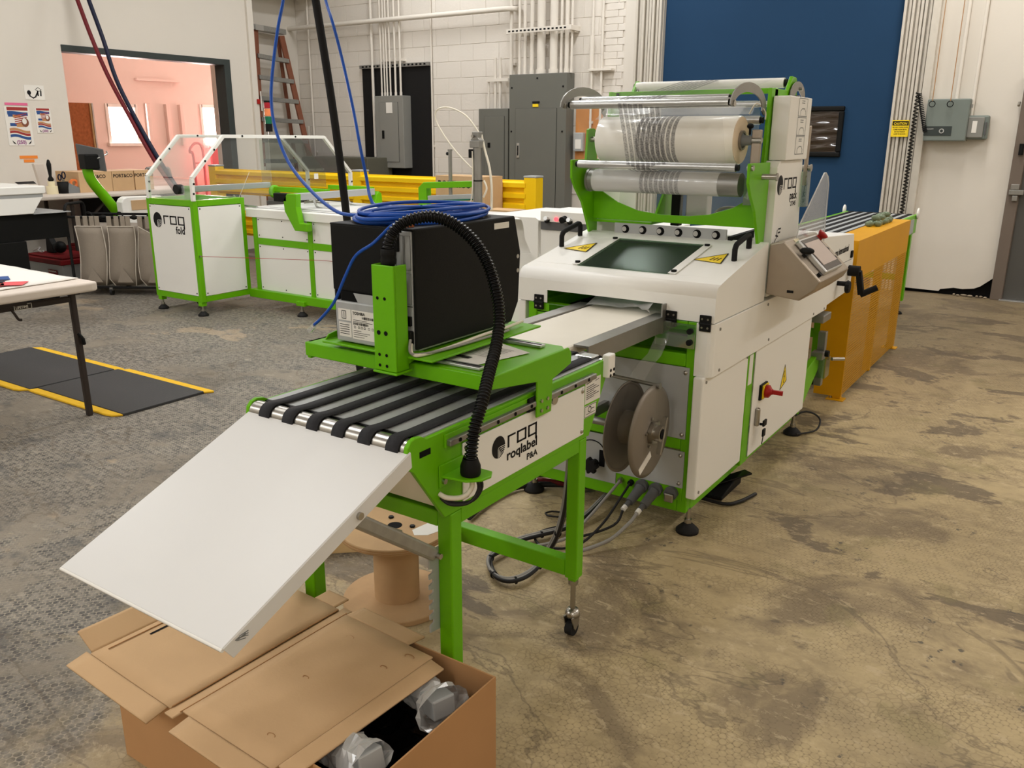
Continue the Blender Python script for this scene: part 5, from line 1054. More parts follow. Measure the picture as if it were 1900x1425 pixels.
# pile of small green stones on the guard's top sheet
rr = random.Random(12); pn_ = 0
for lev, cnt in ((0, 13), (1, 6)):
    for k in range(cnt):
        u = k / (cnt - 1); y = 5.98 + .50 * u if lev == 0 else 6.06 + .34 * u; x = gx - .115 + .035 * ((k % 2) * 2 - 1) * .6 if lev == 0 else gx - .115 + rr.uniform(-.02, .02)
        rot = Matrix.Rotation(rr.uniform(0, 6), 3, 'Z') @ Matrix.Rotation(rr.uniform(-.3, .3), 3, 'Y')
        MB().ell((x, y, gz + .023 + lev * .032), .032, .019, .0195, 10, 7, rot).build('green_pebble', 'pebble', None, label='smooth grey green pebble in the pile on the yellow guard', cat='pebble', group='pebbles piled on the yellow guard')

# ------------------------------------------------------------------ garment folding machine
FM = thing('folding_machine', 'long white and green garment folding machine with clear hooped guard', 'machine', (-5.2, 5.3, 0))
fx0, fx1, fy0, fy1, fz0, fz1 = -6.83, -6.185, 4.45, 4.975, .12, .975
fr_ = MB(); t_ = .045
for x in (fx0, fx1 - t_):
    for y in (fy0, fy1 - t_): fr_.box(x, x + t_, y, y + t_, fz0, fz1)
for z in (fz0, fz1 - .05):
    for y in (fy0, fy1 - t_): fr_.box(fx0 + t_, fx1 - t_, y, y + t_, z, z + .05)
    for x in (fx0, fx1 - t_): fr_.box(x, x + t_, fy0 + t_, fy1 - t_, z, z + .05)
fr_.build('cabinet_frame', 'green', FM, .003)
pn1 = box('cabinet_panel', 'white', FM, fx0 + .04, fx1 - .04, fy0 - .004, fy0 + .002, fz0 + .055, fz1 - .055); pn2 = box('cabinet_panel', 'white', FM, fx1 - .002, fx1 + .004, fy0 + .045, fy1 - .045, fz0 + .055, fz1 - .055); box('cabinet_panel', 'white', FM, fx0 - .003, fx0 + .002, fy0 + .045, fy1 - .045, fz0 + .05, fz1 - .05)
b = MB()
for x in (fx0 + .055, fx1 - .055):
    for z in (fz0 + .075, fz1 - .07): b.cyl((x, fy0 - .004, z), (x, fy0 - .006, z), .006, 8)
for y in (fy0 + .06, fy1 - .06):
    for z in (fz0 + .075, fz1 - .07): b.cyl((fx1 + .004, y, z), (fx1 + .006, y, z), .006, 8)
b.build('panel_screws', 'black', FM, kind='stuff')
roq_logo(FM, (-6.595, fy0 - .004, .768), (1, 0, 0), (0, 0, 1), .068, 1.42)
text('logo_word', 'fold', 'print_black', FM, (-6.32, fy0 - .004, .69), (1, 0, 0), (0, 0, 1), .085, 'RIGHT', .95)
MB().box(fx0 + .05, fx1 - .05, fy0 + .05, fy1 - .05, fz1 - .06, fz1 - .05).build('cabinet_top', 'green', FM)
for x in (fx0 + .05, fx1 - .03):
    box('foot_block', 'green', FM, x - .03, x + .02, fy0, fy0 + .05, .085, .12, .002); foot(FM, x - .005, fy0 + .025, .09)
MB().cyl((-6.62, 4.75, .045), (-6.59, 4.75, .045), .045, 16).build('caster_wheel', 'rubber', FM); MB().prism([(4.72, .05), (4.79, .05), (4.80, .12), (4.73, .12)], 'x', -6.64, -6.57).build('caster_fork', 'steel', FM)
HOOP = [(4.462, .97), (4.466, 1.155), (4.81, 1.488), (5.965, 1.483), (6.30, 1.15), (6.30, .93)]
for x in (-6.19, -6.80):
    b = MB()
    for (y0, z0), (y1, z1) in zip(HOOP, HOOP[1:]): b.bar((x, y0, z0), (x, y1, z1), .028, .032, (1, 0, 0))
    b.build('guard_hoop', 'white', FM, .002)
    hb_ = MB()
    for y, z in ((4.46, 1.03), (4.47, 1.11), (4.60, 1.29), (4.70, 1.38), (5.0, 1.49), (5.6, 1.487), (6.3, 1.06)): hb_.cyl((x + .014, y, z), (x + .02, y, z), .009, 8)
    hb_.build('hoop_bolts', 'black', FM, kind='stuff')
MB().prism([(4.47, .98), (4.47, 1.15), (4.815, 1.475), (5.30, 1.475), (5.30, .98)], 'x', -6.193, -6.189).build('guard_pane', 'acrylic', FM)
MB().quad((-6.79, 4.463, 1.158), (-6.20, 4.463, 1.158), (-6.20, 4.806, 1.486), (-6.79, 4.806, 1.486)).build('guard_pane', 'acrylic', FM, solid=.004)
MB().quad((-6.79, 4.462, .98), (-6.20, 4.462, .98), (-6.20, 4.464, 1.15), (-6.79, 4.464, 1.15)).build('guard_pane', 'acrylic', FM, solid=.004)
MB().quad((-6.79, 5.97, 1.48), (-6.20, 5.97, 1.48), (-6.20, 6.30, 1.15), (-6.79, 6.30, 1.15)).build('guard_pane', 'acrylic_smoke', FM, solid=.004)
MB().prism([(5.45, 1.05), (5.45, 1.46), (5.96, 1.46), (6.26, 1.15), (6.26, 1.0)], 'x', -6.5, -6.496).build('guard_pane', 'acrylic_pale', FM)
box('guard_tag', 'paper', FM, -6.205, -6.201, 5.83, 5.88, 1.10, 1.15)
MB().cyl((-6.185, 4.47, .515), (-6.17, 4.47, .515), .008, 8).build('string_pin', 'steel', FM)
MB().tube([(-6.172, 4.475, .515), (-5.23, 4.985, .50), (-4.2, 4.99, .49)], .0022, 5).build('red_string', 'red', FM)
MB().tube([(-6.195, 4.93, .975), (-6.19, 5.06, 1.19)], .0025, 5).build('antenna_wire', 'cream_cord', FM)
# table
MB().prism([(4.975, .81), (4.975, .878), (4.985, .886), (5.95, .886), (5.95, .81)], 'x', -6.18, -3.45).build('fold_table', 'white', FM, .004)
box('fold_plate', 'white_tray', FM, -6.15, -3.47, 5.02, 5.9, .888, .895, .003)
box('fold_plate', 'white_tray', FM, -5.95, -5.0, 5.05, 5.6, .896, .905, .003)
for x in (-6.12, -5.43, -4.72, -4.0, -3.52): box('table_post', 'green', FM, x, x + .05, 4.99, 5.04, .17, .81, .003); box('table_post', 'green', FM, x, x + .05, 5.85, 5.9, .17, .81, .003)
box('table_rail', 'green', FM, -6.07, -3.47, 4.993, 5.037, .575, .632, .002); box('base_rail', 'green', FM, -6.19, -3.47, 4.955, 5.035, .10, .172, .004); box('base_rail', 'green', FM, -6.19, -3.47, 5.85, 5.93, .10, .172, .004)
for x0, x1 in ((-6.07, -5.43), (-5.38, -4.72), (-4.67, -4.0), (-3.95, -3.52)):
    for z0, z1 in ((.632, .81), (.172, .575)):
        box('table_panel', 'white', FM, x0 + .001, x1 - .001, 5.0, 5.006, z0 + .001, z1 - .001)
b = MB()
for x0, x1 in ((-6.07, -5.43), (-5.38, -4.72)):
    for x in (x0 + .02, (x0 + x1) / 2, x1 - .02):
        for z in (.655, .79, .195, .555): b.cyl((x, 5.0, z), (x, 4.998, z), .006, 6)
b.build('table_screws', 'black', FM, kind='stuff')
for x in (-5.5, -4.1): box('foot_block', 'green', FM, x - .06, x + .04, 4.93, 4.99, .09, .13, .003); foot(FM, x - .01, 4.95, .1)
foot(FM, -5.5, 5.9, .1)
MB().prism([(-5.60, .985), (-5.59, .89), (-5.482, .735), (-5.335, .735), (-5.335, .80), (-5.425, .80), (-5.452, .93), (-5.445, 1.035), (-5.55, 1.035)], 'y', 4.90, 4.96).build('fold_arm', 'green', FM, .006)
box('arm_motor', 'black', FM, -5.72, -5.555, 4.9, 4.97, .965, 1.035, .008)
box('arm_bar', 'grey_sheet', FM, -5.53, -5.475, 4.95, 5.88, .98, 1.036, .004)
box('arm_bar', 'grey_sheet', FM, -6.38, -6.32, 4.47, 5.40, 1.035, 1.083, .004)
MB().lathe([(0, 0), (.05, 0), (.06, .01), (.06, .03), (.05, .04), (0, .04)], (-6.32, 5.42, 1.0), (1, 0, 0), 20).build('arm_hub', 'green', FM)
box('arm_link', 'green', FM, -6.28, -5.62, 5.40, 5.46, 1.0, 1.045, .004); box('arm_link', 'green', FM, -6.05, -5.5, 5.85, 5.9, 1.01, 1.05, .004)
MB().prism([(5.86, .89), (5.96, .89), (5.95, .99), (5.92, 1.01), (5.88, .98)], 'x', -5.52, -5.46).build('arm_mount', 'green', FM, .004)
MB().cyl((-6.38, 4.44, 1.06), (-6.38, 4.5, 1.06), .04, 14).build('arm_damper', 'rubber', FM)
box('arm_mount', 'green', FM, -6.33, -6.25, 4.48, 4.52, .98, 1.09, .004)
for x, y in ((-5.5, 5.15), (-5.5, 5.55), (-6.35, 5.0)): MB().tube(smooth_path([(x, y, .985), (x, y + .02, .93), (x + .05, y + .02, .905), (x + .3, y, .897)], 4), .01, 6).build('fold_finger', 'alu', FM)
MB().cyl((-6.05, 5.55, .905), (-5.75, 5.55, .905), .012, 10).cyl((-5.95, 5.5, .92), (-5.95, 5.6, .92), .02, 10).build('fold_cylinder', 'steel', FM)
# lifter with green yoke, glass strip and air cylinder
MB().prism([(-4.32, .89), (-4.32, 1.12), (-4.27, 1.16), (-3.80, 1.185), (-3.80, 1.14), (-4.24, 1.115), (-4.24, .89)], 'y', 5.12, 5.18).build('lift_yoke', 'green', FM, .004)
MB().bar((-4.22, 5.15, 1.045), (-3.78, 5.15, 1.075), .08, .035).build('press_strip', 'grey_sheet', FM, .003); MB().bar((-4.20, 5.12, 1.022), (-3.82, 5.12, 1.05), .06, .01).build('press_glass', 'stack_green', FM)
q0 = at(835, 280, Y=5.15); MB().cyl((q0.x, 5.15, 1.06), (q0.x, 5.15, q0.z), .014, 12).cyl((q0.x, 5.15, q0.z - .0), (q0.x, 5.15, q0.z + .012), .018, 8).build('small_cylinder', 'steel_dull', FM)
MB().cyl((q0.x - .03, 5.15, q0.z - .02), (q0.x, 5.15, q0.z - .02), .012, 8).build('cylinder_fitting', 'black', FM)
px_ = at(886, 300, Y=5.1).x
pc = MB().cyl((px_, 5.1, .89), (px_, 5.1, 1.42), .034, 16).build('air_cylinder', 'steel_dull', FM)
MB().box(px_ - .042, px_ + .042, 5.06, 5.14, 1.42, 1.47).prism([(px_ - .042, 1.47), (px_ - .028, 1.49), (px_ - .028, 1.53), (px_ + .028, 1.53), (px_ + .028, 1.49), (px_ + .042, 1.47)], 'y', 5.07, 5.13).build('cylinder_head', 'steel_dull', pc, .004)
MB().cyl((px_ - .01, 5.06, 1.5), (px_ - .01, 5.05, 1.5), .011, 10).build('head_bolt', 'steel', pc)
box('cylinder_sensor', 'black', pc, px_ - .045, px_ - .02, 5.05, 5.075, 1.35, 1.41, .003)
MB().ring((px_, 5.1, 1.19), (0, 0, 1), .037, .034, .008, 20).build('cylinder_strap', 'black', pc)
def atl(Y, *pp): return smooth_path([at(x, y, Y=Y) for x, y in pp], 5)
MB().tube(atl(5.12, (888, 245), (865, 215), (835, 200), (812, 203), (808, 220), (820, 245), (845, 280), (875, 312)), .006, 7).build('air_tube', 'cream_cord', FM)
MB().tube(atl(5.12, (893, 250), (900, 280), (908, 310), (912, 345), (912, 390)), .009, 7).build('air_tube', 'cream_cord', FM)
MB().tube(atl(5.06, (876, 280), (877, 320), (876, 360), (870, 390)), .005, 6).build('air_tube', 'cream_cord', FM)
MB().tube(atl(5.06, (898, 335), (903, 350), (897, 366)), .007, 6).build('air_tube', 'cream_cord', FM)
# stack light on the guard hoop
sl_ = at(500, 250, X=-6.5)
MB().cyl((-6.5, sl_.y, 1.47), (-6.5, sl_.y, 1.53), .008, 8).build('stack_stem', 'steel', FM)
for k, (m_, z0, z1) in enumerate((('black', 1.53, 1.60), ('stack_green', 1.60, 1.665), ('stack_orange', 1.67, 1.735), ('stack_red', 1.74, 1.79), ('black', 1.79, 1.805))): MB().cyl((-6.5, sl_.y, z0), (-6.5, sl_.y, z1), .03 if m_ != 'black' else .032, 18).build('stack_light', m_, FM)
# delivery end behind the label printer
DT = thing('delivery_table', 'white delivery table with a control box left of the bagging machine', 'machine', (-2.7, 4.95, 0))
box('table_base', 'white', DT, -2.895, -2.25, 4.62, 5.5, .2, .935, .004); box('base_frame', 'green', DT, -3.3, -2.25, 4.66, 5.5, .12, .2, .004); box('base_side', 'white', DT, -3.42, -2.9, 4.78, 5.5, .2, .75, .004)
for x in (-3.2, -2.4): foot(DT, x, 4.75, .13)
MB().prism([(-3.38, 1.0), (-3.06, 1.0), (-3.03, .99), (-3.015, .96), (-3.0, .87), (-2.94, .76), (-2.9, .75), (-2.9, .992), (-2.92, 1.005), (-3.38, 1.005)], 'y', 4.60, 4.606).build('chute_cheek', 'white', DT)
box('chute_floor', 'white', DT, -3.4, -2.9, 4.61, 5.5, .985, .99); MB().prism([(-3.4, .75), (-3.0, .75), (-2.9, .985), (-3.4, .985)], 'y', 4.8, 4.806).build('chute_back', 'white', DT)
cbx = box('control_box', 'white', DT, -2.885, -2.3, 4.6, 4.95, .985, 1.052, .004); box('control_strip', 'connector', DT, -2.885, -2.3, 4.605, 4.95, .935, .985, .003)
for x, m_ in ((-2.83, 'alu'), (-2.665, 'alu')): MB().cyl((x, 4.602, 1.0), (x, 4.57, 1.01), .014, 12).build('toggle', m_, cbx); MB().cyl((x, 4.602, .995), (x, 4.585, .993), .016, 12).build('toggle_base', 'black', cbx)
MB().cyl((-2.765, 4.602, 1.005), (-2.765, 4.59, 1.005), .013, 12).build('red_lamp', 'led_red', cbx); MB().cyl((-2.705, 4.602, 1.01), (-2.705, 4.56, 1.005), .02, 14).build('dial', 'black', cbx)
# ------------------------------------------------------------------ yellow guardrail
GR = thing('guardrail', 'yellow corrugated steel guardrail with three posts along the back of the hall', 'guardrail', (-7.2, 7.3, 0))
gY = 7.3; PXs = [at(988, 325, Y=gY).x, at(666, 318, Y=gY).x, at(398, 306, Y=gY).x]
for x in PXs:
    box('rail_post', 'rail_yellow', GR, x - .07, x + .07, gY - .05, gY + .09, .012, 1.105, .006); box('post_cap', 'grey_sheet', GR, x - .074, x + .074, gY - .054, gY + .094, 1.105, 1.125, .006); box('base_plate', 'rail_yellow', GR, x - .12, x + .12, gY - .1, gY + .14, 0, .012)
def wprof(z0):
    out = [(gY - .01, z0)]
    for k in range(3):
        z = z0 + k * .105; out += [(gY - .015, z + .02), (gY - .055, z + .035), (gY - .055, z + .075), (gY - .015, z + .09), (gY - .01, z + .105)]
    return out
for a, c_ in zip(PXs, PXs[1:]):
    for z0 in (.765, .25):
        w_ = wprof(z0); MB().sheet([[(a - .05, y, z) for y, z in w_], [(c_ + .05, y, z) for y, z in w_]], False).build('rail_beam', 'rail_yellow', GR, solid=.004)
# cartons in front of the rail
def carton(nm, lab, x0, x1, y0, y1, z0, z1, txt=None, txts=.07, grp=None, xface=False, m='card'):
    t = thing(nm, lab, 'box', ((x0 + x1) / 2, (y0 + y1) / 2, z0), grp); box('carton_body', m, t, x0, x1, y0, y1, z0, z1, .003)
    for s_ in (-1, 1): MB().box(x0, x1, (y0 + y1) / 2 + (.002 if s_ > 0 else -(y1 - y0) / 2), (y0 + y1) / 2 + ((y1 - y0) / 2 if s_ > 0 else -.002), z1, z1 + .004).build('top_flap', m, t)
    if txt:
        if xface: text('carton_print', txt, 'print_black', t, (x1, (y0 + y1) / 2, z1 - txts * 1.3), (0, 1, 0), (0, 0, 1), txts, 'CENTER', 1)
        else: text('carton_print', txt, 'print_black', t, (x0 + .03, y0, z1 - txts * 1.2), (1, 0, 0), (0, 0, 1), txts, 'LEFT', 1)
    return t
c0 = at(808, 326, Y=6.9); c1 = at(898, 330, Y=6.9)
carton('carton', 'tall brown printed carton in front of the yellow guardrail behind the air cylinder', c0.x, c1.x, 6.9, 7.22, 0, c0.z, 'PORT&CO', .09)
c0 = at(905, 388, Y=6.7); c1 = at(958, 388, Y=6.7)
carton('carton', 'low brown carton beside the tall one near the delivery table', c0.x, c1.x, 6.62, 6.86, 0, c0.z, 'PORT&CO', .05)
# ------------------------------------------------------------------ electrical panels and conduits on the back wall
def cabinet(nm, lab, x0, x1, z0, z1, yf, m, dx, dz0, dz1, hx, hz0, hz1):
    t = thing(nm, lab, 'electrical panel', ((x0 + x1) / 2, WB, z0)); box('cabinet_body', m, t, x0, x1, yf, WB - .015, z0, z1, .006)
    d = box('cabinet_door', m, t, dx[0], dx[1], yf - .008, yf - .001, dz0, dz1, .002)
    MB().tube([(dx[0], yf - .002, dz0), (dx[1], yf - .002, dz0), (dx[1], yf - .002, dz1), (dx[0], yf - .002, dz1), (dx[0], yf - .002, dz0)], .004, 4).build('door_gap', 'slot_dark', t)
    box('door_latch', 'alu' if hz1 - hz0 > .12 else 'black', d, hx - .02, hx + .02, yf - .016, yf - .007, hz0, hz1, .003)
    box('latch_slot', 'slot_dark', d, hx - .009, hx + .009, yf - .0175, yf - .015, hz0 + .03, hz1 - .03)
    return t
A0, A1 = at(945, 138, Y=9.2), at(1052, 135, Y=9.2); D0, D1 = at(957, 203, Y=9.2), at(1033, 203, Y=9.2)
t = cabinet('electrical_cabinet', 'tall dark grey electrical cabinet below the thick white pipes', A0.x, A1.x, .45, 2.23, 9.2, 'panel_grey', (D0.x, D1.x), .62, 1.83, at(962, 280, Y=9.2).x, 1.24, 1.42)
q = at(994, 196, Y=9.19); box('cabinet_tag', 'warn_yellow', t, q.x - .045, q.x + .035, 9.188, 9.199, q.z - .015, q.z + .02); box('cabinet_tag', 'print_black', t, q.x - .05, q.x + .05, 9.188, 9.199, q.z + .025, q.z + .05)
for px, py in ((1045, 160), (950, 163), (1043, 244), (949, 244), (997, 145)): q = at(px, py, Y=9.2); MB().cyl((q.x, 9.2, q.z), (q.x, 9.194, q.z), .011, 8).build('cabinet_screw', 'black', t)
A0 = at(888, 202, Y=9.22); A1 = at(944, 202, Y=9.22)
cabinet('electrical_cabinet', 'lower dark grey electrical cabinet left of the tall one', A0.x, A1.x - .01, .5, A0.z, 9.22, 'panel_grey', (at(899, 216, Y=9.22).x, at(936, 216, Y=9.22).x), .7, at(899, 216, Y=9.22).z, at(908, 270, Y=9.22).x, 1.36, 1.42)
q = at(671, 119, Y=9.36); q1 = at(797, 112, Y=9.36)
bbd = thing('backing_board', 'black backing board behind the light grey electrical panel', 'board', ((q.x + q1.x) / 2, 9.36, .8)); box('board_sheet', 'black_matte', bbd, q.x, q1.x, 9.365, WB - .015, .8, 2.40)
stt = MB().box(q.x - .02, q1.x, 9.33, 9.37, 2.40, 2.445).build('strut_channel', 'galv', bbd)
for k in range(17): box('strut_slot', 'slot_dark', stt, q.x + .03 + k * .07, q.x + .065 + k * .07, 9.328, 9.332, 2.412, 2.434)
A0, A1 = at(695, 178, Y=9.2), at(747, 177, Y=9.2)
t = cabinet('breaker_box', 'light grey electrical panel with a white sticker on the black board', A0.x, A1.x, 1.068, 2.025, 9.2, 'panel_grey_light', (at(704, 190, Y=9.2).x, at(738, 190, Y=9.2).x), 1.15, 1.94, at(712, 245, Y=9.2).x, 1.46, 1.57)
q = at(722, 200, Y=9.19); box('panel_sticker', 'paper', t, q.x - .055, q.x + .055, 9.187, 9.193, q.z - .07, q.z + .07)
def conduit(lab, px, w_px, z0, z1, grp, Y=9.32, m='pipe_paint', nm='conduit', ref=100):
    x = at(px, ref, Y=Y).x; r = w_px * .0058 / 2
    o = thing(nm, lab, 'pipe', (x, Y, z0), grp); MB().cyl((x, Y, z0), (x, Y, z1), r, 12).build('pipe', m, o)
    if z1 - z0 > 1 and z0 > 2: MB().cyl((x, Y, z0), (x, Y, z0 + .05), r * 1.25, 12).build('pipe_fitting', m, o)
    if z1 - z0 > 1: MB().box(x - r * 1.6, x + r * 1.6, Y + r * .6, WB, z0 + .45, z0 + .48).build('pipe_clip', m, o)
for px, wpx, lab in ((964, 6, 'thin white conduit, leftmost of those above the tall grey cabinet'), (974, 7, 'thin white conduit second from the left above the tall grey cabinet'), (987, 9, 'medium white conduit just left of the two thick pipes'), (1004, 18, 'thick white pipe, left one of the pair above the tall cabinet'), (1027, 17, 'thick white pipe, right one of the pair above the tall cabinet'), (1041, 6, 'thin white conduit just right of the two thick pipes'), (1051, 9, 'medium white conduit second from the right above the tall cabinet'), (1060, 5, 'thin white conduit, rightmost of those above the tall grey cabinet')):
    conduit(lab, px, wpx, 2.23, 4.6, 'conduits above the tall cabinet', 9.28, ref=130)
for px, wpx, lab in ((709, 4, 'thin conduit, first from the left above the light grey panel'), (714.5, 4, 'thin conduit, second from the left above the light grey panel'), (719, 4, 'thin conduit, third from the left above the light grey panel'), (725, 4, 'thin conduit, fourth from the left above the light grey panel'), (734.5, 5, 'wider conduit, fifth from the left above the light grey panel'), (744, 5, 'wider conduit, sixth from the left above the light grey panel')):
    conduit(lab, px, wpx, 2.025, 4.6, 'conduits above the light grey panel', 9.3, ref=170)
conduit('long white conduit running down past the left edge of the light grey panel', 694, 7, .9, 4.6, None, 9.33, ref=200)
conduit('white conduit dropping from the pipe bend to the left side of the tall cabinet', 949, 8, 1.9, 4.6, None, 9.33, ref=100)
conduit('thin white conduit on the brick left of the roll door with a wider sleeve', 1099, 5, 1.2, 4.6, None, 9.33, ref=100)
conduit('thin white conduit on the brick nearest the roll door track', 1117, 5, 1.2, 4.6, None, 9.33, ref=100)
conduit('slim white pipe near the ladder corner of the block wall', 577, 5, .8, 4.6, None, 9.36, ref=150)
conduit('thin white pipe between the black board and the short cabinet', 802, 4, .9, 4.6, None, 9.37, ref=200)
q0, q1 = at(1099, 66, Y=9.33), at(1099, 128, Y=9.33)
MB().cyl((q0.x, 9.33, q1.z), (q0.x, 9.33, q0.z), .028, 12).build('pipe_sleeve', 'pipe_paint', None, label='wider white sleeve around the thin conduit on the brick', cat='pipe')
q0, q1 = at(534, 51, Y=9.25), at(950, 14.5, Y=9.25); hp = q0.z - .02
MB().tube([(q0.x - .4, 9.25, hp), (q0.x, 9.25, hp), (q1.x - .1, 9.25, hp)] + [(q1.x - .1 + .12 * math.sin(a), 9.25 + .12 * (1 - math.cos(a)), hp) for a in (.4, .8, 1.2, 1.57)], .032, 12).build('pipe_run', 'pipe_paint', None, label='long horizontal white pipe running across the block wall', cat='pipe')
q0, q1 = at(941, 58, Y=9.2), at(1057, 48.5, Y=9.2); t = thing('strut_bracket', 'white slotted strut clamping the conduits above the tall cabinet', 'bracket', ((q0.x + q1.x) / 2, 9.2, q0.z - .03))
MB().box(q0.x, q1.x, 9.18, 9.2, q0.z - .035, q0.z + .02).build('strut', 'pipe_paint', t, .002); MB().box(q1.x, q1.x + .03, 9.18, WB, q0.z - .035, q0.z + .02).build('strut_return', 'pipe_paint', t, .002)
for k in range(15): x = q0.x + .03 + k * (q1.x - q0.x - .04) / 15; box('strut_slot', 'slot_dark', t, x, x + .03, 9.178, 9.182, q0.z - .016, q0.z + .002)
t = thing('conduit_rack', 'white strut frame with short pipes above the short grey cabinet', 'bracket', (-6.6, 9.3, 1.84)); q0, q1 = at(903, 147, Y=9.3), at(944, 144, Y=9.3)
box('strut', 'pipe_paint', t, q0.x, q1.x, 9.28, 9.32, q0.z - .035, q0.z + .005, .002)
for px, wpx in ((907, 4), (919, 6), (928, 6)): x = at(px, 170, Y=9.31).x; MB().cyl((x, 9.31, 1.84), (x, 9.31, q0.z + (.25 if px > 910 else 0)), wpx * .0029, 10).build('short_pipe', 'pipe_paint', t)
q0 = at(1091, 130, Y=9.3); q1 = at(1134, 130, Y=9.3); box('pipe_strap', 'pipe_paint', None, q0.x, q1.x, 9.3, WB - .015, q0.z - .012, q0.z + .012, .002, label='short white strap holding the two thin conduits on the brick', cat='bracket')
q = at(1078, 240, Y=9.36); t = thing('wood_backer', 'orange plywood backing board with a switch box right of the tall cabinet', 'board', (q.x, WB, 1.0)); box('board_sheet', 'wood_orange', t, q.x - .075, q.x + .28, 9.36, WB - .014, .95, 1.83); q = at(1075, 265, Y=9.34); box('switch_box', 'grey_sheet', t, q.x - .06, q.x + .07, 9.29, 9.36, q.z - .1, q.z + .12, .01); box('switch_label', 'paper', t, q.x - .03, q.x + .05, 9.286, 9.291, q.z - .07, q.z + .04)
# ------------------------------------------------------------------ door operator, disconnect, pull cords, coiled cord, caution sign
t = thing('door_operator', 'grey green door operator box with a dark dial strip right of the roll door', 'control box', (-1.3, WB, 1.47)); a, c_ = at(1722, 184, Y=9.24), at(1790, 262, Y=9.24)
box('operator_case', 'op_box', t, a.x, c_.x, 9.24, WB - .002, c_.z, a.z, .01); box('dial_strip', 'trim_dark', t, a.x, a.x + .24, 9.236, 9.241, c_.z + .05, c_.z + .135); MB().ring((a.x + .155, 9.233, c_.z + .092), (0, 1, 0), .022, .014, .006, 18).build('dial_ring', 'alu', t)
text('dial_print', 'VELOCITY', 'alu', t, (a.x + .02, 9.2355, c_.z + .105), (1, 0, 0), (0, 0, 1), .014); box('case_clip', 'steel_dull', t, c_.x, c_.x + .02, 9.28, 9.3, a.z - .08, a.z - .05)
t = thing('disconnect_box', 'small grey disconnect box right of the door operator', 'control box', (-1.0, WB, 1.48)); a, c_ = at(1794, 214, Y=9.27), at(1829, 259, Y=9.27)
box('case', 'op_box', t, a.x, c_.x, 9.30, WB - .002, c_.z, a.z, .015); box('cover', 'panel_grey_light', t, a.x + .015, c_.x - .035, 9.285, 9.30, c_.z + .015, a.z - .015, .012); box('case_label', 'paper', t, a.x + .055, a.x + .095, 9.283, 9.286, c_.z + .06, a.z - .05); box('lever', 'connector', t, c_.x - .025, c_.x - .01, 9.28, 9.3, c_.z + .04, a.z - .06, .003)
for i, px in enumerate((1729.5, 1763)):
    q = at(px, 193, Y=9.2); t = thing('pull_cord', 'hanging pull cord with a ring, %s of the two over the operator box' % ('left one' if i == 0 else 'right one'), 'cord', (q.x, 9.2, q.z))
    MB().tube([(q.x, 9.2, q.z + .025), (q.x, 9.2, 4.6)], .004, 6).build('cord', 'card_edge', t); MB().tube([(q.x + .026 * math.cos(k * PI / 10), 9.2, q.z + .026 * math.sin(k * PI / 10)) for k in range(21)], .004, 6).build('cord_ring', 'black', t)
for i, (px, ref, zb) in enumerate(((1788, 120, 1.86), (1820, 120, 1.7))):
    x = at(px - 4, ref, Y=9.36).x; MB().cyl((x, 9.36, zb), (x, 9.36, 4.6), .016, 10).build('conduit', 'pipe_paint', None, label=('white conduit rising from the door operator box' if i == 0 else 'white conduit rising from the small disconnect box'), cat='pipe')
q = at(1670, 239, Y=9.33); t = thing('caution_sign', 'yellow caution sticker with black header on the roll door track', 'sign', (q.x, 9.33, q.z - .08)); a, c_ = at(1656, 223, Y=9.335), at(1684, 254, Y=9.335)
box('sign_plate', 'warn_yellow', t, a.x, c_.x, 9.333, 9.338, c_.z, a.z); box('sign_header', 'print_black', t, a.x + .005, c_.x - .005, 9.3318, 9.333, a.z - .05, a.z - .008); text('sign_word', 'CAUTION', 'warn_yellow', t, ((a.x + c_.x) / 2, 9.3315, a.z - .042), (1, 0, 0), (0, 0, 1), .03, 'CENTER', .9)
for k, s_ in enumerate(('DO NOT STAND DOOR', 'COMES FROM ABOVE', 'DO NOT BLOCK', 'LOOK UP ALWAYS')): text('sign_text', s_, 'print_black', t, ((a.x + c_.x) / 2, 9.3325, a.z - .072 - k * .021), (1, 0, 0), (0, 0, 1), .015, 'CENTER', .85)
def coil(p0, p1, turns, r, cr, lab, m='black'):
    p0, p1 = Vector(p0), Vector(p1); d = (p1 - p0).normalized(); u = d.orthogonal().normalized(); w_ = d.cross(u); n = turns * 8
    MB().tube([p0 + (p1 - p0) * i / n + (u * math.cos(2 * PI * i / 8) + w_ * math.sin(2 * PI * i / 8)) * r for i in range(n + 1)], cr, 5).build('coiled_cord', m, None, label=lab, cat='cord')
a, c_ = at(1704, 172, Y=9.26), at(1668, 430, Y=9.26); coil(a, c_, 40, .02, .005, 'black coiled cord running down the roll door track')
a, c_ = at(1706, 172, Y=9.26), at(1716, 245, Y=9.22); coil(a, c_, 22, .017, .005, 'thick black coiled cord looping to the door operator box')
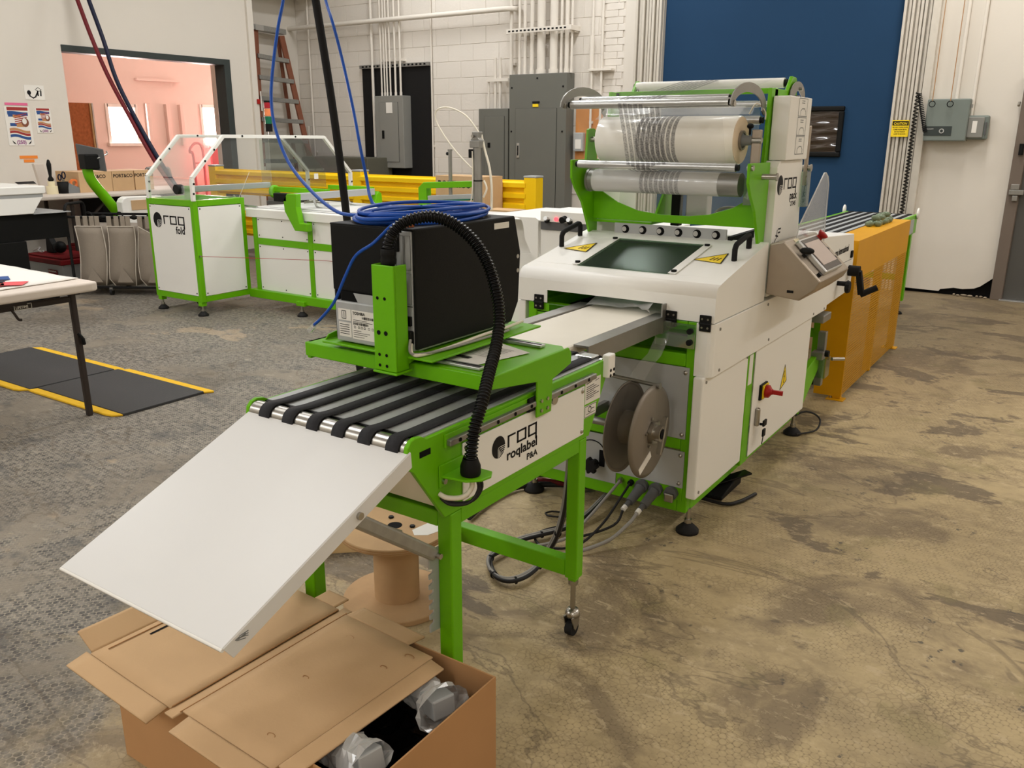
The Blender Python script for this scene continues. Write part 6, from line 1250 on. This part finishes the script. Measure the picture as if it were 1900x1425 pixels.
# ------------------------------------------------------------------ ladder in the corner
LD = thing('step_ladder', 'tall brown fibreglass step ladder leaning in the corner by the block wall', 'ladder', (-9.75, 8.5, 0))
lt0, lt1 = Vector((-10.0, 8.46, 2.90)), Vector((-9.62, 8.08, .03)); rt0, rt1 = Vector((-10.0, 8.93, 2.86)), Vector((-9.62, 9.25, .03))
for a, c_ in ((lt0, lt1), (rt0, rt1)):
    MB().bar(a, c_, .03, .09, (0, 1, 0)).build('ladder_rail', 'ladder_wood', LD, .004)
    off = Vector((-.08, .0, 0)); MB().bar(a + off, Vector((-10.1, c_.y, .03)), .03, .05, (0, 1, 0)).build('rear_rail', 'ladder_wood', LD, .004)
for k in range(9):
    t_ = .12 + k * .098; a, c_ = lt0.lerp(lt1, t_), rt0.lerp(rt1, t_); MB().obox((a + c_) / 2, (c_ - a) / 2, (.045, 0, 0), (0, 0, .028)).build('ladder_step', 'galv', LD, .003)
MB().obox((-10.02, 8.69, 2.92), (.07, 0, 0), (0, .29, -.01), (0, 0, .035)).build('ladder_top', 'galv', LD, .004); MB().obox((-9.955, 8.5, 2.925), (.012, 0, 0), (0, .07, 0), (0, 0, .036)).build('top_plate', 'alu', LD)
for t_ in (.33, .68): MB().obox(lt0.lerp(lt1, t_) + Vector((.047, 0, 0)), (.001, 0, 0), (0, .012, 0), (0, 0, .13)).build('rail_sticker', 'paper', LD)
q = at(637, 305, Y=8.8); box('storage_crate', 'olive', None, at(560, 300, Y=8.8).x, at(682, 300, Y=8.8).x, 8.8, 9.3, 0, at(637, 292, Y=8.8).z, .01, label='dull olive storage crate against the block wall behind the guardrail', cat='crate')
q = at(563, 260, Y=9.3); box('wall_box', 'pipe_paint', None, q.x - .05, q.x + .06, 9.36, WB - .004, q.z - .35, q.z + .2, .006, label='white surface box on the block wall beside the ladder', cat='box')
q = at(473, 188, Y=7.9); box('red_alarm', 'red', None, -9.465, -9.44, q.y + .05, q.y + .09, q.z - .03, q.z + .03, .004, label='tiny red alarm box on the white column edge', cat='alarm')

# ------------------------------------------------------------------ folding table at the left edge with a printed shirt
FT = thing('folding_table', 'white plastic folding table with dark legs at the left edge of the photo', 'table', (-5.2, 2.08, 0))
MB().prism([(-6.1, 1.70), (-4.30, 1.70), (-4.283, 1.715), (-4.277, 1.74), (-4.277, 2.42), (-4.283, 2.445), (-4.30, 2.459), (-6.1, 2.459)], 'z', .708, .757).build('table_top', 'table_plastic', FT, .012, 3)
for x0 in (-4.44, -5.9):
    for y in (1.77, 2.385): MB().bar((x0 + .013, y, .70), (x0, y + .015 * (1 if y > 2 else -1), 0), .032, .032, (0, 1, 0)).build('leg', 'dark_bronze', FT, .008)
    MB().box(x0, x0 + .03, 1.79, 2.37, .645, .675).build('leg_rail', 'dark_bronze', FT, .006)
    MB().box(x0 - .01, x0 + .04, 2.0, 2.14, .67, .71).build('leg_pivot', 'dark_bronze', FT, .004)
MB().box(-5.95, -4.4, 2.39, 2.42, .68, .708).build('side_rail', 'dark_bronze', FT, .003)
MB().tube(smooth_path([(-4.415, 2.06, .66), (-4.41, 2.075, .63), (-4.41, 2.09, .60), (-4.41, 2.105, .595)], 4), .007, 6).build('lock_lever', 'dark_bronze', FT)
MB().tube([(-4.419, 2.388, .47), (-4.40, 2.40, .44), (-4.405, 2.405, .41)], .01, 6).build('leg_catch', 'black', FT)
bdg = MB(); strokes(bdg, frame3((-4.409, 2.078, .647), (0, 1, 0), (0, 0, 1)), [[(0, 0), (.085, 0), (.085, .026), (0, .026), (0, 0)]], .003); bdg.build('badge_outline', 'paper', FT, recalc=False)
text('badge_word', 'LIFETIME', 'paper', FT, (-4.409, 2.084, .6525), (0, 1, 0), (0, 0, 1), .019, 'LEFT', .85)
TS = thing('folded_shirt', 'white shirt with a red and blue print lying on the folding table', 'shirt', (-4.9, 2.2, .758))
rows = []
for j in range(13):
    v = j / 12; row = []
    for i in range(17):
        u = i / 16; x = -5.95 + 1.57 * u - .05 * v * u; y = 1.90 + .54 * v - .06 * (1 - u) * (1 - v) + .02 * math.sin(6 * u)
        if j == 0: y += .012 * math.sin(i * 1.3)
        row.append((x, y, .7605 + .005 * max(0, math.sin(7 * u + 3 * v)) * v + .003 * math.sin(15 * u - 4 * v) ** 2 * v))
    rows.append(row)
MB().sheet(rows).build('shirt_cloth', 'paper', TS, solid=.004)
for pts, m_ in (([(-4.49, 2.21), (-4.40, 2.13), (-4.47, 2.05), (-4.56, 2.12)], 'red_paint'), ([(-4.52, 2.10), (-4.44, 2.06), (-4.47, 2.0), (-4.58, 2.04)], 'ink_red'), ([(-4.74, 2.23), (-4.62, 2.18), (-4.66, 2.11), (-4.78, 2.16)], 'ink_blue'), ([(-4.64, 2.16), (-4.55, 2.12), (-4.60, 2.06), (-4.70, 2.09)], 'navy'), ([(-4.84, 2.2), (-4.76, 2.15), (-4.80, 2.08), (-4.9, 2.12)], 'ink_blue')): MB().poly([(x, y, .7712) for x, y in pts]).build('shirt_print', m_, TS, solid=.0008)
# ------------------------------------------------------------------ anti-fatigue mats
def dia_mat():
    m = bpy.data.materials.new('diamond_rubber'); m.use_nodes = True; nt = m.node_tree; N = nt.nodes.new; L = nt.links.new; p = nt.nodes['Principled BSDF']; p.inputs['Base Color'].default_value = rgb(52, 51, 52); p.inputs['Roughness'].default_value = .6
    g_ = N('ShaderNodeNewGeometry'); mp = N('ShaderNodeMapping'); mp.inputs['Rotation'].default_value = (0, 0, PI / 4); L(g_.outputs['Position'], mp.inputs[0]); ck = N('ShaderNodeTexBrick'); ck.inputs['Scale'].default_value = 30; ck.inputs['Mortar Size'].default_value = .06; L(mp.outputs[0], ck.inputs['Vector'])
    bp = N('ShaderNodeBump'); bp.inputs['Strength'].default_value = .6; bp.inputs['Distance'].default_value = .004; L(ck.outputs['Fac'], bp.inputs['Height']); bp.invert = True; L(bp.outputs[0], p.inputs['Normal']); MATS['diamond_rubber'] = m
dia_mat()
def floor_mat(lab, x0, x1, y0, y1):
    t = thing('floor_mat', lab, 'mat', ((x0 + x1) / 2, (y0 + y1) / 2, 0), 'anti-fatigue mats'); MB().box(x0, x1, y0 + .055, y1 - .055, 0, .016).build('mat_field', 'diamond_rubber', t, .003)
    MB().prism([(x0 - .02, y0 + .004), (x0 + .05, y0), (x1 - .09, y0), (x1 - .04, y0 + .012), (x1 - .0, y0 + .055), (x0, y0 + .055)], 'z', 0, .013).build('mat_border', 'mat_yellow', t, .005); MB().prism([(x0, y1 - .055), (x1 - .0, y1 - .055), (x1 + .035, y1 - .008), (x1 + .02, y1), (x0 + .05, y1)], 'z', 0, .013).build('mat_border', 'mat_yellow', t, .005)
floor_mat('black floor mat with yellow edges under the table leg, nearer one of the two', -5.16, -4.27, 2.44, 3.075); floor_mat('black floor mat with yellow edges, farther one of the two', -6.23, -5.18, 2.40, 3.06)
# ------------------------------------------------------------------ laundry sorter
LS = thing('laundry_sorter', 'grey laundry sorter with three hanging cloth bags on a black wheeled frame', 'laundry cart', (-7.55, 4.6, 0))
sx0, sx1, sy0, sy1 = -8.24, -6.92, 4.50, 4.86
for x in (sx0, sx1): MB().tube([(x, sy0, .06), (x, sy0, .82), (x, sy0 + .02, .85), (x, sy0 + .05, .862), (x, sy1 - .05, .862), (x, sy1 - .02, .85), (x, sy1, .82), (x, sy1, .06)], .014, 8).build('frame_end', 'black_matte', LS)
for y in (sy0, sy1):
    MB().cyl((sx0, y, .745), (sx1, y, .745), .012, 8).build('top_bar', 'black_matte', LS); MB().cyl((sx0, y, .075), (sx1, y, .075), .012, 8).build('bottom_bar', 'black_matte', LS)
    for x in (sx0 + .35, sx1 - .3): 
        cw = MB().cyl((x - .012, y, .03), (x + .012, y, .03), .03, 14).build('caster_wheel', 'rubber', LS); MB().box(x - .016, x + .016, y - .012, y + .012, .045, .075).build('caster_fork', 'steel_dull', cw)
for k in range(3):
    x0 = sx0 + .08 + k * .295; x1 = x0 + .255; rows = []
    for j in range(9):
        v = j / 8; z = .66 - .57 * v; dx = .0 + .02 * math.sin(v * 4 + k); bul = .012 * math.sin(PI * v)
        if k == 2 and j == 0: pass
        loop = [(x0 + dx, sy0 - .014), (x0 + .127 + dx, sy0 - .018 - bul), (x1 + dx, sy0 - .014), (x1 + dx + .008, (sy0 + sy1) / 2), (x1 + dx, sy1), (x0 + dx, sy1), (x0 + dx - .008, (sy0 + sy1) / 2)]
        if j == 8: loop = [(a * .8 + (x0 + x1) / 2 * .2, c_ * .8 + (sy0 + sy1) / 2 * .2) for a, c_ in loop]
        dip = (-.07 if k == 2 and j == 0 else 0)
        rr_ = [(a, c_, z + (dip if i == 1 else 0)) for i, (a, c_) in enumerate(loop)]; rows.append(rr_ + [rr_[0]])
    bg_ = MB().sheet(rows).build('cloth_bag', 'bag_cloth', LS, solid=.004)
    MB().poly([rows[-1][i] for i in range(7)]).build('bag_base', 'bag_cloth', bg_)
    MB().tube([Vector(p) + Vector((0, -.004, 0)) for p in rows[0][:3]], .005, 6).build('bag_trim', 'bag_trim', bg_)
    for c_ in (0, 2): MB().tube([Vector(r[c_]) + Vector((0, -.004, 0)) for r in rows], .005, 6).build('bag_trim', 'bag_trim', bg_)
    tz = rows[5][1][2]; MB().add([(x0 + .06, sy0 - .034, .13), (x1 - .04, sy0 - .034, .13), ((x0 + x1) / 2, sy0 - .038, .27)], [(0, 1, 2)]).build('bag_gusset', 'bag_cloth', bg_, solid=.003)
    for u in (.03, .10, .16, .21): MB().box(x0 + u - .015, x0 + u + .03, sy0 - .016, sy0 - .010, .64, .755).build('bag_loop', 'bag_cloth', bg_, .003)
    MB().box(x0, x0 + .2, sy0 + .014, sy0 + .018, .60, .75).build('bag_header', 'bag_cloth', bg_)
    for u in (.125,): MB().tube([(x0 + u + .03 * math.cos(a * PI / 8), sy0 + .03, .75 + .04 * math.sin(a * PI / 8)) for a in range(9)], .007, 6).build('bag_handle', 'black_matte', bg_)
for x in (sx0 + .355, sx0 + .65): MB().lathe([(.012, -.03), (.022, -.01), (.022, .01), (.012, .03)], (x, sy0, .745), (1, 0, 0), 10).build('bar_clamp', 'black', LS)
LS.rotation_euler = (0, 0, math.radians(33)); LS.location = (-7.543, 4.859, 0)
# ------------------------------------------------------------------ garment printer on its black stand (far left)
GP = thing('garment_printer', 'white garment printer on a heavy black stand at the left edge', 'printer', (-8.4, 3.8, 0))
MB().prism([(3.0, .80), (4.07, .80), (4.175, .945), (3.0, .945)], 'x', -8.8, -8.0).build('printer_base', 'white', GP, .006)
box('printer_seam', 'grey_sheet', GP, -8.8, -8.003, 3.0, 4.18, .945, .975); MB().prism([(3.0, .975), (4.195, .975), (4.205, .99), (4.205, 1.045), (3.0, 1.045)], 'x', -8.82, -7.99).build('printer_lid', 'white', GP, .008)
a, c_ = at(28, 340, Z=1.046), at(66, 338, Z=1.046); MB().poly([at(27, 338, Z=1.047), at(62, 336, Z=1.047), at(68, 341, Z=1.047), at(33, 342, Z=1.047)]).build('lid_handle', 'slot_dark', GP)
box('stand_beam', 'black', GP, -8.75, -8.05, 3.0, 4.40, .56, .795, .004); box('stand_column', 'black', GP, -8.5, -8.02, 3.55, 3.98, .05, .56, .004); box('stand_foot', 'black', GP, -8.75, -8.0, 3.3, 4.2, .0, .05, .004); box('stand_shelf', 'grey_sheet', GP, -8.75, -8.0, 4.07, 4.42, .795, .802)
MB().bar((-8.4, 4.25, .82), (-8.4, 4.40, .72), .03, .03).build('stand_brace', 'black', GP)
# ------------------------------------------------------------------ totes with red lids under the long table
def tote(lab, x0, x1, y0, y1, h, tagc):
    t = thing('storage_tote', lab, 'tote', ((x0 + x1) / 2, (y0 + y1) / 2, 0)); cx, cy = (x0 + x1) / 2, (y0 + y1) / 2
    rows = [[(cx + (x - cx) * k, cy + (y - cy) * k, z) for x, y in ((x0, y0), (x1, y0), (x1, y1), (x0, y1), (x0, y0))] for z, k in ((0, .9), (h - .06, 1.0))]; MB().sheet(rows, False).build('tote_body', 'wrap' if False else 'grey_sheet', t, solid=.004)
    MB().box(x0 - .02, x1 + .02, y0 - .02, y1 + .02, h - .07, h - .02).box(x0 + .02, x1 - .02, y0 + .02, y1 - .02, h - .02, h).build('tote_lid', 'dark_red', t, .008)
    if tagc: box('tote_label', 'dark_red', t, x1 - .26, x1 - .1, y0 - .006, y0 - .001, h * .36, h * .62); text('label_word', 'Homestore', 'paper', t, (x1 - .25, y0 - .0065, h * .55), (1, 0, 0), (0, 0, 1), .03)
tote('grey storage tote with a red lid and label beside the laundry sorter', -9.0, -8.3, 4.42, 4.85, .33, True); tote('storage tote with red lid, farther one under the long table', -9.2, -8.4, 4.97, 5.24, .36, False)
bb = thing('black_clamp_lamp', 'small black clamp with a ball knob and cable on the tote lid', 'clamp', (-8.75, 4.65, .335)); MB().ell((-8.62, 4.6, .40), .06, .06, .06, 14, 10).build('ball_knob', 'black', bb); MB().prism([(-8.86, .335), (-8.72, .335), (-8.74, .42), (-8.80, .5), (-8.84, .5)], 'y', 4.58, 4.64).build('clamp_body', 'black', bb, .006)
MB().tube(smooth_path([(-8.98, 4.5, .345), (-8.92, 4.55, .38), (-8.86, 4.5, .36), (-8.8, 4.5, .35), (-8.76, 4.5, .36)], 5), .009, 6).build('crumpled_cable', 'wrap', None, label='clear wrapped cable lying on the red tote lid', cat='cable')
# ------------------------------------------------------------------ long white table under the opening
TT = thing('long_table', 'long white table along the left wall crossing the opening', 'table', (-9.08, 5.5, 0)); tz = .90
box('table_top', 'table_plastic', TT, -9.46, -8.72, 4.5, 6.55, tz - .045, tz, .012); 
for y in (4.905, 6.32):
    for x in (-9.35, -8.85): box('leg', 'dark_bronze', TT, x - .016, x + .016, y - .016, y + .016, 0, tz - .045, .004)
for y in (4.93, 6.30): MB().bar((-8.86, y, .5), (-8.86, 5.5 + (y - 5.5) * .3, tz - .06), .02, .02).build('leg_brace', 'dark_bronze', TT)
box('storage_cabinet', 'black_matte', None, -9.4, -8.95, 5.3, 6.25, 0, .84, .01, label='black cabinet standing under the long white table', cat='cabinet')
def on_t(px, py, X): return at(px, py, X=X)
q = on_t(80, 345, -9.2); MB().obox((q.x, q.y, tz + .15), (.025, 0, 0), (0, .05, 0), (0, -.025, .15)).build('foam_strip', 'table_plastic', None, .004, label='white foam strip leaning upright on the long table', cat='strip')
q = on_t(96, 345, -9.0); t = thing('paint_brush', 'black handled brush standing in a cream pot on the long table', 'brush', (q.x, q.y, tz)); MB().cyl((q.x, q.y, tz), (q.x, q.y, tz + .08), .055, 16).cyl((q.x, q.y, tz + .08), (q.x, q.y, tz + .13), .035, 16).build('pot', 'glue_tan', t); MB().lathe([(.02, .12), (.03, .15), (.014, .18), (.022, .26), (.024, .30), (.012, .34), (0, .35)], (q.x, q.y, tz), n=12).build('handle', 'black', t)
q = on_t(117, 345, -9.0); t = thing('pen_cup', 'black mesh cup with purple scissors on the long table', 'cup', (q.x, q.y, tz)); MB().lathe([(0, 0), (.05, 0), (.055, .12), (.052, .12), (.047, .005), (0, .005)], (q.x, q.y, tz), n=16).build('cup', 'black_matte', t)
MB().tube([(q.x, q.y + .02 + .018 * math.cos(a * PI / 6), tz + .185 + .035 * math.sin(a * PI / 6)) for a in range(13)], .007, 6).build('scissor_handle', 'navy', t); MB().tube([(q.x, q.y - .025 + .016 * math.cos(a * PI / 6), tz + .165 + .03 * math.sin(a * PI / 6)) for a in range(13)], .007, 6).build('scissor_handle', 'navy', t); MB().bar((q.x, q.y, tz + .02), (q.x, q.y + .01, tz + .15), .006, .03).build('scissor_blade', 'steel', t)
q = on_t(137, 342, -9.0); t = thing('tape_dispenser', 'grey tape dispenser with an orange roll on the long table', 'tape dispenser', (q.x, q.y, tz)); MB().prism([(q.y - .10, tz), (q.y + .12, tz), (q.y + .12, tz + .07), (q.y + .10, tz + .08), (q.y + .05, tz + .05), (q.y - .04, tz + .09), (q.y - .07, tz + .11), (q.y - .09, tz + .05)], 'x', q.x - .04, q.x + .04).build('dispenser_body', 'grey_plastic', t, .005); MB().ring((q.x, q.y, tz + .10), (1, 0, 0), .045, .025, .03, 20).build('tape_roll', 'tape_orange', t)
for i, (pa, pb) in enumerate(((146, 208), (208, 249), (250, 285))):
    a, c_ = on_t(pa, 330, -8.95), on_t(pb, 330, -8.95); carton('carton', ('brown carton left in the row on the long table, partly behind the green arm', 'brown carton in the middle of the row on the long table', 'brown carton at the right end of the row on the long table')[i], -9.4, -8.95, a.y, c_.y - .004, tz, tz + .21, 'PORT&CO', .05, 'cartons on the long table', True)
# ------------------------------------------------------------------ screen arm machine behind the sorter
SA = thing('screen_arm', 'bright green bent arm carrying a black monitor above a white machine side', 'monitor arm', (-8.0, 5.1, 0)); sX = -8.2
MB().tube(smooth_path([at(162, 300, X=sX), at(163, 318, X=sX), at(172, 338, X=sX), at(200, 372, X=sX), at(228, 408, X=sX), at(250, 440, X=sX), at(268, 470, X=sX)], 5), .05, 14).build('arm_tube', 'green', SA)
m0, m1, m2, m3 = at(141, 266, X=sX - .1), at(192, 277, X=sX + .12), at(199, 318, X=sX + .12), at(150, 312, X=sX - .1)
nrm = (m1 - m0).cross(m3 - m0).normalized() * .02; MB().add([m0, m1, m2, m3, m0 - nrm, m1 - nrm, m2 - nrm, m3 - nrm], [(0, 1, 2, 3), (4, 5, 6, 7), (0, 1, 5, 4), (1, 2, 6, 5), (2, 3, 7, 6), (3, 0, 4, 7)]).build('monitor', 'connector', SA, .006)
q = at(165, 300, X=sX + .03); MB().obox(q, (.06, 0, 0), (0, .07, 0), (0, 0, .07)).build('monitor_mount', 'black', SA, .01); MB().tube(smooth_path([at(178, 295, X=sX + .08), at(190, 290, X=sX + .1), at(199, 285, X=sX + .1), at(197, 280, X=sX + .1)], 4), .007, 6).build('mount_lever', 'alu', SA)
sp_ = [at(x, y, X=-8.0) for x, y in ((226, 376), (229, 369), (236, 365), (300, 363), (300, 480), (250, 480), (240, 440), (230, 405))]; MB().prism([(p.y, p.z) for p in sp_], 'x', -8.1, -8.0).build('machine_side', 'white', SA, .01)
a, c_ = at(243, 372, X=-7.995), at(300, 386, X=-7.995); box('side_inlay', 'card', SA, -8.0, -7.993, a.y, c_.y, c_.z, a.z); box('machine_foot', 'black', SA, -8.6, -8.0, 5.35, 5.9, 0, .1)
box('machine_body', 'white', SA, -8.65, -8.1, 5.35, 5.9, .1, .8, .01)
# ------------------------------------------------------------------ back room: boarded opening, hand truck, sheet coloured for the red light
a, c_ = at(125, 190, X=-12), at(187, 320, X=-12); t = thing('osb_partition', 'rough brown chipboard partition in the room beyond the opening', 'partition', (-12, (a.y + c_.y) / 2, 0)); box('osb_sheet', 'osb', t, -12.05, -12, a.y - 1.5, c_.y - .05, 0, a.z); box('stud', 'wood_pale', t, -12.08, -11.98, c_.y - .05, c_.y, 0, a.z + .0, .003); box('metal_strip', 'galv', t, -11.975, -11.965, c_.y - .03, c_.y - .01, 0, a.z)
HT = thing('hand_truck', 'red tubular hand truck in the room beyond the opening', 'hand truck', (-11, 8.05, 0)); a0, a1 = at(352, 275, X=-11), at(376, 275, X=-11)
y0, y1, zt = a0.y, a1.y, a0.z
MB().tube(smooth_path([(-11, y0 + .05, .08), (-11, y0 + .05, 1.15), (-11, y0, 1.25), (-11, y0 + .01, zt), (-11, (y0 + y1) / 2, zt + .07), (-11, y1 - .01, zt), (-11, y1, .9), (-11, y1, .08)], 5), .018, 8).build('truck_frame', 'red_paint', HT)
for z in (.35, .75, 1.1): MB().cyl((-11, y0 + .05, z), (-11, y1, z), .013, 8).build('truck_rung', 'red_paint', HT)
box('truck_toe', 'red_paint', HT, -10.95, -10.7, y0, y1, .0, .015); 
for y in (y0 - .06, y1 + .02): MB().cyl((-11.08, y, .12), (-11.08, y + .045, .12), .12, 18).build('truck_wheel', 'rubber', HT)
a, c_ = at(392, 272, X=-12.6), at(440, 340, X=-12.6); box('red_glow_sheet', 'red_paint', None, -12.65, -12.6, a.y, c_.y + .3, 0, a.z, .003, label='added pink red sheet standing in for the red light under the right window of the back room', cat='board')  # added sheet, its colour stands in for red light there
MB().tube(smooth_path([(-10.3, 6.75, .0), (-10.3, 6.75, .95), (-10.28, 6.8, 1.08), (-10.25, 7.0, 1.08), (-10.22, 7.06, .95), (-10.22, 7.06, 0)], 5), .018, 8).build('cart_handle', 'steel_dull', None, label='bent steel cart handle standing in the opening', cat='cart')
MB().tube(smooth_path([(-9.6, 5.5, 3.6), (-9.285, 5.5, 2.915), (-9.085, 5.5, 2.48), (-8.872, 5.5, 2.097), (-8.569, 5.5, 1.686), (-8.227, 5.5, 1.254), (-7.9, 5.5, .93), (-7.7, 5.5, .75)], 5), .022, 10).tube([(-9.6, 5.5, 3.6), (-9.9, 5.5, 4.6)], .022, 10).build('air_hose', 'red_hose', None, label='dark red air hose slanting down from the ceiling in front of the opening', cat='hose')
MB().tube(smooth_path([(-9.45, 5.55, 3.6), (-9.154, 5.55, 2.904), (-8.958, 5.55, 2.462), (-8.78, 5.53, 2.066), (-8.53, 5.53, 1.686), (-8.20, 5.53, 1.27), (-7.88, 5.53, .93), (-7.68, 5.53, .75)], 5), .022, 10).tube([(-9.45, 5.55, 3.6), (-9.75, 5.55, 4.6)], .022, 10).build('air_hose', 'navy', None, label='dark navy air hose slanting down beside the red one', cat='hose')
# papers taped to the left wall
def wall_q(px, py): return at(px, py, X=XL)
def poster(nm, lab, p00, p11, big):
    a, c_ = wall_q(*p00), wall_q(*p11); t = thing(nm, lab, 'poster', (XL, (a.y + c_.y) / 2, c_.z)); W_, H_ = c_.y - a.y, a.z - c_.z; X = XL + .004
    box('sheet', 'paper', t, XL + .001, X, a.y, c_.y, c_.z, a.z)
    def r(u0, u1, v0, v1, m_): MB().quad((X + .001, a.y + W_ * u0, c_.z + H_ * v0), (X + .001, a.y + W_ * u1, c_.z + H_ * v0), (X + .001, a.y + W_ * u1, c_.z + H_ * v1), (X + .001, a.y + W_ * u0, c_.z + H_ * v1)).build('poster_print', m_, t)
    def wave(v0, h_, m_, lift=.0012, amp=.04):
        top = [(X + lift, a.y + W_ * (.1 + .8 * i / 16), c_.z + H_ * (v0 + h_ + amp * math.sin(i / 16 * 4.6 + .6))) for i in range(17)]; bot = [(p[0], p[1], p[2] - H_ * h_) for p in top]
        MB().sheet([top, bot]).build('poster_print', m_, t)
    r(.1, .92, .90, .985, 'ink_red'); wave(.78, .09, 'ink_blue', amp=.015); r(.12, .3, .74, .86, 'ink_blue'); r(.3, .6, .72, .80, 'ink_tan')
    for k in range(5): MB().poly([(X + .0014, a.y + W_ * (.35 + .0 * k), c_.z + H_ * (.55 + .05 * k)), (X + .0014, a.y + W_ * .85, c_.z + H_ * (.62 + .05 * k)), (X + .0014, a.y + W_ * .85, c_.z + H_ * (.64 + .05 * k)), (X + .0014, a.y + W_ * .35, c_.z + H_ * (.575 + .05 * k))]).build('poster_print', 'ink_red', t)
    MB().poly([(X + .0018, a.y + W_ * (.75 + .15 * math.cos(k * PI / 8)), c_.z + H_ * (.6 + .12 * math.sin(k * PI / 8))) for k in range(16)]).build('poster_print', 'ladder_wood', t); MB().poly([(X + .0022, a.y + W_ * (.73 + .09 * math.cos(k * PI / 8)), c_.z + H_ * (.63 + .08 * math.sin(k * PI / 8))) for k in range(16)]).build('poster_print', 'paper', t)
    r(.15, .4, .5, .58, 'ink_blue'); r(.4, .68, .48, .58, 'ink_tan')
    wave(.36, .06, 'ink_tan'); wave(.29, .06, 'ink_red'); wave(.19, .07, 'ink_blue')
    text('poster_number', '(250)', 'purple_ink', t, (X + .0012, a.y + W_ * .5, c_.z + H_ * .045), (0, 1, 0), (0, 0, 1), H_ * .13, 'CENTER', .9)
    for u, s_ in ((.2, 1), (.85, -1)): MB().poly([(X + .0012, a.y + W_ * (u - .06 * s_), c_.z + H_ * .14), (X + .0012, a.y + W_ * (u + .06 * s_), c_.z + H_ * .06), (X + .0012, a.y + W_ * (u + .09 * s_), c_.z + H_ * .03), (X + .0012, a.y + W_ * (u - .02 * s_), c_.z + H_ * .06)]).build('poster_print', 'print_black', t)
poster('poster', 'large red white and blue poster with 250 on the left wall', (6, 197), (64, 270), True); poster('poster', 'smaller paler poster with 250 right of the large one', (63, 200), (99, 247), False)
a, c_ = wall_q(43, 157), wall_q(84, 186); t = thing('poster', 'white sheet with a black horn shaped drawing above the posters', 'poster', (XL, (a.y + c_.y) / 2, c_.z)); W_, H_ = c_.y - a.y, a.z - c_.z
box('sheet', 'paper', t, XL + .001, XL + .004, a.y, c_.y, c_.z, a.z); M0 = frame3((XL + .004, a.y, c_.z), (0, W_, 0), (0, 0, H_)); b = MB(); strokes(b, M0, [[(.2, .5), (.25, .25), (.4, .12), (.52, .2), (.6, .4), (.68, .6)], [(.66, .3), (.66, .6)], [(.8, .3), (.82, .6)]], .07); b.poly([M0 @ Vector((.22 + .1 * math.cos(k * PI / 8), .48 + .16 * math.sin(k * PI / 8), 0)) + Vector((.001, 0, 0)) for k in range(16)]); strokes(b, M0, [[(.55, .7), (.7, .85), (.85, .7), (.75, .6), (.58, .66)]], .03); b.build('drawing', 'print_black', t, recalc=False)
for p0, p1, m_, lab in (((8, 190), (51, 196), 'paper_pink', 'pink paper strip taped above the large poster'), ((36, 289), (70, 294), 'paper_orange', 'longer orange paper strip on the left wall'), ((44, 296), (64, 301), 'paper_orange', 'shorter orange paper strip just below the longer one')):
    a, c_ = wall_q(*p0), wall_q(*p1); box('paper_strip', m_, None, XL + .001, XL + .004, a.y, c_.y, c_.z, a.z, label=lab, cat='paper strip')

cl = carton('carton', 'brown carton with a navy label seen under the rear of the bagging machine', -2.0, -1.5, 6.3, 6.62, 0, .62)
box('navy_label', 'navy', cl, -1.95, -1.505, 6.296, 6.2995, .34, .46); text('label_word', 'PORT&CO', 'grey_sheet', cl, (-1.93, 6.2955, .39), (1, 0, 0), (0, 0, 1), .06)
